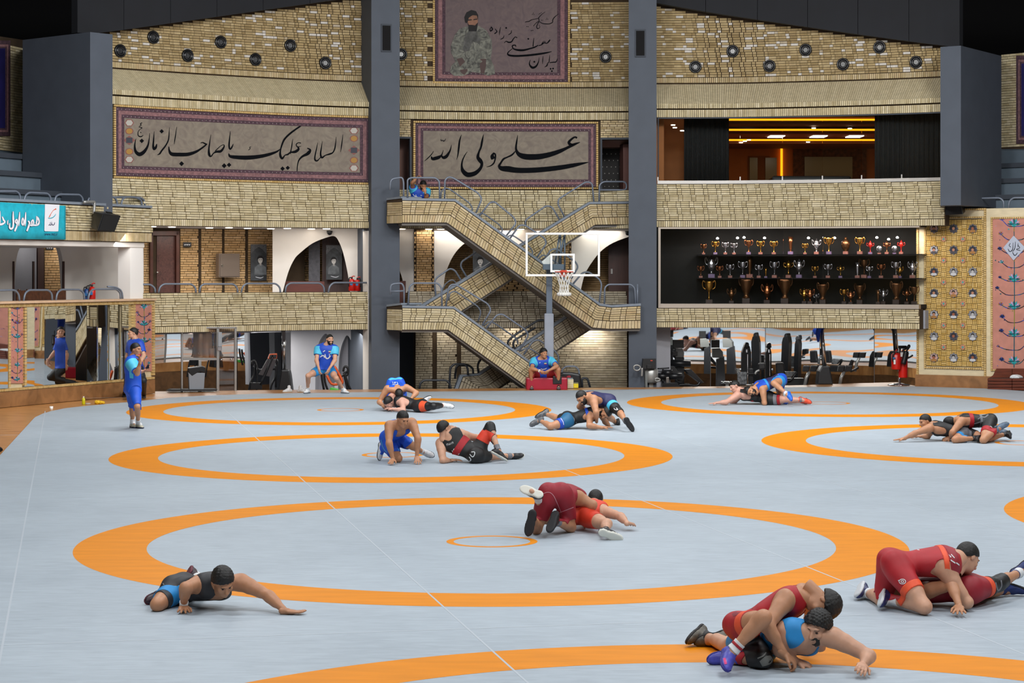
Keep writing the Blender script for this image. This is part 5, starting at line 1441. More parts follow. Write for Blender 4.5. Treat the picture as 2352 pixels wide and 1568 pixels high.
PEOPLE.append(dict(name='w_black_top_right', label='wrestler in black and red singlet bent over, gripping the prone man on the right', zoom=Z8, D=36.6, h=.015, skin='a', hair='short', face=(-.5, .65, -.55), eyes=False, S=1.04,
    J=dict(pel=(1800, 335, .2), hipL=(1800, 370, .1), hipR=(1790, 350, .3), nk=(1310, 320, .2), shL=(1330, 340, '-'), shR=(1290, 330, '+'), hd=(1150, 370, .3), elL=(1190, 510, '-'), wrL=(1150, 600, '+'), haL=(1060, 630, '0'), elR=(1180, 520, '+'), wrR=(1180, 600, '+'),
           knL=(1690, 640, '-'), anL=(1930, 460, '+'), toL=(2030, 410, '0'), knR=(1760, 610, '+'), anR=(1960, 520, '+'), toR=(2060, 540, '0')),
    handL=dict(palm=(0, .5, -.5), curl=.6), shoes=S_SLATE, wear=[('singlet', K_BLACK, .009, 'singlet', .6), ('hem_band', K_RED, .012, 'seg', 'hipL', 'knL', .44, .63, .17), ('back_band', K_RED, .013, 'seg', 'pel', 'nk', .60, .74, .2, 'O'), ('side_flash', K_GREYC, .013, 'seg', 'pel', 'nk', .30, .38, .2, 'O')]))
PEOPLE.append(dict(name='w_blue_back', label='wrestler in bright blue singlet bowing over an opponent, back left circle', zoom=Z1, D=44.4, h=.016, skin='a', hair='short', face=(.1, -.35, -.92), hup=(.1, -.8, .2), eyes=False,
    J=dict(pel=(405, 130, .75), nk=(430, 220, '-'), shR=(290, 190, '-'), shL=(550, 175, '-'), hd=(450, 270, '-'), elR=(180, 370, '0'), wrR=(250, 430, '-'), haR=(300, 440, '0'), elL=(690, 245, '0'), wrL=(590, 350, '-'), haL=(570, 400, '0'),
           knR=(310, 400, .55), anR=(330, 390, 1.0), toR=(330, 400, 1.15), knL=(520, 400, .55), anL=(510, 390, 1.0), toL=(510, 400, 1.15)),
    handL=dict(palm=(-.5, 0, -.5), curl=.4), handR=dict(palm=(.5, 0, -.5), curl=.4), shoes=S_WHT, wear=[('singlet', K_SHIRT, .009, 'singlet', .6), ('waist_band', K_CYAN, .012, 'seg', 'pel', 'nk', .0, .12, .25, 'O')]))
PEOPLE.append(dict(name='w_black_prone_back', label='wrestler in black and red lying on folded arms, back left circle', zoom=Z1, D=44.4, h=.016, skin='d', hair='short', face=(-.35, -.35, -.86), hup=(-.5, -.5, .5), eyes=False, S=1.04,
    J=dict(pel=(730, 425, .08), nk=(430, 350, .1), shL=(490, 360, '-'), shR=(350, 300, '+'), hd=(310, 375, -.02), elL=(510, 480, '-'), wrL=(370, 465, '0'), haL=(270, 450, '0'), elR=(255, 430, '+'), wrR=(310, 470, '-'), haR=(380, 480, '0'),
           knL=(915, 425, '-'), anL=(1060, 415, '+'), toL=(1200, 435, '0'), knR=(870, 430, '+'), anR=(780, 375, '+'), toR=(820, 345, '0')),
    handL=dict(palm=(0, 0, -1)), handR=dict(palm=(0, 0, -1)), shoes=S_WHT, wear=[('singlet', K_BLACK, .009, 'singlet', .6), ('hem_band', K_HEMO, .013, 'seg', 'hipL', 'knL', .3, .62, .17), ('knee_pad', K_PAD, .012, 'knee', 'L', .36, .7), ('sock', K_WHITE, .012, 'seg', 'knL', 'anL', .82, .98, .1)]))
PEOPLE.append(dict(name='w_blue_kneel', label='wrestler in blue singlet kneeling on all fours, facing the reclining man', zoom=Z1, D=32.5, h=.014, skin='a', hair='short', face=(.5, -.72, -.45), hup=(.1, -.1, 1), b=1.05,
    J=dict(pel=(320, 850, .42), hipR=(290, 880, .42), hipL=(420, 860, .5), nk=(465, 690, '-'), shR=(320, 690, '-'), shL=(625, 650, '+'), hd=(500, 600, '-'), elR=(315, 920, '-'), wrR=(365, 1140, '0'), haR=(330, 1205, '-'), elL=(705, 860, '-'), wrL=(690, 1105, '0'), haL=(700, 1205, '-'),
           knR=(440, 1130, '-'), anR=(230, 985, '+'), toR=(195, 1120, '0'), knL=(640, 965, '-'), anL=(760, 1040, '+'), toL=(910, 1095, '0')),
    handR=dict(palm=(0, 0, -1), curl=.03, th=1), handL=dict(palm=(0, 0, -1), curl=.03, spread=.3, th=1), shoes=S_WHT, wear=[('singlet', K_SHIRT, .009, 'singlet', .68), ('hem_band', K_BLUE, .012, 'seg', 'hipR', 'knR', .55, .7, .17), ('hem_band', K_BLUE, .012, 'seg', 'hipL', 'knL', .55, .7, .17)]))
PEOPLE.append(dict(name='w_black_recline', label='wrestler in black and red singlet reclining on one elbow with back turned', zoom=Z1, D=32.6, h=.014, skin='b', hair='short', face=(.78, .55, .05), hup=(-.1, .1, 1), b=1.05, S=1.02,
    J=dict(pel=(1480, 1080, .05), hipL=(1470, 1110, .02), hipR=(1500, 1050, .1), nk=(1120, 850, .1), shL=(1010, 930, '0'), shR=(1300, 810, '0'), hd=(1060, 730, '0'), elL=(1040, 1160, '-'), wrL=(1150, 1160, '+'), haL=(1230, 1150, '0'), elR=(1490, 860, '+'), wrR=(1250, 780, '+'), haR=(1185, 730, '0'),
           knR=(1680, 700, '-'), anR=(1790, 1030, '-'), toR=(1890, 1130, '0'), knL=(1690, 1100, '+'), anL=(1960, 1100, '+'), toL=(2075, 1090, '0')),
    handR=dict(palm=(-.6, .5, 0), curl=.4), handL=dict(palm=(0, 0, -1)), shoes=S_BW, wear=[('singlet', K_BLACK, .009, 'singlet', .85), ('waist_band', K_RED, .013, 'seg', 'pel', 'nk', .40, .62, .2, 'O'), ('thigh_panel', K_ORANGE, .012, 'seg', 'hipR', 'knR', .42, .84, .17), ('knee_pad', K_PAD, .014, 'knee', 'R', .16, .12)] + socks(K_GREYC, .78)))
PEOPLE.append(dict(name='coach_front', flat=True, label='coach in blue jersey and shorts holding a red whistle to his mouth', zoom=ZA, D=39.45, h=.014, skin='a', hair='short', face=(.9, -.4, -.08), hup=(0, 0, 1), S=.97,
    J=dict(pel=(1328, 1010, 0), hipR=(1345, 1015, -.07), hipL=(1318, 1010, .08), nk=(1325, 725, 0), shR=(1315, 760, '-'), shL=(1335, 745, '+'), hd=(1360, 620, -.02), elR=(1372, 862, '-'), wrR=(1402, 745, '-'), haR=(1395, 690, '0'), elL=(1365, 850, '+'), wrL=(1440, 836, '0'), haL=(1495, 812, '0'),
           knR=(1372, 1190, '-'), anR=(1385, 1365, '+'), toR=(1470, 1400, '0'), knL=(1325, 1190, '+'), anL=(1325, 1360, '+'), toL=(1380, 1395, '0')),
    handR=dict(palm=(-.4, -.3, .2), curl=.6), handL=dict(palm=(0, -.3, 1), curl=.5), shoes=S_BEIGE, wear=[('shirt', K_SHIRT, .026, 'shirt', -.12, .72), ('shorts', K_SHIRT, .018, 'shorts', .95), ('sleeve_panel', K_CYAN, .030, 'seg', 'shR', 'elR', -.12, .70, .125, 'U')] + socks(K_WHITE, .72, 1.0)))
PEOPLE.append(dict(name='coach_back', flat=True, label='coach with glasses in blue jersey and black trousers, standing behind the other', zoom=ZA, D=49.0, h=.016, skin='b', hair='short', face=(-.92, -.36, 0), hup=(0, 0, 1),
    J=dict(pel=(1355, 800, 0), hipL=(1375, 805, -.05), hipR=(1335, 805, .08), nk=(1355, 545, 0), shL=(1400, 570, '-'), shR=(1310, 565, '+'), hd=(1332, 455, 0), elL=(1440, 680, '-'), wrL=(1400, 760, '-'), haL=(1380, 800, '0'), elR=(1275, 680, '+'), wrR=(1290, 780, '0'), haR=(1290, 830, '0'),
           knL=(1435, 930, '-'), anL=(1440, 1070, '+'), toL=(1425, 1108, '-'), knR=(1275, 930, '-'), anR=(1250, 1060, '+'), toR=(1185, 1100, '0')),
    z0=-.05, handL=dict(palm=(-1, 0, 0), curl=.4), handR=dict(palm=(1, 0, 0), curl=.4), shoes=S_BLK, wear=[('shirt', K_BLUE, .026, 'shirt', -.1, .72), ('trousers', K_BLACK, .018, 'trousers')]))
PEOPLE.append(dict(name='squatter', flat=True, label='bearded man in blue jersey stretching in a wide side squat at the mat edge', zoom=ZB_, D=50.9, h=.016, skin='b', hair='buzz', face=(.4, -.9, -.05), hup=(0, 0, 1), beard=2,
    J=dict(pel=(1690, 860, .15), hipR=(1640, 868, .12), hipL=(1740, 868, .15), nk=(1705, 625, 0), shR=(1620, 650, '0'), shL=(1795, 650, '0'), hd=(1742, 550, -.04), elR=(1600, 770, '-'), wrR=(1625, 855, '-'), haR=(1635, 910, '0'), elL=(1795, 770, '-'), wrL=(1735, 860, '-'), haL=(1712, 910, '0'),
           knR=(1510, 935, '-'), anR=(1508, 1085, '-'), toR=(1465, 1110, '-'), knL=(1810, 960, '-'), anL=(1888, 1085, '+'), toL=(1965, 1110, '-')),
    handR=dict(palm=(.6, .5, 0), curl=.4), handL=dict(palm=(-.6, .5, 0), curl=.4), shoes=S_SOCK, wear=[('shirt', K_BLUE, .022, 'shirt', .04, .55), ('shorts', K_SKY, .014, 'shorts', .55), ('sleeve_panel', K_CYAN, .030, 'seg', 'shR', 'elR', -.12, .54, .125, 'U'), ('sleeve_panel', K_CYAN, .030, 'seg', 'shL', 'elL', -.12, .54, .125, 'U')] + socks(K_WHITE, .78, 1.0)))
PEOPLE.append(dict(name='sitter', flat=True, label='young man in blue jersey and red shorts sitting on the red foam block', zoom=ZC, D=53.55, h=.016, skin='a', hair='full', face=(.5, -.85, -.12), hup=(0, 0, 1),
    J=dict(pel=(430, 1275, .25), hipR=(385, 1280, .2), hipL=(475, 1280, .2), nk=(420, 1105, .05), shR=(325, 1125, '0'), shL=(520, 1120, '0'), hd=(435, 1035, -.03), elR=(300, 1205, '-'), wrR=(395, 1235, -.3), haR=(445, 1255, '0'), elL=(585, 1180, '-'), wrL=(490, 1230, -.3), haL=(445, 1262, '0'),
           knR=(290, 1225, -.15), anR=(302, 1407, -.1), toR=(296, 1432, -.5), knL=(600, 1218, -.15), anL=(602, 1407, -.1), toL=(608, 1432, -.5)),
    z0=-.05, handR=dict(palm=(.6, .6, 0), curl=.5), handL=dict(palm=(-.6, .6, 0), curl=.5), shoes=S_GRY, wear=[('shirt', K_BLUE, .022, 'shirt', .02, .6), ('shorts', K_SHORT, .02, 'shorts', .8), ('sleeve_panel', K_CYAN, .030, 'seg', 'shR', 'elR', -.2, .6, .125, 'U'), ('sleeve_panel', K_CYAN, .030, 'seg', 'shL', 'elL', -.2, .6, .125, 'U'), ('wristband', K_WHITE, .012, 'seg', 'elR', 'wrR', .86, 1.0, .07, 'A'), ('sock', K_BLACK, .01, 'seg', 'knR', 'anR', .86, 1.0, .1), ('sock', K_BLACK, .01, 'seg', 'knL', 'anL', .86, 1.0, .1)]))
PEOPLE.append(dict(name='stairman', label='man in blue jersey on the top landing holding the rail, hand on his face', zoom=ZD, D=54.75, h=.016, skin='c', hair='short', face=(.25, -.8, -.5), hup=(.15, -.2, 1), beard=2, floor=False, z0=4.2,
    J=dict(pel=(570, 660, .1), nk=(600, 400, 0), shR=(490, 400, '0'), shL=(720, 425, '0'), hd=(655, 325, '-'), elR=(478, 290, '-'), wrR=(545, 205, -.28), haR=(590, 170, -.32), elL=(705, 555, '-'), wrL=(688, 440, '-'), haL=(672, 370, '0'),
           knR=(520, 700, -.1), anR=(520, 800, .2), knL=(650, 700, -.1), anL=(650, 800, .2)),
    handR=dict(palm=(.3, -.2, -.9), curl=.6), handL=dict(palm=(0, .9, .2), curl=.3), wear=[('shirt', K_BLUE, .022, 'shirt', -.15, .5), ('shorts', K_BLUE, .02, 'shorts', .8), ('sleeve_panel', K_CYAN, .030, 'seg', 'shR', 'elR', -.12, .5, .125, 'U'), ('sleeve_panel', K_CYAN, .030, 'seg', 'shL', 'elL', -.12, .5, .125, 'U')]))
PP = {}
for _sp in PEOPLE:
    PP[_sp['name']] = Person(_sp)
# ================================================================== calligraphy panels (flat print on the facade)
INK = mat('black_lettering', '#0b0d11', .95, spec=.1)
FIELD = mat('taupe_carpet_field', '#6f655c', .8, var=1, col2='#837a6c', scale=3.2, dist=2.5)
B_DARK = mat('plum_border', '#46303a', .8, var=.5, scale=22)
B_PINK = mat('dusty_pink_border', '#7d5a5c', .8, var=.35, scale=16)
FIELD2 = mat('dark_taupe_field', '#5a4d50', .8, var=1, col2='#6a5b5a', scale=3.2, dist=2.5)
DOT = mat('pale_border_dot', '#a59a98', .8)
class Px:
    """pixel -> world on the curved facade at an offset, for print"""
    def __init__(s, off): s.off = off
    def __call__(s, x, y): return fw(x, y, s.off)
def print_polys(surf, polys, zoom=(0, 0, 1)):
    mb = MB(); ox, oy, zs = zoom
    for p in polys:
        q = [surf(ox + x / zs, oy + y / zs) for x, y in p]
        i = len(mb.v); mb.v += [tuple(v) for v in q]; mb.f.append(tuple(range(i, i + len(q))))
    return mb
def strokes(surf, S_, zoom):
    P = []
    for s in S_:
        P += stroke(s) if len(s) > 1 else [[(s[0][0], s[0][1] - s[0][2] / 2), (s[0][0] + s[0][2] / 2, s[0][1]), (s[0][0], s[0][1] + s[0][2] / 2), (s[0][0] - s[0][2] / 2, s[0][1])]]
    return print_polys(surf, P, zoom)
def framed(name, label, x0, x1, z0, z1, off, wid, field, cat='wall panel', trim=True):
    s0, s1 = fs(x0, off), fs(x1, off)
    t = thing(name, label, cat, fp((s0 + s1) / 2, off, z0))
    a, b, c, d, o = s0, s1, z0, z1, 0.0
    for k, (w, m, nm) in enumerate(((wid[0], B_DARK, 'outer_border'), (wid[1], B_PINK, 'middle_border'), (wid[2], B_DARK, 'inner_border'))):
        for (p, q, r, e) in ((a, b, d - w, d), (a, b, c, c + w), (a, a + w, c + w, d - w), (b - w, b, c + w, d - w)):
            mb = MB(); slab(mb, p, q, r, e, off - .03 + o, off + .05); mb.build(nm, m, t)
        mb = MB()
        if k != 1:
            n = int((b - a) / .11)
            for i in range(n):
                for z in (d - w * .55, c + w * .45):
                    mb.box(fp(a + (i + .5) * (b - a) / n, off - .031 + o, z), (.016, .004, .016), Matrix.Rotation(fang(a), 3, 'Z'))
            mb.build('border_dots', DOT, t, kind='stuff')
        a, b, c, d, o = a + w, b - w, c + w, d - w, o + .004
    mb = MB(); slab(mb, a, b, c, d, off - .012, off + .05); mb.build('carpet_field', field, t)
    if trim:
        mb = MB(); e = .06
        soldier(mb, s0 - e, s1 + e, z1 + .005, z1 + .065, off, w=.055, dep=.06); soldier(mb, s0 - e, s1 + e, z0 - .065, z0 - .005, off, w=.055, dep=.06)
        for s in (s0 - e / 2 - .002, s1 + e / 2 + .002):
            n = int((z1 - z0) / .055)
            for i in range(n): mb.box(fp(s, off - .03, z0 + (i + .5) * (z1 - z0) / n), (.055, .06, (z1 - z0) / n - .012), Matrix.Rotation(fang(s), 3, 'Z'))
        mb.build('brick_trim', BR_GLAZE, t, kind='stuff')
    return t
ZAa, ZBb = (250, 240, 4.2), (540, 240, 4.2)
pl = framed('calligraphy_panel', 'long calligraphy panel with plum border on the left brick wall', 264, 848, 5.275, 6.94, .09, (.08, .09, .08), FIELD)
sf = Px(.07)
SA = [[(322, 175, 8), (305, 185, 8), (312, 198, 8), (295, 208, 5)], [(290, 215, 6), (320, 225, 7), (300, 240, 5), (283, 265, 7), (285, 300, 9), (310, 310, 10), (332, 295, 5)], [(309, 270, 13)],
      [(262, 330, 4), (250, 390, 14), (258, 450, 26), (295, 480, 36), (340, 455, 32), (375, 400, 18), (388, 340, 10), (395, 275, 4)], [(318, 350, 44)],
      [(438, 258, 4), (433, 330, 12), (428, 400, 20), (437, 428, 24), (455, 410, 22), (462, 380, 8)], [(585, 220, 3), (580, 300, 10), (572, 350, 12), (545, 400, 14), (510, 445, 16), (490, 475, 14), (468, 484, 4)], [(510, 258, 42)],
      [(655, 215, 3), (645, 290, 9), (637, 340, 9), (631, 383, 3)], [(578, 405, 8), (585, 450, 20), (610, 478, 34), (680, 482, 36), (760, 480, 34), (830, 460, 26), (880, 432, 18), (930, 395, 14), (948, 378, 8)], [(885, 372, 6), (905, 366, 10), (935, 380, 14), (948, 378, 4)], [(702, 570, 48)],
      [(985, 290, 3), (973, 370, 10), (965, 430, 16), (968, 480, 24), (985, 500, 14), (1010, 470, 10), (1040, 455, 20), (1080, 450, 24), (1108, 415, 16), (1112, 390, 8), (1085, 395, 6), (1050, 425, 8), (1025, 450, 8)],
      [(1172, 255, 3), (1165, 330, 12), (1160, 400, 16), (1170, 430, 14), (1188, 410, 14), (1200, 380, 5)], [(1113, 590, 48)], [(1160, 582, 44)]]
SB = [[(-62, 470, 6), (-50, 497, 24), (0, 507, 34), (120, 512, 40), (240, 500, 34), (330, 480, 28), (400, 455, 18), (435, 430, 6)],
      [(672, 162, 3), (640, 200, 14), (590, 235, 16), (530, 280, 18), (480, 330, 18), (455, 380, 16), (438, 440, 14), (436, 490, 22), (455, 520, 20), (480, 490, 10), (510, 480, 16), (530, 460, 10)],
      [(557, 330, 3), (548, 390, 10), (540, 440, 10), (530, 475, 14)], [(635, 372, 10), (610, 368, 8), (590, 385, 10), (602, 408, 10), (638, 402, 4)], [(602, 405, 8), (612, 430, 22), (580, 455, 26), (535, 460, 12)], [(458, 618, 44)], [(508, 610, 42)],
      [(695, 420, 8), (725, 437, 18), (712, 462, 32), (690, 480, 28), (650, 500, 20), (620, 530, 14), (605, 570, 10), (598, 640, 8), (594, 745, 4)],
      [(798, 365, 3), (785, 430, 10), (772, 490, 12), (770, 530, 16), (790, 543, 14), (815, 520, 8), (835, 500, 12)], [(842, 355, 3), (830, 430, 12), (825, 480, 16), (838, 512, 18), (870, 490, 10), (910, 478, 16), (945, 460, 12), (965, 410, 12), (975, 312, 3)],
      [(1040, 290, 3), (1032, 360, 9), (1025, 410, 9), (1018, 458, 3)], [(155, 408, 5), (140, 412, 6), (145, 425, 7), (128, 440, 6)]]
for s in SA: strokes(sf, [s], ZAa).build('letter_stroke', INK, pl)
for s in SB: strokes(sf, [s], ZBb).build('letter_stroke', INK, pl)
OCH = mat('ochre_ornament', '#9a7436', .7); PALEO = mat('pale_lattice', '#a8a49c', .7); NAVYO = mat('dark_ornament', '#34363f', .7); ROSEO = mat('rose_ornament', '#7a4a44', .7)
for xx, ys, sg in ((297, (282, 301, 322, 348, 366), 1), (813, (300, 318, 345, 368, 386), -1)):
    for k, y in enumerate(ys):
        m = (PALEO, OCH, NAVYO, OCH, PALEO)[k]
        r = (9, 8, 11, 8, 9)[k]
        n = 6 if k in (0, 4) else (8 if k != 2 else 4)
        print_polys(Px(.072), [[(xx + r * 1.25 * math.cos(2 * PI * i / n), y + r * math.sin(2 * PI * i / n)) for i in range(n)]]).build('end_rosette_ground', ROSEO, pl)
        print_polys(Px(.070), [[(xx + r * .95 * math.cos(2 * PI * i / n + (PI / 4 if n == 4 else 0)), y + r * .8 * math.sin(2 * PI * i / n + (PI / 4 if n == 4 else 0))) for i in range(n)]]).build('end_rosette', m, pl)
pc = framed('calligraphy_panel', 'central calligraphy panel with plum border above the stairs', 954, 1369, 5.215, 6.90, .96, (.07, .06, .07), FIELD)
sf = Px(.935)
SCc = [[(168, 530, 5), (215, 490, 12), (262, 440, 10), (285, 402, 4)], [(255, 470, 10), (270, 500, 36), (310, 495, 44), (355, 480, 40), (390, 450, 16), (410, 388, 5)], [(385, 460, 14), (410, 485, 36), (450, 470, 40), (490, 410, 22), (505, 370, 14), (516, 320, 4)],
       [(380, 248, 6), (385, 270, 10), (405, 262, 6), (412, 275, 10), (430, 265, 8), (440, 242, 5)], [(643, 192, 4), (620, 270, 20), (608, 370, 22), (598, 450, 14), (583, 512, 4)],
       [(928, 187, 4), (910, 270, 24), (895, 350, 24), (868, 415, 24), (855, 480, 40), (885, 525, 52), (905, 560, 38), (895, 610, 36), (855, 660, 46), (800, 695, 56), (720, 705, 60), (665, 660, 48), (648, 600, 26), (655, 530, 18), (685, 460, 12), (720, 408, 4)],
       [(1050, 425, 14), (1078, 445, 22), (1078, 500, 18), (1060, 555, 18), (1020, 590, 14), (965, 606, 4)], [(1058, 430, 20), (1036, 470, 40), (1040, 510, 24)], [(1040, 450, 20), (1062, 500, 40)]]
SDd = [[(132, 405, 10), (90, 450, 22), (30, 480, 18), (-20, 505, 24), (-55, 555, 24), (-75, 595, 34), (-40, 625, 60), (40, 632, 74), (150, 648, 68), (300, 650, 66), (500, 638, 64), (700, 615, 60), (850, 590, 52), (950, 570, 38), (1040, 552, 16), (1075, 545, 4)],
       [(163, 195, 3), (152, 270, 18), (142, 340, 24), (145, 390, 30), (175, 440, 50), (240, 470, 70), (330, 478, 74), (450, 472, 70), (580, 445, 62), (700, 405, 50), (800, 360, 34), (880, 320, 34), (965, 288, 6)], [(925, 235, 26), (900, 222, 20), (860, 245, 26), (820, 290, 34), (850, 320, 36), (900, 312, 14)]]
for s in SCc: strokes(sf, [s], (945, 275, 5.6)).build('letter_stroke', INK, pc)
for s in SDd: strokes(sf, [s], (1160, 275, 5.6)).build('letter_stroke', INK, pc)
pt = framed('portrait_mural', 'portrait panel of a kneeling man in camouflage with handwriting above the stairs', 999, 1304, 8.12, 10.75, 1.98, (.08, .10, .08), FIELD2)
sf = Px(1.955)
SE = [[(775, 143, 3), (735, 175, 8), (715, 205, 8), (712, 230, 8), (680, 245, 8), (640, 245, 8), (605, 240, 7), (575, 225, 6), (550, 270, 8), (560, 295, 8), (582, 280, 5), (575, 258, 4)], [(655, 188, 9)], [(647, 200, 9)], [(664, 200, 9)], [(600, 208, 9)], [(612, 209, 9)],
      [(638, 122, 3), (600, 150, 6), (570, 185, 7), (575, 215, 7), (545, 235, 6), (515, 270, 6)], [(605, 128, 3), (580, 140, 4), (570, 150, 3)], [(495, 315, 12)], [(510, 312, 12)], [(575, 185, 5), (540, 195, 6), (515, 200, 6), (495, 205, 7), (470, 220, 7), (440, 225, 7), (430, 230, 4)],
      [(515, 135, 10)], [(506, 148, 10)], [(522, 150, 10)], [(448, 272, 11)], [(462, 274, 11)], [(688, 408, 10), (675, 425, 14), (655, 445, 8), (625, 440, 12), (600, 460, 10), (570, 470, 8)], [(640, 430, 6), (620, 425, 5), (600, 455, 8)],
      [(522, 390, 4), (515, 440, 9), (512, 480, 10)], [(565, 465, 8), (530, 485, 14), (480, 500, 14), (420, 515, 20), (360, 515, 20), (310, 500, 12), (300, 470, 12), (330, 465, 10), (335, 480, 8)], [(463, 400, 22)],
      [(300, 500, 6), (255, 540, 10), (260, 565, 18), (320, 575, 20), (420, 572, 20), (540, 560, 20), (640, 545, 16), (705, 530, 5)], [(350, 390, 8), (330, 380, 8), (310, 400, 10), (290, 430, 12), (260, 435, 14), (235, 425, 8), (215, 442, 5)],
      [(292, 310, 4), (285, 340, 8), (258, 358, 6)], [(236, 287, 22)], [(215, 365, 4), (205, 390, 8), (178, 405, 6)], [(178, 278, 3), (170, 320, 8), (165, 362, 3)], [(120, 295, 5), (140, 325, 10), (115, 347, 10)], [(80, 275, 10), (95, 300, 12), (75, 320, 10), (70, 300, 8), (82, 280, 6)],
      [(485, 615, 5), (475, 660, 12), (505, 695, 24), (545, 680, 18), (570, 630, 8), (575, 590, 3)], [(525, 635, 24)], [(617, 575, 3), (612, 620, 8), (610, 658, 3)], [(660, 655, 12), (655, 675, 12), (630, 690, 4)], [(685, 565, 3), (680, 610, 8), (675, 640, 8), (658, 650, 8)],
      [(765, 600, 4), (750, 635, 10), (720, 640, 10), (685, 645, 8)], [(693, 708, 22)], [(718, 705, 22)], [(706, 732, 22)]]
for s in SE: strokes(sf, [s], (1110, 0, 4.48)).build('letter_stroke', INK, pt)
CAMO = mat('printed_camouflage', '#7f8076', .8, var=1, col2='#3a3a38', scale=6, dist=2)
PSK = mat('printed_skin', '#7d5a48', .8, var=.25, scale=8); PHR = mat('printed_dark_hair', '#141214', .8); PHD = mat('printed_hand', '#4a3a38', .8)
ZP = (990, 0, 4.594)
for nm, m, o, poly in (('uniform', CAMO, 1.950, [(370, 280), (500, 270), (585, 320), (640, 420), (645, 520), (630, 620), (665, 700), (675, 780), (600, 800), (520, 770), (430, 760), (340, 800), (240, 800), (200, 760), (215, 690), (260, 650), (215, 560), (208, 490), (250, 370), (300, 305)]),
                       ('chest_shadow', mat('printed_shadow_cloth', '#4a4a48', .8, var=.5, scale=8), 1.947, [(390, 330), (480, 330), (520, 420), (510, 570), (380, 600), (340, 520), (350, 400)]),
                       ('hand', PHD, 1.946, [(270, 620), (330, 610), (380, 680), (385, 750), (350, 790), (310, 760), (300, 690)]), ('hand', PHD, 1.946, [(520, 620), (580, 620), (580, 700), (560, 780), (525, 770), (515, 700)]),
                       ('neck', PHR, 1.947, [(395, 280), (490, 280), (480, 340), (430, 355), (395, 330)]),
                       ('face', PSK, 1.945, [(385, 180), (430, 150), (485, 165), (495, 215), (490, 270), (460, 305), (425, 305), (390, 265)]),
                       ('hair', PHR, 1.944, [(360, 235), (352, 180), (375, 130), (425, 105), (475, 118), (498, 160), (497, 205), (484, 165), (440, 160), (400, 185), (385, 235), (372, 245)]),
                       ('beard', PHR, 1.943, [(385, 235), (400, 262), (430, 262), (465, 268), (495, 235), (490, 280), (465, 320), (430, 325), (398, 290)]),
                       ('brow', PHR, 1.942, [(392, 206), (430, 203), (430, 213), (392, 218)]), ('brow', PHR, 1.942, [(448, 202), (488, 196), (488, 206), (448, 213)])):
    print_polys(Px(o), [poly], ZP).build(nm, m, pt)
# ------------------------------------------------------------------ round black air nozzles in the upper walls
NOZ = mat('black_lacquer', '#141518', .25); NOZ2 = mat('black_void', '#020202', .6)
noz0 = None
ordn = ['first', 'second', 'third', 'fourth', 'fifth', 'sixth', 'seventh', 'eighth', 'ninth', 'tenth', 'eleventh', 'twelfth', 'thirteenth', 'fourteenth', 'fifteenth', 'sixteenth', 'seventeenth', 'eighteenth', 'nineteenth', 'twentieth']
NZ = [(274, 117, .85), (350, 86, .85), (429, 128, .85), (505, 97, .85), (585, 137, .85), (665, 105, .85), (746, 145, .85), (921, 125, 2.0), (1391, 131, 2.0), (1597, 154, .85), (1683, 118, .85), (1768, 152, .85), (1851, 115, .85), (1937, 148, .85), (2021, 109, .85), (2105, 143, .85)]
meA = MB().lathe([(.10, -.02), (.165, -.02), (.168, .03), (.150, .055), (.128, .05), (.118, .02), (.10, .02)], n=28, M=Matrix.Rotation(PI / 2, 3, 'X')).mesh('outer_ring', NOZ, True)
meB = MB().lathe([(.0, -.015), (.12, -.015), (.12, .035), (.095, .06), (.07, .05), (.06, .015), (.0, .01)], n=28, M=Matrix.Rotation(PI / 2, 3, 'X'), cap=False).mesh('nozzle_cone', NOZ, True)
meC = MB().lathe([(0, .012), (.055, .012), (.055, .018), (0, .018)], n=20, M=Matrix.Rotation(PI / 2, 3, 'X'), cap=False).mesh('nozzle_throat', NOZ2, True)
for i, (x, y, o) in enumerate(NZ):
    lab = ('round black air nozzle, %s from the left on the left brick wall' % ordn[i]) if i < 7 else ('round black air nozzle half hidden behind the left column' if i == 7 else ('round black air nozzle right of the portrait panel' if i == 8 else 'round black air nozzle, %s from the left on the right brick wall' % ordn[i - 9]))
    s = fs(x, o)
    t = thing('air_nozzle', lab, 'air vent', fp(s, o - .032, fz(x, y, o)), 'air nozzles in the upper brick walls', rz=fang(s))
    for me in (meA, meB, meC):
        p = bpy.data.objects.new(me.name, me); COL.objects.link(p); p.parent = t
# ================================================================== glazed room above, trophy window below (right bay)
WARM = mat('warm_orange_wall', '#a5622c', .7, var=.08, scale=3); WARM2 = mat('brown_ceiling', '#7d4a26', .7); COVE = mat('amber_cove_light', '#ff9a10', .5, emit=2.2); LED = mat('white_led', '#fff6e6', .5, emit=9.0)
CURT = mat('black_curtain', '#0d0d0e', .85, var=.5, scale=3, stretch=(14, 14, .3))
GLASS, _N, _L, _b = new_mat('clear_window_glass')
_o = _N['Material Output']; _t = _N.new('ShaderNodeBsdfTransparent'); _gl = _N.new('ShaderNodeBsdfGlossy'); _gl.inputs['Roughness'].default_value = .02; _mx = _N.new('ShaderNodeMixShader'); _fr = _N.new('ShaderNodeFresnel'); _fr.inputs['IOR'].default_value = 1.35
_t.inputs[0].default_value = (.93, .95, .95, 1); _L.new(_fr.outputs[0], _mx.inputs[0]); _L.new(_t.outputs[0], _mx.inputs[1]); _L.new(_gl.outputs[0], _mx.inputs[2]); _L.new(_mx.outputs[0], _o.inputs[0])
MATS['clear_window_glass'] = GLASS
s0, s1 = fs(1510, 0), fs(2172, 0)
zb, zt = 5.335, 7.0
mb = MB(); slab(mb, s0, s1, 5.25, zb, -.06, .12); struct(mb.build('trim_5', STEEL))['label'] = 'brushed steel sill under the glazed room'
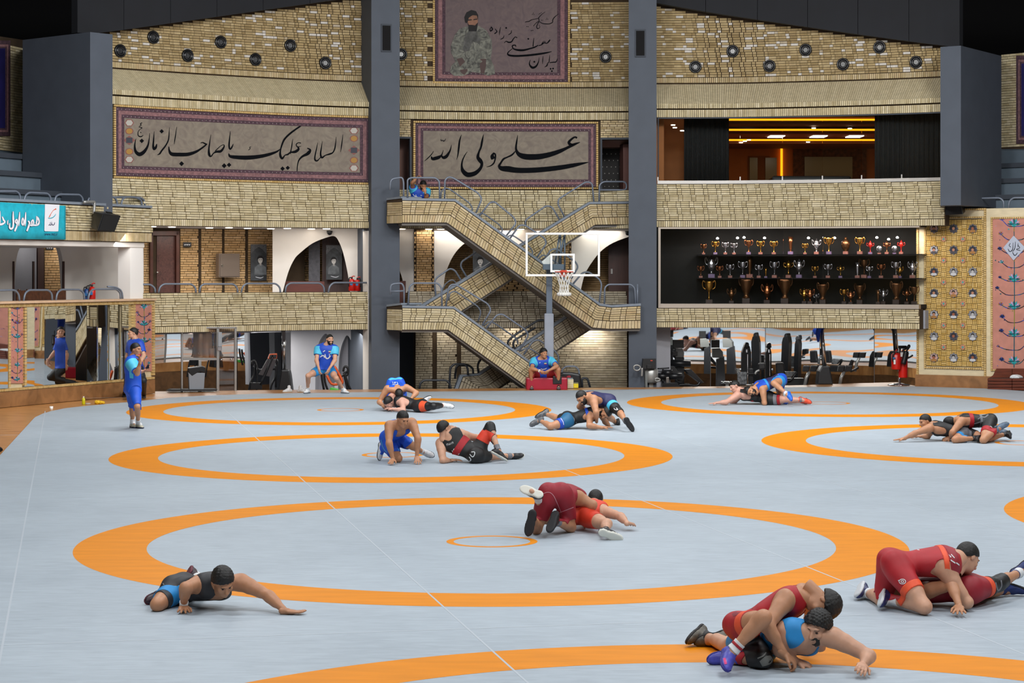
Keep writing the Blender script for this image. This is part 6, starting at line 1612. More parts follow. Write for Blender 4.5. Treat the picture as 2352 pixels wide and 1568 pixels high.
mb = MB(); slab(mb, s0, s1, zt - .03, zt, .02, .1); struct(mb.build('trim_6', PAINT_DK))
edg = [1511, 1700, 1797, 1889, 1979, 2071, 2172]
win = struct(MB().box(fp(s0 + .02, .05, (zb + zt) / 2), (.03, .06, zt - zb)).build('window_1', PAINT_DK)); win['label'] = 'wide frameless window of the orange lit room'
for a, b in zip(edg, edg[1:]):
    mb = MB(); slab(mb, fs(a, .04) + .004, fs(b, .04) - .004, zb, zt - .03, .04, .052, step=4); mb.build('pane', GLASS, win)
    MB().box(fp(fs(a, .04), .03, zb + .05), (.03, .03, .1)).build('glass_clip', STEEL, win)
RY = 68.0
xa, xb = at(1500, 400, 55.6).x, at(2190, 400, 53.4).x
room = lambda nm, c, sz, m: struct(MB().box(c, sz).build(nm, m))
room('wall_lounge_back', ((at(1500, 0, RY).x + at(2200, 0, RY).x) / 2, RY + .1, 6.3), (13, .2, 2.6), WARM)
room('ceiling_lounge', (9.5, 62.8, 7.25), (10.9, 11, .2), WARM2)
room('floor_lounge', (9.5, 62.5, 5.15), (10.9, 11, .16), WARM2)
room('wall_lounge_left', (3.95, 62.2, 6.2), (.2, 12, 2.2), WARM)
room('wall_lounge_right', (15.2, 61.6, 6.2), (.2, 13, 2.2), WARM)
lp = VP(1511, 58.5, 1572, 58.5)
w = struct(lp.panel(MB(), [(1500, 255), (1574, 255), (1574, 425), (1500, 425)], .1).build('wall_lounge_partition', WARM)); w['label'] = 'orange partition at the left end of the glazed room'
# dropped ceiling rafts with amber coves, LED lines and spots
for i, (xl, xr, Y0, Y1, z) in enumerate(((5.2, 12.8, 57.6, 58.6, 7.02), (5.2, 14.5, 60.4, 62.4, 6.93), (5.2, 14.5, 64.6, 67.2, 6.90))):
    t = struct(MB().box(((xl + xr) / 2, (Y0 + Y1) / 2, z), (xr - xl, Y1 - Y0, .08)).build('ceiling_raft', WARM2))
    MB().box(((xl + xr) / 2, Y0 + .03, z + .075), (xr - xl - .2, .05, .05)).build('amber_cove', COVE, t)
area_light('lounge_amber_lamp', (8.8, 62, 6.8), (8.8, 62.5, 5), 8, 6, 190, (1.0, .55, .2))
for i, (x, y, Y) in enumerate(((1783, 319, 61.5), (1880, 318, 61.5), (1963, 321, 61.5))):
    q = at(x, y, Y); tag(MB().box((q.x, q.y, 6.88), (.42, .75, .02)).build('linear_ceiling_lamp', LED), 'white linear ceiling lamp in the orange room, %s from the left' % ordn[i], 'lamp', 'linear lamps of the glazed room')
for i, (x, y) in enumerate(((1546, 288), (1550, 294), (1567, 301), (1773, 286), (1841, 285), (1869, 295), (1952, 296), (1976, 283), (1702, 328), (1711, 325), (1720, 322), (1838, 330), (1856, 327), (1995, 333))):
    zc = 6.885 if y > 310 else (6.92 if y > 290 else 7.0)
    Y = F * (zc - H) / (YH - y) if x > 1600 else 57.9
    q = at(x, y, Y); o = MB().lathe([(.0, 0), (.055, 0), (.06, .02), (0, .02)], c=q, n=12, cap=False).build('recessed_spot', LED)
    tag(o, 'tiny recessed ceiling spot in the orange lit room', 'lamp', 'spots of the glazed room')
def curtain(name, label, vp, x0, x1, y0, y1, n):
    mb = MB(); P = []
    for k in range(n * 4 + 1):
        u = k / (n * 4); x = x0 + (x1 - x0) * u
        d = .05 * math.sin(u * n * 2 * PI)
        P.append((vp.at(x, y0, d), vp.at(x, y1, d)))
    for a, b in zip(P, P[1:]): mb.quad(a[0], b[0], b[1], a[1])
    o = mb.build(name, CURT, smooth=True); m = o.modifiers.new('thickness', 'SOLIDIFY'); m.thickness = .02
    return tag(o, label, 'curtain')
curtain('curtain', 'narrow black curtain near the left end of the glazed room', VP(1570, 56.4, 1675, 56.4), 1571, 1673, 254, 425, 9)
curtain('curtain', 'wide black curtain filling the right end of the glazed room', VP(2008, 54.9, 2180, 54.4), 2009, 2178, 255, 425, 15)
BK = VP(1500, RY - .05, 2200, RY - .05)
d = struct(BK.panel(MB(), [(1718, 358), (1768, 358), (1768, 430), (1718, 430)], .04).build('door_4', WARM2)); d['label'] = 'double door with dark glass at the back of the orange room'
for a, b in ((1722, 1740), (1758, 1784)): BK.panel(MB(), [(a, 362), (b, 362), (b, 430), (a, 430)], .03, -.06).build('door_pane', mat('dark_glass', '#151013', .15), d)
struct(BK.panel(MB(), [(1822, 342), (1990, 342), (1990, 430), (1822, 430)], .05, -.06).build('wall_lounge_feature', mat('brown_speckled_brick', '#5a3324', .8, var=.6, scale=9)))
tag(BK.panel(MB(), [(1848, 360), (1958, 360), (1958, 430), (1848, 430)], .06, -.14).build('wall_screen', mat('black_screen', '#060608', .2)), 'large black screen on the speckled wall of the orange room', 'screen')
BK.panel(MB(), [(1793, 340), (1798, 340), (1798, 430), (1793, 430)], .05, -.05).build('amber_strip', COVE, d)
SB_ = MB(); SB_.box(at(1860, 415, 58.5) + Vector((0, 0, -.1)), (2.2, .8, .44)); tag(SB_.build('sofa_back', mat('black_leather', '#0b0b0c', .5), bevel=.06), 'low black sofa back seen over the window sill', 'sofa')
# ---- trophy window
z0, z1 = 2.10, 4.07
s0, s1 = fs(1512, 0), fs(2112, 0)
mb = MB(); slab(mb, s0, s1, 1.99, z0, -.05, .12); tw = struct(mb.build('window_2', mat('pale_metal_frame', '#a79c90', .4, .6))); tw['label'] = 'long dark trophy window with metal frame'
mb = MB(); slab(mb, s0, s1, z1, 4.11, -.02, .1); mb.build('top_rail', MATS['pale_metal_frame'], tw)
mb = MB(); slab(mb, s0, s0 + .06, z0, z1, -.03, .1); mb.build('side_rail', MATS['pale_metal_frame'], tw)
ed = [1514, 1601, 1694, 1799, 1890, 1990, 2108]
for a, b in zip(ed, ed[1:]):
    mb = MB(); slab(mb, fs(a, .04) + .003, fs(b, .04) - .003, z0, z1, .04, .05, step=4); mb.build('pane', GLASS, tw)
DK = mat('black_case_lining', '#030304', .9)
mb = MB(); slab(mb, s0 - .05, s1 + .3, z0 - .15, z1 + .1, 1.15, 1.25); struct(mb.build('wall_case_back', DK))
mb = MB(); slab(mb, s0, s1, z1 + .02, z1 + .1, .12, 1.15); struct(mb.build('ceiling_case', DK))
mb = MB(); slab(mb, s0, s1, z0 - .1, z0, .12, 1.15); struct(mb.build('floor_case', DK))
struct(MB().box(fp(s0 - .03, .6, 3.1), (.06, 1.1, 2.2), Matrix.Rotation(fang(s0), 3, 'Z')).build('wall_case_side', DK))
SHELF = mat('dark_glass_shelf', '#15151c', .15, spec=.6)
zs1, zs2 = fz(1800, 584, .55), fz(1800, 638, .55)
for i, z in enumerate((zs1, zs2)):
    mb = MB(); slab(mb, fs(1601, .55), s1, z - .02, z, .25, 1.1); tag(mb.build('display_shelf', SHELF), '%s dark shelf of the trophy window' % ('upper', 'middle')[i], 'shelf')
T_GOLD = mat('gold_metal', '#c08a3e', .22, .95); T_SIL = mat('silver_metal', '#b9b4b8', .18, .95); T_BRZ = mat('bronze_metal', '#a2623e', .25, .95); T_DIM = mat('aged_brass', '#6e4a30', .3, .9); T_RED = mat('red_glaze', '#a01a14', .25)
T_BASE = mat('rose_marble_base', '#8a5a50', .3, var=.2, scale=20); T_BASE2 = mat('violet_marble_base', '#6f5a78', .3, var=.2, scale=20); T_DARK = mat('dark_wood_base', '#2e1a14', .4)
def trophy(x, ybase, hpx, kind, m, bm, label, off=.55):
    s = fs(x, off); Y = fp(s, off, 0).y
    h = hpx / F * Y
    zb_ = {584: zs1, 638: zs2, 697: z0}[ybase]
    t = thing('trophy', label, 'trophy', fp(s, off, zb_ + .001), 'trophies in the window', rz=fang(s))
    o = lambda mb, nm, mm, sm=True: obj(nm, mb.mesh(nm, mm, sm), None)
    def add(mb, nm, mm, sm=True):
        q = bpy.data.objects.new(nm, mb.mesh(nm, mm, sm)); COL.objects.link(q); q.parent = t
    bw = h * (.17 if kind != 'disc' else .22); bh = h * (.16 if kind != 'big' else .2)
    add(MB().box((0, 0, bh / 2), (bw * 1.6, bw * 1.4, bh)), 'base', bm, False)
    R = lambda *p: [(r * h, z * h) for r, z in p]
    if kind in ('cup', 'big', 'ball', 'lid'):
        k = bh / h
        prof = R((.09, k), (.04, k + .04), (.022, k + .10), (.03, k + .16), (.02, k + .2), (.03, k + .3), (.07, k + .36), (.13, k + .46), (.16, k + .58), (.17, k + .70), (.175, k + .76), (.155, k + .75), (.13, k + .55), (0, k + .45))
        if kind == 'ball': prof = R((.09, k), (.03, k + .06), (.022, k + .25), (.05, k + .32), (.13, k + .42), (.15, k + .54), (.12, k + .66), (.05, k + .74), (.02, k + .84), (0, k + .84))
        if kind == 'lid': prof = R((.10, k), (.05, k + .05), (.04, k + .12), (.11, k + .2), (.17, k + .33), (.17, k + .46), (.12, k + .55), (.13, k + .58), (.10, k + .66), (.03, k + .72), (.03, k + .78), (0, k + .8))
        if kind == 'big': prof = R((.16, k), (.10, k + .06), (.08, k + .14), (.13, k + .24), (.20, k + .42), (.24, k + .62), (.26, k + .70), (.24, k + .69), (.18, k + .45), (0, k + .3))
        add(MB().lathe(prof, n=18, cap=False), 'cup', m)
        for sg in (-1, 1):
            if kind in ('cup', 'big', 'lid'):
                e = .05 if kind == 'lid' else 0
                P = smooth_pts([(sg * .14 * h, 0, (k + .42 - e) * h), (sg * .24 * h, 0, (k + .50 - e) * h), (sg * .27 * h, 0, (k + .66 - e) * h), (sg * .23 * h, 0, (k + .78 - e) * h), (sg * .17 * h, 0, (k + .70 - e * 3) * h)], 4)
            else:
                P = smooth_pts([(sg * .12 * h, 0, (k + .42) * h), (sg * .26 * h, 0, (k + .5) * h), (sg * .25 * h, 0, (k + .66) * h), (sg * .17 * h, 0, (k + .62) * h)], 4)
            add(MB().tube(P, .012 * h + .004, 6), 'handle', m)
    elif kind == 'vase':
        k = bh / h
        add(MB().lathe(R((.06, k), (.05, k + .08), (.08, k + .2), (.1, k + .5), (.14, k + .8), (.12, k + .8), (.06, k + .3), (0, k + .2)), n=16, cap=False), 'vase', m)
    elif kind == 'urn':
        k = bh / h
        add(MB().lathe(R((.1, k), (.2, k + .15), (.26, k + .35), (.24, k + .52), (.12, k + .66), (.07, k + .72), (.09, k + .8), (0, k + .8)), n=18, cap=False), 'urn', m)
    elif kind == 'disc':
        add(MB().lathe([(0, -.012), (.30 * h, -.012), (.33 * h, 0), (.30 * h, .012), (0, .012)], c=(0, 0, h * .62), n=20, M=Matrix.Rotation(PI / 2, 3, 'X'), cap=False), 'disc', m)
    return t
ZT, ZU = (1480, 400, 4.611), (1900, 400, 4.613)
TOP = [(1616, 25, 'cup', T_BRZ), (1643, 32, 'cup', T_GOLD), (1666, 29, 'cup', T_SIL), (1686, 28, 'cup', T_SIL), (1719.5, 35, 'cup', T_BRZ), (1747, 33, 'cup', T_GOLD), (1777.5, 32, 'cup', T_GOLD), (1816, 42, 'vase', T_BRZ), (1849, 26, 'cup', T_GOLD), (1875.5, 38, 'lid', T_SIL), (1904, 41, 'cup', T_GOLD), (1942.5, 41, 'urn', T_DIM), (1975, 41, 'cup', T_GOLD), (1999, 31, 'ball', T_RED), (2019.5, 20, 'disc', T_SIL), (2037, 31, 'ball', T_BRZ), (2054.5, 20, 'disc', T_SIL), (2070, 32, 'ball', T_RED)]
MID = [(1609.5, 29, 'cup', T_BRZ), (1634, 54, 'lid', T_SIL), (1653, 29, 'cup', T_BRZ), (1677, 33, 'cup', T_SIL), (1706, 40, 'cup', T_SIL), (1722, 52, 'vase', T_DIM), (1743, 32, 'cup', T_SIL), (1759, 24, 'vase', T_GOLD), (1779, 40, 'cup', T_SIL), (1811, 42, 'ball', T_GOLD), (1835.5, 46, 'lid', T_SIL), (1872, 28, 'cup', T_GOLD), (1902, 34, 'cup', T_SIL), (1930.5, 30, 'ball', T_GOLD), (1969.5, 37, 'vase', T_SIL), (1985, 46, 'cup', T_DIM), (1997, 28, 'cup', T_SIL), (2024, 34, 'cup', T_BRZ), (2058, 40, 'cup', T_SIL), (2067, 30, 'lid', T_GOLD), (2096, 42, 'lid', T_SIL)]
BOT = [(1628.5, 56, 'cup', T_GOLD), (1680, 38, 'lid', T_DIM), (1714, 62, 'big', T_DIM), (1762, 50, 'lid', T_BRZ), (1803, 62, 'big', T_DIM), (1847.5, 38, 'lid', T_GOLD), (1860.5, 38, 'lid', T_BRZ), (1875, 24, 'cup', T_SIL), (1890, 50, 'big', T_DIM), (1939, 36, 'cup', T_GOLD), (1954, 32, 'lid', T_BRZ), (1975, 48, 'big', T_DIM), (2017, 34, 'vase', T_DIM), (2029, 38, 'lid', T_SIL), (2059, 54, 'big', T_DIM), (2083, 36, 'ball', T_BRZ), (2100, 44, 'cup', T_DIM)]
KN = {'cup': 'two-handled cup', 'vase': 'vase-shaped trophy', 'lid': 'lidded trophy', 'urn': 'round urn trophy', 'ball': 'ball-topped trophy', 'disc': 'disc trophy', 'big': 'wide footed bowl trophy'}
MN = {T_GOLD.name: 'gold', T_SIL.name: 'silver', T_BRZ.name: 'bronze', T_DIM.name: 'dark brass', T_RED.name: 'red'}
ordn += ['twenty-first']
for row, yb, nm, of in ((TOP, 584, 'top', .6), (MID, 638, 'middle', .55), (BOT, 697, 'bottom', .5)):
    for i, (x, hh, k, m) in enumerate(row):
        trophy(x, yb, hh, k, m, (T_BASE, T_BASE2, T_BASE)[i % 3] if yb != 697 else T_DARK, '%s %s, %s from the left on the %s trophy shelf' % (MN[m.name], KN[k], ordn[i], nm), of + (.12 if i % 2 else -.1))
SPOT = mat('white_spot_bulb', '#fff4ea', .4, emit=25)
for i, (x, y) in enumerate(((1648, 547), (1694, 546), (1709, 545), (1756, 546), (1857, 546), (1917, 546), (2014, 545), (2041, 549), (2061, 545))):
    q = fw(x, y, .95); tag(MB().lathe([(0, -.03), (.03, -.02), (.035, .0), (.02, .02), (0, .03)], c=q, n=10, cap=False).build('display_spotlight', SPOT, smooth=True), 'small glowing display spotlight, %s from the left behind the top trophies' % ordn[i], 'lamp', 'spotlights of the trophy window')
for x in (1660, 1760, 1860, 1960, 2060):
    p = fp(fs(x, .3), .3, 4.0); area_light('trophy_lamp', p, fp(fs(x, .7), .7, 2.2), 1.0, .1, 22, (1, .85, .75))
# ================================================================== props: parts drawn on the vertical plane they stand in, each with its own depth
BLK = mat('black_plastic', '#131417', .4, var=.15, scale=20); BLKF = mat('black_powder_steel', '#191a1d', .35, .3); VINYL = mat('black_vinyl_pad', '#1b1c1f', .35, var=.1, scale=10); CHROME = mat('chrome', '#c4c4c6', .12, .95); SILV = mat('silver_plastic', '#9b9c9a', .35, .5)
REDX = mat('extinguisher_red', '#c01a12', .3); GREYP = mat('grey_bin_plastic', '#7b8087', .45); ORG = mat('orange_pad', '#d4551e', .5); WRAP = mat('plastic_wrapped_pad', '#5d6063', .15, var=.6, scale=18)
WOODB = mat('red_brown_bench_wood', '#5e2a18', .35, var=.3, scale=3, stretch=(1, 1, 9)); WHITEP = mat('white_paint', '#e8e8e6', .45)
class G:
    def __init__(s, name, label, cat, v, foot, zoom=(0, 0, 1), group=None, t=None):
        s.v = v; s.z = zoom
        s.t = t or thing(name, label, cat, v.at(*s.q(*foot)), group)
    def q(s, x, y): return (s.z[0] + x / s.z[2], s.z[1] + y / s.z[2])
    def p(s, nm, m, pts, d=.1, b=0.0, bev=.006, par=None):
        return s.v.panel(MB(), [s.q(*p) for p in pts], d, b).build(nm, m, par or s.t, bevel=bev)
    def r(s, nm, m, x0, y0, x1, y1, d=.1, b=0.0, bev=.008, par=None):
        return s.p(nm, m, [(x0, y0), (x1, y0), (x1, y1), (x0, y1)], d, b, bev, par)
    def l(s, nm, m, pts, r=.02, b=0.0, n=7, par=None, sm=3):
        P = smooth_pts([tuple(s.v.at(*s.q(*p[:2]), b + (p[2] if len(p) > 2 else 0))) for p in pts], sm) if sm > 1 else [s.v.at(*s.q(*p[:2]), b + (p[2] if len(p) > 2 else 0)) for p in pts]
        return MB().tube([Vector(p) for p in P], r, n).build(nm, m, par or s.t, smooth=True)
    def cyl(s, nm, m, x, y0, y1, r, b=0.0, n=18, par=None, prof=None):
        a, c = s.v.at(*s.q(x, y1), b), s.v.at(*s.q(x, y0), b); h = c.z - a.z
        pr = [(k * r, t * h) for k, t in (prof or [(0, 0), (.96, 0), (1, .03), (1, .97), (.96, 1), (0, 1)])]
        return MB().lathe(pr, c=a, n=n, cap=False).build(nm, m, par or s.t, smooth=True)
# ---- turquoise banner on the left tribune front
BN = G('banner', 'turquoise advertising banner with white Persian lettering on the left tribune', 'banner', MW, (80, 550))
TURQ = mat('turquoise_banner_cloth', '#1aa3b8', .6, var=.12, scale=9)
mb = MB(); N_ = 40
for k in range(N_ + 1):
    x = -70 + 220.5 * k / N_
    for j, y in enumerate((464 + .055 * max(x, 0), 500, 530, 548.5 + .012 * x)):
        mb.v.append(tuple(MW.at(x, y, -.075 - .012 * math.sin(k * .9 + j))))
for k in range(N_):
    for j in range(3): mb.f.append((4 * k + j, 4 * k + 4 + j, 4 * k + 5 + j, 4 * k + 1 + j))
o = mb.build('banner_cloth', TURQ, BN.t, smooth=True); o.modifiers.new('thickness', 'SOLIDIFY').thickness = .006
mws = lambda b: (lambda x, y: MW.at(x, y, b))
BNZ = (0, 455, 8.4)
bl = [[(705, 345, 10), (735, 390, 36), (755, 450, 26), (740, 500, 36), (700, 520, 34), (650, 520, 30), (600, 525, 30), (570, 500, 24)], [(705, 350, 20), (712, 430, 24), (700, 480, 26), (720, 520, 20)], [(640, 410, 20), (610, 450, 26), (620, 520, 30)], [(640, 420, 26), (650, 480, 26), (640, 520, 20)], [(545, 435, 24), (570, 480, 36), (555, 540, 36), (520, 635, 30)],
      [(497, 270, 14), (492, 370, 30), (488, 470, 28), (482, 540, 12)], [(440, 370, 14), (462, 440, 26), (448, 515, 32), (422, 480, 24), (432, 400, 24), (445, 375, 10)], [(380, 265, 14), (374, 370, 30), (368, 470, 26), (362, 540, 10)], [(320, 400, 24), (338, 450, 30), (325, 540, 30), (300, 600, 34), (285, 640, 26)], [(310, 410, 20), (298, 450, 26), (318, 490, 26)],
      [(255, 255, 16), (255, 370, 34), (258, 470, 34), (250, 560, 34), (215, 590, 38), (185, 560, 30), (190, 480, 16)], [(155, 420, 10), (148, 470, 22), (155, 515, 14)], [(45, 355, 20), (70, 420, 36), (95, 460, 26), (40, 500, 40), (-20, 505, 40)], [(2, 250, 14), (2, 380, 22), (-4, 480, 30)]]
for st_, ww, bk_, m in ((bl, 12, -.094, mat('navy_print', '#1d2350', .6)), (bl, 0, -.097, mat('white_print', '#dfe1e8', .6))):
    for s in st_: strokes(mws(bk_), [[(x, y, w + ww) for x, y, w in s]], BNZ).build('lettering_stroke', m, BN.t)
BNg = G('', '', '', MW, (0, 0), BNZ, t=BN.t)
lg = BNg.p('logo_field', MATS['white_print'], [(870, 112), (1148, 125), (1125, 636), (1110, 641), (872, 637), (857, 625)], .004, -.095, 0)
for pts, m in (([(1085, 205, 22), (1030, 235, 9), (985, 300, 9), (950, 365, 18)], ORG), ([(928, 378, 10), (960, 388, 14), (1020, 372, 14), (1060, 335, 12), (1078, 300, 6)], TURQ), ([(1058, 465, 8), (1050, 500, 12), (1020, 520, 12), (1000, 495, 10), (985, 520, 10), (955, 512, 14), (938, 526, 6)], MATS['navy_print']), ([(1000, 455, 6), (995, 500, 8)], MATS['navy_print']), ([(975, 460, 6), (968, 505, 8)], MATS['navy_print'])):
    strokes(mws(-.101), [pts], BNZ).build('logo_mark', m, lg)
def text_on(txt, vp, x0, x1, ymid, b, m, parent, name='lettering'):
    """built-in font, laid flat on a vertical plane between two pixel columns"""
    c = bpy.data.curves.new('t', 'FONT'); c.body = txt; c.align_x = 'CENTER'; c.align_y = 'CENTER'
    o = bpy.data.objects.new('t', c); COL.objects.link(o)
    me = bpy.data.meshes.new_from_object(o.evaluated_get(bpy.context.evaluated_depsgraph_get())); bpy.data.objects.remove(o)
    xs = [v.co.x for v in me.vertices]; w = max(xs) - min(xs)
    A, B = vp.at(x0, ymid, b), vp.at(x1, ymid, b); k = (B - A).length / w; C = (A + B) / 2
    for v in me.vertices: v.co = C + vp.t * (v.co.x * k) + Vector((0, 0, v.co.y * k))
    me.materials.append(m); me.name = name
    q = obj(name, me, parent); q['kind'] = 'stuff'
    return q
text_on('www.mci.ir', MW, 102.5, 132.5, 537.5, -.097, MATS['navy_print'], BN.t)
# ---- loudspeakers
def speaker(label, v, zoom, top, front, side, arm, side_b):
    g = G('loudspeaker', label, 'loudspeaker', v, front[0], zoom)
    f = [v.at(*g.q(*p), -.55) for p in front]; bk = [v.at(*g.q(*p), side_b) for p in side]
    MB().prism(f, bk).build('cabinet', BLK, g.t, bevel=.015)
    c = sum(f, Vector()) / 4
    gr = [c + (p - c) * .9 - v.n * .012 for p in f]; MB().prism(gr, [p + v.n * .01 for p in gr]).build('grille', mat('speaker_grille', '#0b0b0d', .75, var=.4, scale=120), g.t)
    g.p('handle', NOZ2, top, .02, -.50, 0)
    if arm: g.l('bracket', SILV, arm, .035, -.15)
    return g
speaker('black loudspeaker hung on the left tribune corner', MW, (0, 400, 4.611), [(1120, 392), (1180, 400), (1200, 420), (1140, 412)], [(1090, 420), (1282, 440), (1215, 612), (1030, 600)], [(990, 395), (1150, 400), (1090, 600), (960, 560)], [(885, 295), (985, 292), (1000, 310), (992, 420)], -.15)
speaker('black loudspeaker standing on the tiled wall at the right', TW, (1900, 400, 4.613), [(1240, 262), (1300, 250), (1310, 262), (1245, 276)], [(1130, 290), (1410, 275), (1440, 425), (1180, 440)], [(1150, 245), (1440, 240), (1465, 400), (1200, 420)], None, -.05)
# ================================================================== right wall: basket weave tiles, star portraits, mosaic
mb = MB(); X0, X1, Y0, Y1 = 2104, 2600, 479, 872
def tw_trim(x0, x1, y0, y1, both=True):
    mb = MB(); u0, u1 = TW.s_(x0), TW.s_(x1); za, zb_ = TW.z_(x0, y1), TW.z_(x0, y0)
    soldier(mb, u0, u1, zb_ - .055, zb_, .05, w=.055, sp=TW, dep=.045); soldier(mb, u0, u1, za, za + .055, .05, w=.055, sp=TW, dep=.045)
    for u in (u0 + .025, u1 - .025):
        n = int((zb_ - za) / .055)
        for k in range(n): mb.box(TW.p(u, .03, za + (k + .5) * (zb_ - za) / n), (.05, .045, (zb_ - za) / n - .01), TW.R)
    mb.build('trim_bricks', BR_GLAZE, TWALL, kind='stuff')
tw_trim(2104.5, 2264, 480, 866); tw_trim(2122, 2259, 498, 846); tw_trim(2275, 2440, 498, 852)
WEAVE = brick_mat('weave_brick', ['#c9a65f', '#d2b272', '#bd9850', '#cfac68'])
mb = MB(); slab(mb, TW.s_(2126), TW.s_(2256), TW.z_(2190, 842), TW.z_(2190, 503), .042, .052, sp=TW); mb.build('weave_bed', MORTAR, TWALL)
its = []; u0, u1, za, zb_ = TW.s_(2126.5), TW.s_(2255.5), TW.z_(2190, 841), TW.z_(2190, 504); cu = (u1 - u0) / 11; nz = int(round((zb_ - za) / cu)); cz = (zb_ - za) / nz
for i in range(11):
    for j in range(nz):
        for k in range(3):
            e = (k + .5) / 3
            u, z, w, h_ = ((i + .5) * cu, (j + e) * cz, cu - .012, cz / 3 - .012) if (i + j) % 2 else ((i + e) * cu, (j + .5) * cz, cu / 3 - .012, cz - .012)
            its.append((TW.p(u0 + u, .035, za + z), TW.R, round(w, 3), round(h_, 3), .03))
lay_bricks(TWALL, its, WEAVE, name='weave_brick', stuff='weave_brick_field')
def star(r, n=8, k=.78):
    return [((r if i % 2 == 0 else r * k) * math.cos(PI * i / n), (r if i % 2 == 0 else r * k) * math.sin(PI * i / n)) for i in range(2 * n)]
def star_mesh(name, r, m, th=.02):
    P = star(r); return MB().prism([(x, -th, z) for x, z in P], [(x, 0, z) for x, z in P]).mesh(name, m)
RIM = mat('grey_star_rim', '#5d5f6b', .5); PB = [mat('photo_ground_dark', '#262633', .6), mat('photo_ground_grey', '#7c7c80', .6), mat('photo_ground_pink', '#b58f84', .6), mat('photo_ground_pale', '#a3a1a3', .6)]
PF = [mat('photo_face', '#a87458', .6), mat('photo_face_grey', '#a8a6a4', .6), mat('photo_face_warm', '#8f4f33', .6)]; PH = mat('photo_hair', '#18161a', .6); PT = [mat('photo_shirt_white', '#b9b9bb', .6), mat('photo_shirt_ochre', '#9a6a33', .6), mat('photo_shirt_dark', '#3d3a40', .6)]
ell = lambda a, b, cx, cz, n=16: [(cx + a * math.cos(2 * PI * i / n), cz + b * math.sin(2 * PI * i / n)) for i in range(n)]
flat = lambda nm, P, y, m: MB().prism([(x, y, z) for x, z in P], [(x, y + .003, z) for x, z in P]).mesh(nm, m)
rimM = star_mesh('star_rim', .125, RIM, .03); grM = [MB().prism([(x, -.033, z) for x, z in star(.108)], [(x, -.03, z) for x, z in star(.108)]).mesh('photo_ground', m) for m in PB]
fcM = [flat('photo_face', ell(.036, .046, 0, .012), -.038, m) for m in PF]; hrM = flat('photo_hair', [(-.042, .0), (-.046, .04), (-.03, .07), (0, .078), (.03, .07), (.046, .04), (.042, .0), (.032, .03), (0, .042), (-.032, .03)], -.041, PH)
shM = [flat('photo_shirt', [(-.085, -.07), (-.06, -.035), (-.02, -.025), (.02, -.025), (.06, -.035), (.085, -.07), (.05, -.095), (-.05, -.095)], -.036, m) for m in PT]
cols = ('left', 'middle', 'right')
rnd = random.Random(5)
for i, y in enumerate((525, 574, 624, 673, 722, 772, 821)):
    for j, x in enumerate((2146, 2191, 2235)):
        q = TW.at(x, y, .022)
        t = thing('star_portrait', 'small star-framed portrait, %s column, %s row from the top of the tiled wall' % (cols[j], ordn[i]), 'portrait', q, 'star portraits on the tiled wall', rz=TW.ang)
        g_ = rnd.random() < .35
        for me in (rimM, grM[1 if g_ else rnd.choice((0, 0, 2, 3))], shM[0 if g_ else rnd.choice((0, 1, 2))], fcM[1 if g_ else rnd.choice((0, 2))], hrM):
            p = bpy.data.objects.new(me.name, me); COL.objects.link(p); p.parent = t
st1 = star_mesh('flower_star', .075, mat('rose_terracotta', '#a87860', .6), .026); st2 = MB().prism([(x, -.03, z) for x, z in star(.026)], [(x, -.026, z) for x, z in star(.026)]).mesh('flower_centre', mat('turquoise_glaze', '#3a9a96', .3))
for y in (549, 598, 648, 697, 747, 797):
    for x in (2168, 2212):
        for me in (st1, st2):
            p = bpy.data.objects.new(me.name, me); COL.objects.link(p); p.parent = TWALL; p.matrix_local = Matrix.Translation(TW.at(x, y, .022)) @ Matrix.Rotation(TW.ang, 4, 'Z')
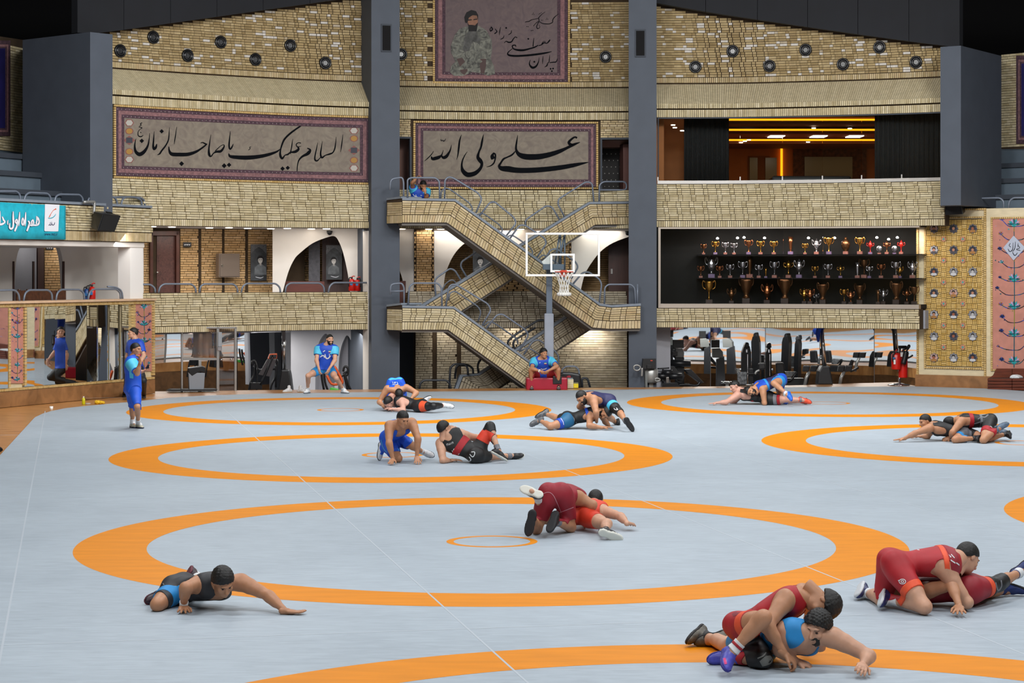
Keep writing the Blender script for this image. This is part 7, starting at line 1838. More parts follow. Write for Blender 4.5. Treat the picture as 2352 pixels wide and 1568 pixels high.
# glazed mosaic trees
ROSE = mat('rose_plaster', '#b3796a', .8, var=.1, scale=6)
GLZ = [mat('glaze_' + n, c, .25) for n, c in (('turquoise', '#2a9aa0'), ('violet', '#6b63a8'), ('navy', '#1f2a55'), ('teal', '#1d5560'), ('red', '#8e2f30'), ('black', '#1c1c22'), ('lilac', '#a79ac0'), ('olive', '#7d7a35'), ('blue', '#27459a'))]
def mosaic(parent, v, x0, x1, y0, y1, b, seed, stem, branches=True):
    v.panel(MB(), [(x0, y0), (x1, y0), (x1, y1), (x0, y1)], .02, b).build('rose_ground', ROSE, parent)
    r_ = random.Random(seed); W = min(abs(x1 - x0), 62); bb = b - .006
    P = lambda pts, m, nm: v.panel(MB(), pts, .008, bb).build(nm, m, parent)
    def fl(x, y, s):
        for k in range(7):
            a = PI * (.02 + .16 * k); m = GLZ[(k * 3 + seed + int(y)) % 9]
            c, s2 = math.cos(a), math.sin(a)
            P([(x, y), (x + s * (.55 * c - .2 * s2), y - s * (.55 * s2 + .2 * c)), (x + s * c, y - s * s2), (x + s * (.55 * c + .2 * s2), y - s * (.55 * s2 - .2 * c))], m, 'petal')
        P([(x - s * .5, y + s * .05), (x, y - s * .3), (x + s * .5, y + s * .05), (x, y + s * .5)], GLZ[(int(y) + seed) % 3], 'flower_heart')
    for a in stroke([(stem, y1 - 4, W * .035), (stem + 1, (y0 + y1) / 2, W * .03), (stem, y0 + 8, W * .025)], 5): P(a, GLZ[3 if int(a[0][1]) % 3 else 7], 'stem_piece')
    n = int((y1 - y0) / (W * .5))
    for k in range(n):
        y = y0 + (y1 - y0) * (k + .45) / n
        if k % 2 == 0: fl(stem, y, W * .24)
        for sg in (-1, 1):
            if not branches and r_.random() < .3: continue
            bx, by = stem + sg * W * r_.uniform(.28, .42) * (1.5 if branches else 1), y - W * r_.uniform(.05, .2)
            if bx > 2420: continue
            for a in stroke([(stem, y + W * .08, W * .02), ((stem + bx) / 2, y + W * .05, W * .03), (bx, by, W * .02)], 3): P(a, GLZ[r_.choice((2, 3, 5, 8))], 'branch_piece')
            fl(bx, by, W * r_.uniform(.07, .12))
        for q in range(4):
            x, yy, e = r_.uniform(x0 + W * .08, x1 - W * .08), y + r_.uniform(-.2, .2) * W, W * r_.uniform(.015, .035)
            P([(x, yy - e), (x + e, yy), (x, yy + e), (x - e, yy)], r_.choice(GLZ), 'mosaic_fleck')
mosaic(TWALL, TW, 2279, 2432, 501, 848, .03, 1, 2329)
mosaic(MWALL, MW, 24.5, 55, 700, 880, .03, 2, 40, False); mosaic(MWALL, MW, 311.5, 350.5, 696, 852, .03, 4, 331, False)
dm = TW.panel(MB(), [(2328, 541), (2355, 569), (2328, 598), (2304, 569)], .02, .0).build('diamond_plaque', mat('pale_blue_plaque', '#a9b0c0', .5), TWALL)
tws = lambda x, y: TW.at(x, y, -.004)
for s in ([(925, 360, 4), (945, 385, 5), (915, 400, 5), (950, 410, 5)], [(905, 330, 3), (900, 390, 6), (880, 420, 4)], [(885, 340, 3), (880, 400, 6), (855, 420, 6), (840, 395, 4)], [(860, 345, 4), (850, 365, 5), (865, 380, 4)], [(880, 425, 5), (900, 455, 7), (925, 430, 4)], [(930, 345, 3), (928, 380, 5)]):
    strokes(tws, [s], (2100, 470, 3.9)).build('plaque_stroke', INK, dm)
# ---- carpet posters at the picture's edges
for lab, v, x0, x1, y0, y1 in (('purple carpet poster at the left edge of the hall', TB, -60, 24, 93, 312), ('purple carpet poster at the right edge of the hall', RB, 2334, 2420, 128, 330)):
    g = G('carpet_poster', lab, 'poster', v, ((x0 + x1) / 2, y1))
    g.r('outer_border', B_DARK, x0, y0, x1, y1, .03, -.06, 0); g.r('middle_border', B_PINK, x0 + 5, y0 + 9, x1 - 5, y1 - 9, .03, -.065, 0); g.r('inner_border', B_DARK, x0 + 8, y0 + 14, x1 - 8, y1 - 14, .03, -.07, 0); g.r('picture', mat('deep_indigo_print', '#1d1a55', .6, var=.3, scale=2), x0 + 12, y0 + 18, x1 - 12, y1 - 18, .03, -.075, 0)
# ================================================================== left corridor fittings
LC = VP(345, fp(fs(345, 2.7), 2.62, 0).y, 640, fp(fs(640, 2.7), 2.62, 0).y)
d = struct(LC.panel(MB(), [(347, 531), (352, 531), (352, 536), (347, 536)], .08).build('door_5', WOOD_DOOR)); d['label'] = 'brown framed door standing ajar in the left corridor'
g = G('', '', '', LC, (0, 0), t=d)
WD2 = mat('brown_door_frame', '#4a2417', .45, var=.2, scale=6)
for r in ((345, 530, 352, 672), (405, 530, 413, 672), (345, 530, 413, 541)): g.r('door_frame', WD2, *r, .1, -.05)
g.r('door_reveal', mat('pale_reveal', '#b5bab6', .7), 352, 541, 361, 672, .02, .12); g.r('door_leaf', mat('patterned_brown_leaf', '#4f2f29', .4, var=.4, scale=9, dist=2), 360, 541, 405, 672, .05, .05); g.r('door_handle', STEEL, 360, 624, 364, 627, .05, -.03)
for lab, v, x0, y0, x1, y1, b in (('small black door sign beside the corridor door', LC, 421, 556, 440, 567, -.02), ('small black door sign on the narrow brick wall of the left arcade', LW, 106, 563, 123.5, 573.5, 1.28)):
    g = G('door_sign', lab, 'sign', v, ((x0 + x1) / 2, y1)); g.r('sign_plate', BLK, x0, y0, x1, y1, .02, b)
    for k in range(3): strokes(lambda x, y: v.at(x, y, b - .005), [[(x1 - 3 - 5 * k, y0 + 4.5, .8), (x1 - 5 - 5 * k, y0 + 6.5, 1.4), (x1 - 7 - 5 * k, y0 + 5, .8)]], (0, 0, 1)).build('sign_stroke', MATS['white_print'], g.t)
g = G('switch_cabinet', 'grey steel switch cabinet on the ochre corridor wall', 'cabinet', LC, (527, 637)); CABM = mat('grey_brown_steel', '#7b6d62', .35, .4)
g.r('cabinet_body', CABM, 503, 582, 551, 637, .2, -.26); g.r('cabinet_door', CABM, 506, 584, 550, 635, .02, -.28); g.r('lock', CHROME, 509, 607, 513, 612, .02, -.3)
def portrait(label, v, x0, y0, x1, y1, b, fx, fy, fr, beret=False):
    g = G('portrait_poster', label, 'poster', v, ((x0 + x1) / 2, y1)); w, h_ = x1 - x0, y1 - y0
    g.r('print_sheet', mat('dark_portrait_ground', '#33363a', .6, var=.5, scale=4, dist=1), x0, y0, x1, y1, .015, b, 0)
    P = lambda nm, m, pts, e: g.p(nm, m, pts, .004, b - e, 0)
    P('ornament_band', mat('grey_ornament', '#4e4f52', .6, var=.5, scale=40), [(x0, y0), (x1, y0), (x1, y0 + h_ * .27), (x0 + w * .72, y0 + h_ * .13), (x0 + w * .5, y0 + h_ * .07), (x0 + w * .28, y0 + h_ * .13), (x0, y0 + h_ * .27)], .004)
    P('printed_coat', mat('printed_grey_coat', '#5b5f63', .6, var=.5, scale=5), [(fx - fr * 1.9, y1 - h_ * .16), (fx - fr * 1.7, fy + fr * 2.2), (fx - fr * .5, fy + fr * 1.3), (fx + fr * .5, fy + fr * 1.3), (fx + fr * 1.7, fy + fr * 2.2), (fx + fr * 1.9, y1 - h_ * .16)], .005)
    P('printed_neck', mat('printed_grey_face2', '#8f8c88', .6), [(fx - fr * .35, fy + fr * .6), (fx + fr * .4, fy + fr * .6), (fx + fr * .3, fy + fr * 1.7), (fx - fr * .2, fy + fr * 1.6)], .008)
    P('printed_face', mat('printed_grey_face', '#b3b0ac', .6), ell(fr * .72, fr * 1.05, fx, fy), .010)
    P('printed_hair', PHR, [(fx - fr * .9, fy + fr * .1), (fx - fr * .95, fy - fr * .7), (fx - fr * .4, fy - fr * 1.35), (fx + fr * .4, fy - fr * 1.3), (fx + fr * .95, fy - fr * .7), (fx + fr * .85, fy), (fx + fr * .6, fy - fr * .55), (fx - fr * .1, fy - fr * .6), (fx - fr * .6, fy - fr * .4)], .013)
    if beret: P('printed_moustache', PHR, [(fx - fr * .4, fy + fr * .45), (fx + fr * .4, fy + fr * .45), (fx + fr * .3, fy + fr * .62), (fx - fr * .3, fy + fr * .62)], .014)
    for sx in (-.3, .3): P('printed_eye', PHR, [(fx + fr * (sx - .18), fy - fr * .18), (fx + fr * (sx + .18), fy - fr * .18), (fx + fr * (sx + .15), fy - fr * .02), (fx + fr * (sx - .15), fy - fr * .02)], .014)
    strokes(lambda x, y: v.at(x, y, b - .009), [[(x1 - w * .2, y1 - h_ * .1, .6), (x0 + w * .6, y1 - h_ * .07, 1.2), (x0 + w * .3, y1 - h_ * .1, .8)]], (0, 0, 1)).build('printed_writing', MATS['white_print'], g.t)
    return g
portrait('framed grey portrait poster of a young man on the ochre corridor wall', LC, 576, 561, 612.5, 644, -.06, 598, 597, 7.5)
portrait('grey portrait poster seen through the half arch on the left', AP, 749, 563, 785.5, 642, .55, 766.5, 599, 7)
portrait('grey portrait poster of a moustached man behind the crossing stairs', CP, 1086, 566, 1134, 632, .8, 1103, 600, 8, True)
# downlights in the soffits
DISC = MB().lathe([(0, 0), (.085, 0), (.10, .012), (0, .02)], n=18, cap=False).mesh('downlight', mat('downlight_glow', '#fff3e2', .5, emit=7))
for i, (x, o) in enumerate(((350, .9), (395, 1.0), (481, 1.4), (526, 1.0), (569, 1.5), (622, 1.6), (660, 1.0), (715, 1.4), (750, 1.0))):
    p = fp(fs(x, o), o, 4.062); q = obj('downlight', DISC, None, p); tag(q, 'round white downlight, %s from the left in the left corridor soffit' % ordn[i], 'lamp', 'downlights of the left corridor')
for i, (x, o) in enumerate(((923, 1.7), (985, 1.7), (1012, 1.5), (1196, 1.6), (1342, 1.8))):
    p = fp(fs(x, o), o, 4.082); q = obj('downlight', DISC, None, p); tag(q, 'round white downlight, %s from the left under the stair landing level' % ordn[i], 'lamp', 'downlights of the central corridor')
for x0, x1, o, w in ((380, 600, 1.3, 34), (640, 840, .8, 16), (940, 1200, 1.6, 24), (1220, 1440, 1.6, 24)):
    p = fp(fs((x0 + x1) / 2, o), o, 4.03); area_light('corridor_lamp', p, p - Vector((0, -.25, 2)), (x1 - x0) / 95, .5, w, (1, .93, .84)).rotation_euler.z += 0
p = LW.at(170, 560, .9); area_light('arcade_lamp', (p.x, p.y, 3.82), (p.x, p.y + .2, 2), 2.5, .5, 26, (1, .95, .9))
p = MW.at(170, 560, 1.0); area_light('arcade_lamp', (p.x, p.y, 3.72), (p.x, p.y + 1.5, 2), 3.0, .4, 26, (1, .95, .9))
for x, Y, w in ((1620, 58.8, 60), (1790, 58.8, 60), (1960, 58.2, 60), (420, 55.5, 80), (560, 56.5, 80), (760, 55.6, 40)): area_light('gym_fill_light', ((x - CX) / F * Y, Y, 1.27), ((x - CX) / F * Y, Y + .3, -1), 1.6, .6, w, (1, .96, .9))  # unseen fill lights added under the soffits to brighten the dark gym recess
for x, w in ((1180, 9), (1355, 24), (1030, 7)): p = fp(fs(x, 2.5), 2.55, 1.40); area_light('under_stair_lamp', p, p + Vector((0, .35, -1)), .5, .12, w, (1, .93, .82))
def extinguisher(label, v, x, y0, y1, r, b, hose=1, m=None, body=REDX, z=0):
    g = G('fire_extinguisher', label, 'extinguisher', v, (x, y1)); h_ = y1 - y0
    g.cyl('cylinder', body, x, y0 + h_ * .18, y1, r, b, prof=[(0, 0), (.95, 0), (1, .04), (1, .82), (.8, .93), (.35, 1), (0, 1)])
    g.cyl('valve', BLK, x, y0 + h_ * .06, y0 + h_ * .2, r * .3, b); g.l('lever', REDX if m is None else m, [(x - 1, y0 + h_ * .08), (x + 3, y0), (x + 7, y0 + h_ * .02)], .014, b)
    g.l('hose', BLK, [(x + hose, y0 + h_ * .12), (x + hose * 5, y0 + h_ * .1), (x + hose * 7, y0 + h_ * .35), (x + hose * 6.5, y0 + h_ * .7)], .016, b - r - .02)
    g.r('label_patch', mat('blue_label', '#2a6fa8', .5), x - 4, y0 + h_ * .45, x + 2, y0 + h_ * .62, .01, b - r - .006)
    return g
extinguisher('red fire extinguisher with blue label at the right end of the left balcony', AP, 808, 634, 668, .085, -.55, -1)
extinguisher('second red fire extinguisher beside the white end wall of the left balcony', AP, 821, 636, 668, .085, -.5, 1)
extinguisher('fire extinguisher with black hose behind the mirrored wall railing', MW, 211, 650, 694, .09, .75, -1)
extinguisher('blue cylinder extinguisher beside the red one in the left arcade', MW, 199, 656, 694, .08, .85, -1, BLK, mat('blue_cylinder', '#2a4f8a', .35))
BEN = mat('carved_dark_wood', '#4a2a18', .4, var=.4, scale=12)
g = G('carved_bench', 'carved dark wooden bench behind the mirrored wall railing', 'bench', MW, (95, 692))
for x0, x1 in ((40, 57), (59, 118), (120, 129), (131, 152)): g.r('back_panel', BEN, x0, 667, x1, 700, .06, .9)
for x in (44, 64, 74, 84, 95, 107, 137, 146): g.cyl('carved_knob', BEN, x, 664, 668, .04, .93, 8)
struct(AP.panel(MB(), [(656, 646), (745, 646), (745, 676), (656, 676)], .05, .3).build('trim_radiator_cover', mat('red_brown_slats', '#5a261a', .5, var=.3, scale=3, stretch=(1, 1, 30))))
struct(CP.panel(MB(), [(905, 645), (932, 645), (932, 700), (905, 700)], .05, -.1).build('trim_slatted_cover', MATS['red_brown_slats']))
for lab, v, x, y, b in (('small black dome camera above the half arch', AP, 757, 534, -.1), ('small black dome camera beside the right column soffit', CP, 1442, 535, -.3)):
    q = v.at(x, y, b); tag(MB().lathe([(0, -.07), (.05, -.05), (.075, 0), (.08, .05), (0, .05)], c=q, n=14, cap=False).build('dome_camera', BLK, smooth=True), lab, 'camera')
# ================================================================== basketball hoop
HP = VP(1200, 53.2, 1390, 53.25)
g = G('basketball_hoop', 'basketball hoop with clear backboard in front of the stairs', 'basketball hoop', HP, (1262, 895), (1190, 520, 4.0714))
PIPE = mat('blue_grey_steel', '#5f6b7a', .4, .2)
for r in ((70, 57, 766, 77), (70, 446, 766, 466), (70, 77, 90, 446), (746, 77, 766, 446)): g.r('board_frame', WHITEP, *r, .05)
for r in ((302, 254, 530, 272), (302, 408, 530, 427), (302, 272, 320, 408), (512, 272, 530, 408)): g.r('target_square', WHITEP, *r, .006, -.012, 0)
g.r('board_glass', GLASS, 90, 77, 746, 446, .012, .015, 0)
rc = g.v.at(*g.q(430, 424), -.42)
MB().tube([rc + Vector((.225 * math.cos(a), .225 * math.sin(a), 0)) for a in np.linspace(0, 2 * PI, 33)[:-1]], .012, 8, closed=True).build('rim', mat('orange_red_rim', '#c4381c', .35), g.t, smooth=True)
g.r('rim_bracket', MATS['orange_red_rim'], 392, 412, 450, 470, .06, -.08); g.r('rim_plate', MATS['orange_red_rim'], 405, 408, 455, 425, .2, -.22)
NET = mat('white_net_cord', '#dcdcd8', .8)
mb = MB()
for k in range(12):
    for sg in (-1, 1):
        P = []
        for t in np.linspace(0, 1, 9):
            a = 2 * PI * (k / 12) + sg * t * 1.05; r = .22 - .10 * min(1, t * 1.6) - .01 * math.sin(t * 3)
            P.append(rc + Vector((r * math.cos(a), r * math.sin(a), -.02 - .52 * t)))
        mb.tube(P, .009, 5)
mb.build('net', NET, g.t, kind='stuff')
mb = MB()
for k in range(14):
    a = 2 * PI * k / 14; mb.lathe([(0, -.05), (.04, -.03), (.055, 0), (.04, .035), (0, .05)], c=rc + Vector((.135 * math.cos(a), .135 * math.sin(a), -.56)), n=10, cap=False)
mb.build('net_hem', NET, g.t, kind='stuff', smooth=True)
g.r('mount_block', PIPE, 232, 352, 430, 405, .35, .1); g.r('post', PIPE, 264, 400, 320, 1540, .14, .55); g.r('post_padding', mat('grey_post_padding', '#8b919d', .5, var=.05, scale=4), 246, 812, 334, 1530, .26, .48, .03)
for pts in ([(395, 75), (398, 360)], [(436, 75), (436, 420)], [(386, 80), (345, 350)], [(430, 90), (380, 350)]): g.l('brace', PIPE, pts, .022, .25, sm=1)
g.p('white_gusset', WHITEP, [(220, 330), (302, 258), (302, 352), (236, 352)], .02, .2)
# ================================================================== around the red block
RBv = VP(1200, 53.45, 1310, 53.5)
g = G('foam_block', 'crimson vinyl foam block the young man sits on', 'foam block', RBv, (1256, 895), (1190, 830, 6.4))
g.r('block_body', mat('crimson_vinyl', '#9c1730', .35, var=.1, scale=4, bump=.3), 122, 240, 726, 418, .6, 0, .03); g.r('black_patch', BLK, 512, 215, 640, 330, .02, -.03)
bk = VP(1300, 54.05, 1340, 54.05)
g = G('', '', '', bk, (0, 0), (1190, 830, 6.4), t=thing('step_blocks', 'stack of cream boards beside the red foam block', 'boards', bk.at(1310, 891)))
for k in range(5): g.r('board', mat('cream_board', '#cfc7a6', .6), 727, 262 + 26 * k, 815, 286 + 26 * k, .25, 0, .004)
g.r('grey_lid', mat('grey_lid', '#7c868c', .5), 724, 244, 806, 262, .25, 0, .004)
q = G('yellow_box', 'small yellow box beside the cream boards', 'box', bk, (1322, 891), (1190, 830, 6.4)); q.r('box_body', mat('yellow_card', '#d8c410', .5), 815, 326, 886, 388, .12, -.02); q.r('box_lid', mat('olive_lid', '#7c7a50', .5), 815, 310, 886, 326, .12, -.02)
q = G('sports_bag', 'black bag lying behind the railing under the stairs', 'bag', VP(1280, 54.6, 1345, 54.6), (1315, 891), (1190, 830, 6.4)); q.p('bag_body', BLK, [(590, 400), (600, 180), (660, 155), (780, 160), (920, 185), (935, 400)], .4, 0, .05); q.p('red_cloth', mat('red_rag', '#9b2030', .7), [(700, 240), (720, 210), (770, 205), (780, 240)], .1, -.08, .02)
# ================================================================== drinks cabinet and bin
DV = VP(400, 52.45, 560, 53.0)
g = G('drinks_cabinet', 'tall steel and glass drinks cabinet with a juice dispenser', 'cabinet', DV, (475, 899), (400, 740, 4.48))
SMOKE, _N, _L, _b = new_mat('smoked_glass')
_o = _N['Material Output']; _t = _N.new('ShaderNodeBsdfTransparent'); _gl = _N.new('ShaderNodeBsdfGlossy'); _gl.inputs['Roughness'].default_value = .03; _mx = _N.new('ShaderNodeMixShader'); _t.inputs[0].default_value = (.80, .72, .66, 1); _mx.inputs[0].default_value = .08; _L.new(_t.outputs[0], _mx.inputs[1]); _L.new(_gl.outputs[0], _mx.inputs[2]); _L.new(_mx.outputs[0], _o.inputs[0])
for r in ((72, 50, 92, 716), (436, 50, 466, 716), (620, 50, 645, 716), (72, 46, 645, 66), (90, 366, 440, 390), (250, 390, 282, 716)): g.r('steel_frame', STEEL, *r, .06)
for r in ((92, 66, 436, 366), (466, 70, 620, 372), (466, 378, 620, 712)): g.r('glass_pane', SMOKE, *r, .012, .02, 0)
g.r('worktop', STEEL, 90, 366, 440, 376, .6, .0); g.r('door_latch', CHROME, 448, 250, 492, 292, .05, -.05); g.r('paper_holder', mat('grey_holder', '#8b8f94', .5), 452, 100, 492, 250, .05, -.04)
for q0 in ((486, 385), (588, 380)): g.cyl('knob', CHROME, q0[0], q0[1] - 7, q0[1] + 7, .03, -.04, 10)
g2 = G('juice_dispenser', 'tall steel and clear juice dispenser inside the cabinet', 'dispenser', DV, (300, 370), (400, 740, 4.48))
g2.cyl('tank', STEEL, 265, 62, 370, .17, .3); g2.cyl('tank', mat('clear_dispenser', '#b9b2ac', .12, .6), 330, 60, 372, .15, .25); g2.cyl('lid', CHROME, 300, 54, 78, .26, .28); g2.l('tap', CHROME, [(350, 95), (375, 100), (390, 112)], .02, .1); g2.l('tap', CHROME, [(250, 310), (258, 330), (262, 345)], .02, .1)
for i, (x, y0, y1, r) in enumerate(((384, 270, 372, .08), (340, 320, 372, .07))):
    c_ = G('juice_cup', ('large clear cup half full of orange juice on the cabinet worktop', 'small cup of orange juice behind the large one')[i], 'cup', DV, (x, y1), (400, 740, 4.48))
    c_.cyl('juice', mat('orange_juice', '#e07a08', .3), x, y0 + (y1 - y0) * .6, y1 - 2, r * .86, .12 + i * .1); c_.cyl('cup_wall', mat('milky_plastic', '#cfc8c0', .3, alpha=.45), x, y0, y1, r, .12 + i * .1, prof=[(0, 0), (.85, 0), (1, 1), (.94, 1), (.8, .04), (0, .04)])
g = G('waste_bin', 'grey plastic bin with black liner under the drinks cabinet', 'bin', VP(430, 52.3, 475, 52.4), (452, 897), (400, 740, 4.48))
g.p('bin_body', GREYP, [(148, 520), (318, 520), (306, 700), (156, 700)], .32, 0, .015); g.p('bin_liner', mat('black_liner', '#0d0d0f', .3), [(146, 470), (290, 450), (325, 465), (320, 520), (260, 505), (185, 552), (152, 520)], .34, -.01, .012)
tag(DV.panel(MB(), [(396, 894.5), (500, 893.5), (497, 898), (388, 899)], .5, -.35).build('floor_mat', RUBBER), 'thin black rubber mat under the drinks cabinet', 'mat')
# ================================================================== inversion tables, column stands and gym machines
g = G('inversion_table', 'inversion table with red headrest beside the drinks cabinet', 'gym machine', VP(560, 54.6, 645, 54.9), (600, 893), (400, 740, 4.48))
for pts in ([(750, 830), (780, 640), (820, 540), (825, 440)], [(825, 830), (855, 650), (845, 440)], [(965, 830), (1000, 650), (1040, 560), (1050, 420)], [(1045, 670), (1050, 560), (1065, 410), (1040, 380)], [(800, 440), (805, 400), (830, 400), (850, 450), (880, 490), (1040, 480)]): g.l('frame_tube', BLKF, pts, .028, .1)
g.p('backrest', mat('dark_ribbed_pad', '#2a2326', .5, var=.3, scale=30, stretch=(1, 1, 12)), [(960, 380), (1050, 385), (990, 560), (870, 540)], .06); g.p('headrest', ORG, [(985, 325), (1060, 320), (1058, 372), (965, 376)], .08, -.02); g.p('headrest_cover', VINYL, [(990, 335), (1056, 332), (1054, 366), (975, 370)], .03, -.05); g.l('spine_bar', BLKF, [(1020, 340), (960, 480), (890, 640)], .03, -.05); g.r('ankle_clamp', BLKF, 790, 620, 905, 690, .1, -.05)
g = G('inversion_table', 'inversion table with orange seat behind the squatting man', 'gym machine', VP(735, 54.3, 810, 54.4), (775, 893), (380, 660, 4.612))
for pts in ([(1650, 880), (1660, 980), (1680, 1090)], [(1680, 890), (1690, 1000), (1720, 1090)], [(1900, 900), (1925, 1000), (1965, 1090)], [(1885, 890), (1890, 850), (1915, 835), (1935, 870), (1925, 930), (1885, 900)], [(1860, 945), (1895, 920), (1925, 880)], [(1890, 900), (1910, 1000), (1930, 1090)]): g.l('frame_tube', BLKF, pts, .03, .05)
g.l('seat_frame', ORG, [(1790, 835), (1835, 910), (1875, 1000), (1840, 1020), (1760, 1020), (1710, 930)], .035, 0); g.p('seat_mesh', mat('grey_seat_mesh', '#5f5f63', .7), [(1785, 850), (1825, 915), (1862, 995), (1765, 1010), (1725, 930)], .03, .02)
tag(VP(755, 53.4, 780, 53.4).panel(MB(), [(757, 893), (760, 889), (772, 892), (778, 893), (778, 898), (758, 898)], .15).build('green_strap_bag', mat('lime_green', '#3fae3a', .5), bevel=.02), 'small lime green bag on the parquet behind the squatting man', 'bag')
def stand(label, Y, x, base, bar, zoom, cloth_):
    v = VP(x - 30, Y, x + 30, Y); g = G('column_stand', label, 'gym machine', v, base[3], zoom)
    g.p('weighted_base', BLK, base, .5, -.1, .03); g.l('steel_bar', CHROME, bar, .05, .15, 10, sm=1); g.l('rear_bar', BLKF, [(bar[0][0] - 18, bar[0][1]), (bar[1][0] - 12, bar[1][1] + 30)], .03, .25, sm=1)
    if cloth_:
        c = G('towel', 'royal blue towel hung over the top of the right column stand', 'towel', v, cloth_[0], zoom); c.p('towel_drape', mat('royal_blue_towel', '#123fb0', .8, var=.15, scale=9), cloth_, .16, -.02, .03)
stand('black based column stand with steel bar left of the niche bay', 54.6, 657, [(1092, 545), (1100, 490), (1180, 490), (1192, 545), (1212, 720), (1066, 720)], [(1135, 490), (1124, 40)], (400, 740, 4.48), None)
stand('black based column stand with steel bar in front of the right mirrors', 56.0, 1896, [(966, 590), (1000, 530), (1085, 530), (1095, 590), (1125, 735), (950, 735)], [(1030, 530), (995, 105)], (1680, 730, 4.8), [(950, 60), (985, 45), (1010, 70), (1030, 130), (1000, 110), (985, 150), (970, 260), (955, 270), (935, 180), (945, 120)])
ZG, ZH, ZI = (1440, 740, 5.169), (1680, 730, 4.8), (1900, 730, 5.273)
g = G('hand_bike', 'upper body ergometer with grey flywheel beside the right column', 'gym machine', VP(1440, 54.9, 1510, 55.0), (1490, 889), ZG)
g.p('screen_housing', BLK, [(190, 432), (345, 430), (342, 552), (182, 555)], .12); g.cyl('flywheel_housing', SILV, 285, 545, 720, .19, .25, prof=[(0, 0), (.8, 0), (1, .1), (1, .85), (.8, .97), (0, 1)]); g.r('stand_post', SILV, 262, 715, 315, 900, .12, .2); g.p('housing_side', mat('grey_side_panel', '#6d706f', .4), [(215, 575), (245, 560), (245, 770), (220, 770)], .3, .1)
g.l('crank', SILV, [(180, 540), (178, 600), (175, 640)], .03, -.02); g.l('hand_ring', SILV, [(80, 540), (90, 515), (120, 508), (150, 520), (158, 540), (145, 562), (115, 572), (88, 560), (80, 540)], .022, -.05); g.l('hand_ring', SILV, [(335, 680), (350, 662), (385, 672), (388, 690), (350, 700), (335, 685)], .022, -.05); g.r('console', BLK, 238, 505, 296, 548, .1, -.05); g.r('red_badge', mat('red_badge', '#c8432a', .5), 278, 449, 305, 460, .01, -.012)
g = G('leg_machine', 'leg curl machine with black roller pads beside the grey pilaster', 'gym machine', VP(1500, 56.0, 1610, 56.2), (1540, 889), ZG)
for y, x0, x1 in ((600, 435, 540), (640, 355, 495), (640, 500, 650)): g.l('roller_pad', VINYL, [(x0, y), (x1, y)], .085, .1, 12, sm=1)
g.l('frame_tube', BLKF, [(365, 550), (430, 548), (500, 542)], .02, .05); g.l('frame_tube', BLKF, [(430, 548), (415, 610)], .022, .05); g.r('weight_post', STEEL, 465, 650, 500, 720, .08, .0); g.p('foot_plate', BLK, [(425, 725), (600, 715), (635, 770), (435, 770)], .2, -.05); g.l('frame_tube', BLKF, [(420, 670), (450, 770)], .03, .1); g.p('side_shroud', BLK, [(500, 520), (560, 520), (605, 580), (660, 590), (690, 640), (650, 720), (600, 690), (540, 600), (500, 590)], .2, .25); g.p('sled_pad', VINYL, [(690, 560), (760, 555), (915, 715), (880, 725), (730, 610)], .3, .3); g.l('sled_frame', BLKF, [(610, 745), (700, 740), (830, 750), (870, 700)], .035, .3)
g = G('stepper_tower', 'black cable tower with screen in front of the right mirrors', 'gym machine', VP(1530, 57.2, 1590, 57.2), (1560, 889), ZG)
g.r('screen', BLK, 545, 208, 675, 308, .1); g.p('head_housing', mat('grey_side_panel', '#6d706f', .4), [(580, 310), (660, 310), (680, 360), (675, 415), (575, 415)], .3, .05); g.r('drum', BLK, 540, 348, 600, 398, .15, -.05); g.l('side_handle', BLKF, [(515, 310), (515, 390)], .025, -.05); g.r('mast', BLKF, 575, 415, 680, 760, .25, .1); g.l('roller_pad', VINYL, [(500, 485), (755, 492)], .09, .0, 12, sm=1)
g = G('stepper_tower', 'mirror reflection of the black cable tower, modelled solid left of the wrapped seat', 'gym machine', VP(1630, 58.0, 1690, 58.0), (1655, 889), ZG)  # the first tower's mirror reflection, built as a solid copy
g.r('screen', BLK, 1003, 208, 1100, 302, .1); g.p('head_housing', MATS['grey_side_panel'], [(1015, 310), (1100, 305), (1140, 350), (1145, 420), (1020, 420)], .3, .05); g.p('mast', mat('dark_grey_mast', '#2b2d31', .4), [(1070, 440), (1155, 400), (1170, 760), (1065, 760)], .3, .1); g.l('foot_bar', CHROME, [(1115, 712), (1250, 712)], .035, -.1); g.r('foot_post', SILV, 1172, 712, 1210, 770, .1, -.05)
for i, (x0, x1, yb, Y) in enumerate(((115, 222, 730, 57.5), (380, 446, 640, 58.2))):
    v = VP(1690, Y, 1790, Y); g = G('weight_stack', 'tall black weight stack tower, %s of the two before the right mirrors' % ('left', 'right')[i], 'gym machine', v, ((x0 + x1) / 2, yb), ZH); m_ = (x0 + x1) / 2
    g.p('tower', BLKF, [(x0, 900), (x0 + 4, 380), (x0 + 22, 320), (x1 - 20, 310), (x1 - 4, 380), (x1, 900)], .3); g.p('top_cap', BLK, [(m_ - 30, 330), (m_ - 20, 285), (m_, 270), (m_ + 25, 272), (m_ + 32, 330)], .3, -.02, .03); g.r('guide_slot', CHROME, m_ + 6, 400, m_ + 14, yb, .02, -.02, 0); g.r('top_slot', CHROME, m_ - 8, 348, m_ + 8, 380, .02, -.025, 0)
g = G('seat_machine', 'seat machine with plastic wrapped backrest before the right mirrors', 'gym machine', VP(1690, 56.4, 1760, 56.4), (1705, 889), ZH)
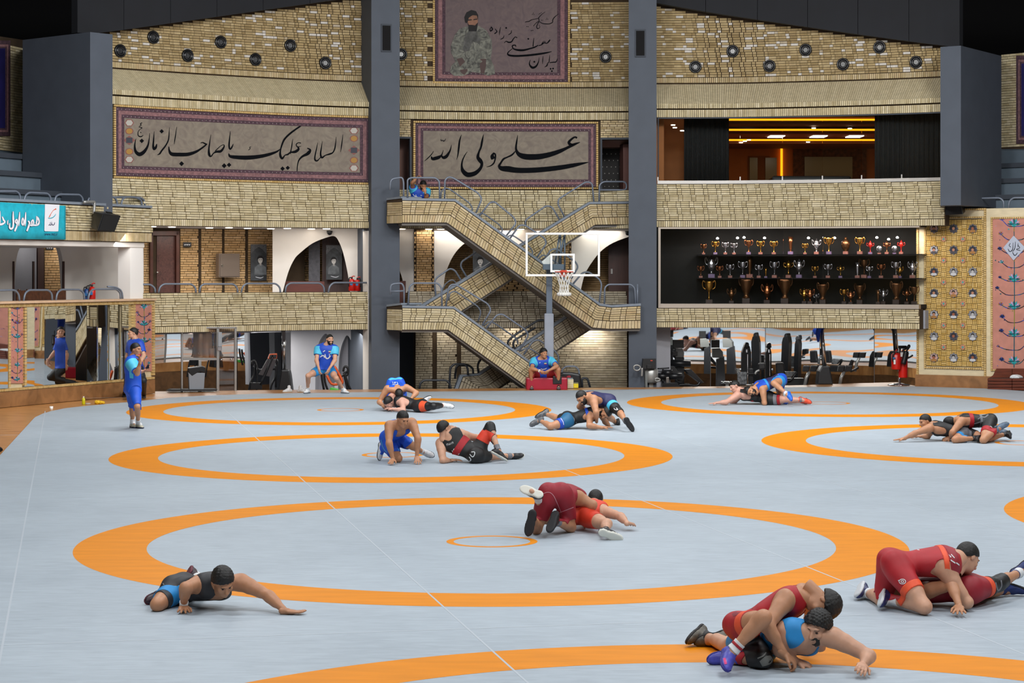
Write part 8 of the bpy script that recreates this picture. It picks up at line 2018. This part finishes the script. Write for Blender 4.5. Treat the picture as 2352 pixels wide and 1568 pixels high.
g.r('wrapped_pad', WRAP, 66, 594, 170, 735, .08, -.05, .02); g.l('frame_tube', BLKF, [(170, 615), (310, 612)], .02, .1); g.l('frame_tube', SILV, [(260, 620), (275, 590), (310, 575)], .03, .1); g.p('seat', VINYL, [(300, 500), (375, 495), (380, 560), (300, 575)], .2, .2, .03); g.l('base_rail', STEEL, [(80, 738), (250, 738)], .03, .1); g.r('column', BLKF, 190, 560, 240, 900, .15, .2)
g = G('seat_machine', 'black machine with high backrest behind the far blue wrestler', 'gym machine', VP(1780, 57.4, 1840, 57.4), (1800, 889), ZH)
g.p('backrest', VINYL, [(490, 495), (575, 490), (598, 640), (500, 640)], .15, 0, .03); g.p('wrapped_seat', WRAP, [(595, 590), (720, 592), (660, 655), (590, 655)], .15, -.05, .02); g.l('arm', BLKF, [(715, 600), (660, 680), (600, 690)], .03, -.03); g.r('base_block', BLK, 620, 665, 800, 740, .3, .05); g.p('support', BLKF, [(850, 590), (870, 600), (840, 730), (800, 730), (815, 660)], .1, .0)
for i, (z_, x, Y, lab) in enumerate((((1680, 730, 4.8), 785, 56.8, 'preacher bench left of the column stand'), ((1680, 730, 4.8), 1170, 56.8, 'preacher bench right of the column stand'))):
    v = VP(1830, Y, 1960, Y); g = G('preacher_bench', lab, 'gym machine', v, (x, 735), z_)
    for dx in (0, 82): g.p('elbow_pad', VINYL, [(x + dx + 12, 525), (x + dx + 84, 525), (x + dx + 70, 592), (x + dx, 590)], .12, 0, .02); g.r('pad_wrap', WRAP, x + dx + 14, 524, x + dx + 80, 534, .1, -.02, 0)
    g.l('support', SILV, [(x + 75, 590), (x + 40, 660), (x + 20, 760)], .045, .05, sm=1); g.l('grip', BLKF, [(x + 140, 590), (x + 190, 570), (x + 230, 545)], .03, .05) if i else None
# ================================================================== fire point, bench, small things on the floor
v = VP(2040, 55.3, 2090, 55.4)
g = G('extinguisher_stand', 'chrome post stand for the two fire extinguishers', 'stand', v, (2067, 884), ZI)
g.l('post', CHROME, [(880, 365), (875, 800)], .03, .12, sm=1); g.cyl('foot', CHROME, 868, 785, 812, .3, .12, prof=[(0, 0), (1, 0), (.9, .3), (.2, .9), (0, 1)]); g.r('head_clamp', BLK, 875, 335, 965, 372, .1, .08)
for lab, x, y0, y1, r, b in (('red fire extinguisher hanging left of the chrome post', 836, 385, 622, .13, 0), ('taller red fire extinguisher with black horn right of the chrome post', 918, 380, 722, .12, .05)):
    g = G('fire_extinguisher', lab, 'extinguisher', v, (x, y1), ZI); h_ = y1 - y0
    g.cyl('cylinder', REDX, x, y0 + h_ * .14, y1, r, b, prof=[(0, 0), (.95, 0), (1, .03), (1, .86), (.8, .95), (.35, 1), (0, 1)]); g.l('lever', REDX, [(x - 12, y0 + 35), (x, y0 + 5), (x + 12, y0)], .02, b); g.cyl('valve', BLK, x, y0 + 20, y0 + 50, .04, b)
    if x < 900: g.r('blue_badge', mat('blue_label', '#2a6fa8', .5), 798, 475, 826, 497, .01, -.14); g.l('hose', BLK, [(820, 420), (797, 450), (795, 500), (803, 530)], .022, -.1); g.r('white_print', WHITEP, 805, 505, 828, 560, .005, -.137, 0)
    else: g.l('horn', BLK, [(955, 400), (940, 480), (920, 560)], .07, -.16); g.r('paper_tag', WHITEP, 888, 415, 930, 470, .01, -.1); g.l('hose', BLK, [(915, 390), (960, 370), (985, 330), (1000, 345), (960, 400)], .022, -.1)
bv = VP(2268, 52.9, 2352, 52.3)
for k, (x0, x1) in enumerate(((2268, 2324), (2325, 2420))):
    g = G('wooden_bench', ('red brown slatted bench at the right edge, left section', 'red brown slatted bench at the right edge, right section')[k], 'bench', bv, ((x0 + x1) / 2, 893)); e = 20 if k == 0 else 0
    for j in range(4): g.r('slat', WOODB, x0, 869 + j * 7, x1, 875 + j * 7, .45, 0, .008)
    g.r('core', mat('dark_bench_core', '#1f0f0a', .7), x0 + 1, 868, x1 - 1, 897, .4, .03, 0)
    mbp = [(x0 + e, 846), (x1, 846), (x1, 869), (x0, 869), (x0 + e * .6, 862)]
    g.p('backrest', WOODB, mbp, .06, .30, .01)
g = G('towel', 'crumpled white towel lying on the right bench', 'towel', bv, (2329, 868)); g.p('towel_heap', mat('white_towel', '#cfd2d4', .9, var=.15, scale=30, bump=.6), [(2318, 868), (2320, 863), (2326, 860), (2334, 862), (2340, 865), (2341, 869), (2330, 870)], .25, .05, .02)
sm = lambda nm, lab, cat, x, y, prof, m, sc=1, tilt=None, z=-.05: tag(MB().lathe(prof, c=flo(x, y, z), n=14, M=tilt, cap=False).build(nm, m, smooth=True), lab, cat)
b_ = thing('drink_bottle', 'yellow drink bottle standing at the mat edge near the mirrors', 'bottle', flo(192, 929, -.05)); p_ = flo(192, 929, -.05)
MB().lathe([(0, 0), (.035, 0), (.037, .02), (.037, .13), (.02, .155), (.014, .16), (0, .16)], c=p_, n=14, cap=False).build('bottle_body', mat('yellow_juice_bottle', '#b9b40a', .2), b_, smooth=True); MB().lathe([(0, .16), (.016, .16), (.016, .185), (0, .185)], c=p_, n=12, cap=False).build('cap', WHITEP, b_)
q = flo(228, 928, -.05); t = thing('cloth_bundle', 'crumpled yellow cloth bundle at the mat edge', 'cloth', q)
obj('bundle', mesh_from('bundle', [(lambda g_: surfnet((lambda X: np.minimum(np.minimum(prim_d(X, ('e', A3(q) + A3((-.04, 0, .045)), np.eye(3), A3((.07, .06, .05)))), prim_d(X, ('e', A3(q) + A3((.04, .0, .04)), np.eye(3), A3((.06, .05, .042))))), prim_d(X, ('c', A3(q) + A3((-.08, 0, .03)), A3(q) + A3((.1, 0, .035)), .03, .03))) + .006 * np.sin(X[..., 0] * 90) * np.sin(X[..., 2] * 110))(g_.sub(g_.lo - 1, g_.lo + 1)[1]), g_.lo, g_.h))(Grid(A3(q) + A3((-.2, -.15, -.02)), A3(q) + A3((.2, .15, .15)), .012))], mat('yellow_cloth', '#d4a80c', .7, var=.15, scale=20)), t)
sm('paper_cup', 'small white paper cup at the mat edge', 'cup', 118, 942, [(0, 0), (.03, 0), (.04, .085), (.036, .085), (.027, .006), (0, .006)], WHITEP)
sm('plastic_dish', 'clear plastic dish beside the yellow bottle', 'dish', 202, 928.5, [(0, 0), (.05, 0), (.065, .03), (.06, .03), (.046, .005), (0, .005)], mat('milky_plastic', '#cfc8c0', .3))
g = G('sports_bag', 'black bag at the left picture edge on the parquet', 'bag', VP(-60, 34.6, 12, 35.2), (-10, 1032)); g.p('bag_body', BLK, [(-60, 1045), (-58, 1022), (-10, 1020), (6, 1027), (10, 1034), (4, 1038), (-6, 1045)], .3, 0, .03)
for i, (x, y) in enumerate(((664, 900), (690, 900))):
    f_ = flo(x, y, -.05); up_, so_ = make_shoe(A3(f_) + A3((0, 0, .075)), A3(f_) + A3((.2 if i else -.12, -.1, .0)), A3(f_) + A3((0, 0, .5)), .95, A3((0, 1, 0)), .012, dno=(0, 0, -1))
    t = thing('sneaker', ('empty white sneaker nearest the column stand on the parquet edge', 'empty white sneaker nearest the squatting man on the parquet edge')[i], 'shoe', f_, 'pair of empty sneakers'); obj('upper', mesh_from('upper', [up_], S_WHT[0]), t); obj('sole', mesh_from('sole', [so_], MATS['white_sole']), t)
# whistle and phone held by the front coach
J_ = PP['coach_front'].J
c_ = J_['haR'] + A3((.0, -.03, .02)); tag(MB().tube([tuple(c_ + A3((-.03, 0, 0))), tuple(c_ + A3((.03, 0, .01)))], .014, 8).build('whistle', mat('red_plastic', '#c0182a', .4)), 'red whistle held to the front coach\'s mouth', 'whistle')
c_ = J_['haL'] + A3((-.03, -.01, .035)); tag(MB().box(tuple(c_), (.05, .015, .09), Matrix.Rotation(.5, 3, 'Y')).build('stopwatch', BLK, bevel=.008), 'black stopwatch in the front coach\'s other hand', 'stopwatch')
# ================================================================== print on the clothes
D_W = mat('white_garment_print', '#d6d8da', .6); D_CY = K_CYAN
def put_print(person, part, name, S_, zoom, m):
    P_ = PP[person]; o = P_.parts.get(part)
    if o is None: return
    for s in S_:
        decal(name, o, stroke(s, 4) if len(s) > 1 and len(s[0]) == 3 else [s], m, o, zoom=zoom)
put_print('squatter', 'shirt', 'chest_print', [[(1640, 738, 8), (1660, 722, 12), (1685, 728, 12), (1680, 745, 8)], [(1690, 705, 8), (1700, 745, 12), (1720, 752, 12), (1740, 735, 12), (1752, 720, 8)], [(1735, 700, 6), (1738, 735, 8)], [(1668, 682, 6), (1690, 668, 9)]], ZB_, D_W)
put_print('squatter', 'shirt', 'flag_patch', [[(1727, 668), (1754, 668), (1754, 675), (1727, 675)]], ZB_, mat('flag_green', '#2f8a4a', .6)); put_print('squatter', 'shirt', 'flag_patch', [[(1727, 675), (1754, 675), (1754, 681), (1727, 681)]], ZB_, D_W); put_print('squatter', 'shirt', 'flag_patch', [[(1727, 681), (1754, 681), (1754, 688), (1727, 688)]], ZB_, K_RED)
put_print('sitter', 'shirt', 'chest_print', [[(385, 1145, 5), (398, 1137, 7)], [(400, 1205, 5), (420, 1215, 8), (450, 1212, 8), (470, 1200, 5)]], ZC, D_W)
put_print('sitter', 'shirt', 'flag_patch', [[(441, 1138), (468, 1138), (468, 1145), (441, 1145)]], ZC, MATS['flag_green']); put_print('sitter', 'shirt', 'flag_patch', [[(441, 1152), (468, 1152), (468, 1160), (441, 1160)]], ZC, K_RED); put_print('sitter', 'shirt', 'flag_patch', [[(441, 1145), (468, 1145), (468, 1152), (441, 1152)]], ZC, D_W)
put_print('stairman', 'shirt', 'chest_print', [[(485, 465, 10), (505, 490, 12), (530, 505, 12), (560, 510, 10)], [(535, 475, 8), (540, 505, 10)], [(610, 488, 10), (640, 492, 10)]], ZD, D_W)
LT = lambda x, y, s: [[(x, y, s * .16), (x + s * .28, y - s * .9, s * .16)]]
put_print('w_black_recline', 'singlet', 'back_lettering', [[(1165, 1025, 9), (1192, 1075, 9)], [(1200, 1060, 9), (1185, 1010, 9), (1215, 1005, 9), (1220, 1025, 9), (1195, 1035, 9)], [(1205, 1032, 8), (1232, 1045, 8)], [(1242, 990, 9), (1275, 1035, 9)], [(1198, 1068), (1206, 1066), (1208, 1074), (1200, 1076)], [(1238, 1046), (1246, 1044), (1248, 1052), (1240, 1054)]] + [[(1092 + 17 * k, 938 - 6 * k, 5), (1100 + 17 * k, 960 - 6 * k, 5)] for k in range(6)] + [[(1090, 938, 5), (1108, 932, 5)], [(1125, 948, 5), (1142, 942, 5)], [(1160, 915, 5), (1182, 908, 5)]], Z1, D_W)
put_print('w_black_recline', 'singlet', 'hip_lettering', [[(1370, 1195, 10), (1385, 1165, 12), (1345, 1150, 10)], [(1395, 1110, 10), (1420, 1150, 12), (1400, 1170, 10)], [(1405, 1075, 10), (1440, 1110, 12), (1465, 1090, 10), (1470, 1045, 10), (1425, 1045, 10)]], Z1, D_W)
put_print('w_black_recline', 'waist_band', 'white_piping', [[(1172, 1128, 7), (1300, 1040, 7), (1435, 905, 7)]], Z1, D_W)
put_print('w_blue_back', 'singlet', 'back_lettering', [[(365, 95, 7), (372, 125, 7)], [(388, 98, 7), (392, 125, 7)], [(388, 100, 6), (405, 102, 8), (392, 112, 6)], [(420, 98, 7), (436, 128, 7)], [(360, 135, 6), (440, 132, 6)]], Z1, D_W)
put_print('w_maroon_top_centre', 'singlet', 'white_piping', [[(590, 390, 9), (640, 355, 9), (710, 350, 9), (770, 400, 9), (820, 500, 9), (890, 665, 9)], [(830, 685, 9), (960, 635, 9), (1090, 585, 9)], [(390, 610, 9), (480, 665, 9)]], Z3, mat('pink_piping', '#c98d98', .6))
put_print('w_red_top_right', 'singlet', 'crest_ring', [[(930 + 38 * math.cos(a), 535 + 28 * math.sin(a), 9) for a in np.linspace(0, 2 * PI, 13)], [(930 + 16 * math.cos(a), 535 + 12 * math.sin(a), 9) for a in np.linspace(0, 2 * PI, 9)], [(880, 525, 12), (892, 522, 12)], [(1090, 158, 8), (1130, 165, 8)]], Z6, D_W)
put_print('w_red_top_right', 'upper_back_panel', 'back_lettering', [[(1350, 175, 16), (1400, 225, 16)], [(1395, 180, 14), (1450, 240, 14)], [(1440, 195, 12), (1500, 250, 14)], [(1490, 280, 12), (1550, 320, 14)], [(1560, 315, 14), (1600, 345, 14)], [(1450, 280, 8), (1475, 300, 8)], [(1500, 215, 10), (1540, 260, 10)]], Z6, D_W)
put_print('w_black_top_right', 'singlet', 'crest_ring', [[(1800 + 30 * math.cos(a), 440 + 26 * math.sin(a), 7) for a in np.linspace(0, 2 * PI, 13)], [(1785, 455, 6), (1800, 420, 6), (1815, 455, 6)]], Z8, D_W)
put_print('w_black_top_right', 'singlet', 'white_flash', [[(1600, 300, 14), (1660, 265, 16), (1720, 265, 18), (1770, 220, 24)], [(1460, 385, 16), (1560, 370, 16), (1680, 330, 16)], [(1640, 470, 7), (1720, 465, 7), (1790, 490, 7)]], Z8, K_GREYC)
put_print('w_blue_top_far', 'singlet', 'white_piping', [[(1290, 350, 7), (1380, 300, 7), (1470, 230, 7)]], Z7, D_W)
put_print('w_blue_kneel', 'singlet', 'pale_piping', [[(205, 880, 7), (240, 1000, 7), (330, 1090, 7)], [(560, 800, 7), (590, 850, 7), (640, 910, 7)], [(420, 950, 6), (460, 1050, 6)]], Z1, K_CYAN)
put_print('w_grey_blue_prone', 'singlet', 'silver_flash', [[(980, 700, 18), (1020, 760, 22), (1000, 830, 18), (1010, 880, 14)], [(830, 680, 12), (880, 660, 14), (920, 640, 8)], [(1050, 800, 10), (1070, 830, 12)]], Z2, mat('silver_print', '#8d9296', .4, .4))
put_print('w_grey_blue_prone', 'hem_band', 'white_piping', [[(790, 730, 9), (830, 790, 9), (845, 850, 9)]], Z2, D_W)
put_print('w_navy_top', 'knee_pad', 'pad_mark', [[(1690, 565, 12), (1710, 590, 12), (1755, 590, 12), (1730, 560, 12)]], Z2, D_W)
put_print('w_red_top_front', 'knee_pad', 'pad_mark', [[(1025, 905, 12), (1080, 880, 14), (1110, 845, 12)], [(1060, 960, 60), (1130, 920, 90), (1165, 890, 40)]], Z5, mat('grey_pad_print', '#6f706c', .6))
put_print('w_red_top_front', 'singlet', 'dark_pattern', [[(780, 480, 30), (830, 455, 40), (900, 440, 26)], [(955, 395, 14), (975, 420, 14)], [(1010, 370, 18), (1060, 330, 16)]], Z5, K_MAROON)
put_print('w_red_bottom_right', 'knee_pad', 'pad_mark', [[(2020, 545, 16), (2050, 640, 16), (2090, 590, 14), (2085, 520, 14)]], Z6, K_GREYC)
put_print('w_front_left', 'singlet', 'yellow_pattern', [[(520, 460, 10), (570, 490, 14), (600, 520, 10)], [(560, 440, 8), (600, 460, 12), (620, 500, 8)], [(580, 420, 8), (620, 440, 8)]], Z4, mat('mustard_print', '#a58a20', .6))
put_print('coach_front', 'shirt', 'side_panel', [[(1290, 820), (1335, 850), (1335, 912), (1298, 905)]], ZA, K_CYAN)
for nm in ('shoeL', 'shoeR'):
    o = PP['w_grey_prone_right'].parts.get(nm)
    zz = [[(1615, 590, 10), (1650, 610, 10), (1680, 600, 8)], [(1640, 570, 9), (1645, 620, 9)], [(1660, 575, 8), (1620, 625, 8)]] if nm == 'shoeL' else [[(2090, 475, 12), (2150, 540, 14), (2190, 550, 10)], [(2110, 470, 10), (2160, 500, 10)], [(2140, 500, 10), (2160, 570, 12)], [(2180, 520, 9), (2130, 560, 9)]]
    if o:
        for s in zz: decal('yellow_stripe', o, stroke(s, 3), mat('yellow_shoe_print', '#c9c31c', .5), o, zoom=Z8)
for nm in ('shoeL', 'shoeR'):
    o = PP['w_red_top_front'].parts.get(nm)
    if o: decal('pink_laces', o, stroke([(700, 900, 26), (715, 960, 26)], 3), mat('neon_pink', '#d8307c', .5), o, zoom=Z5)
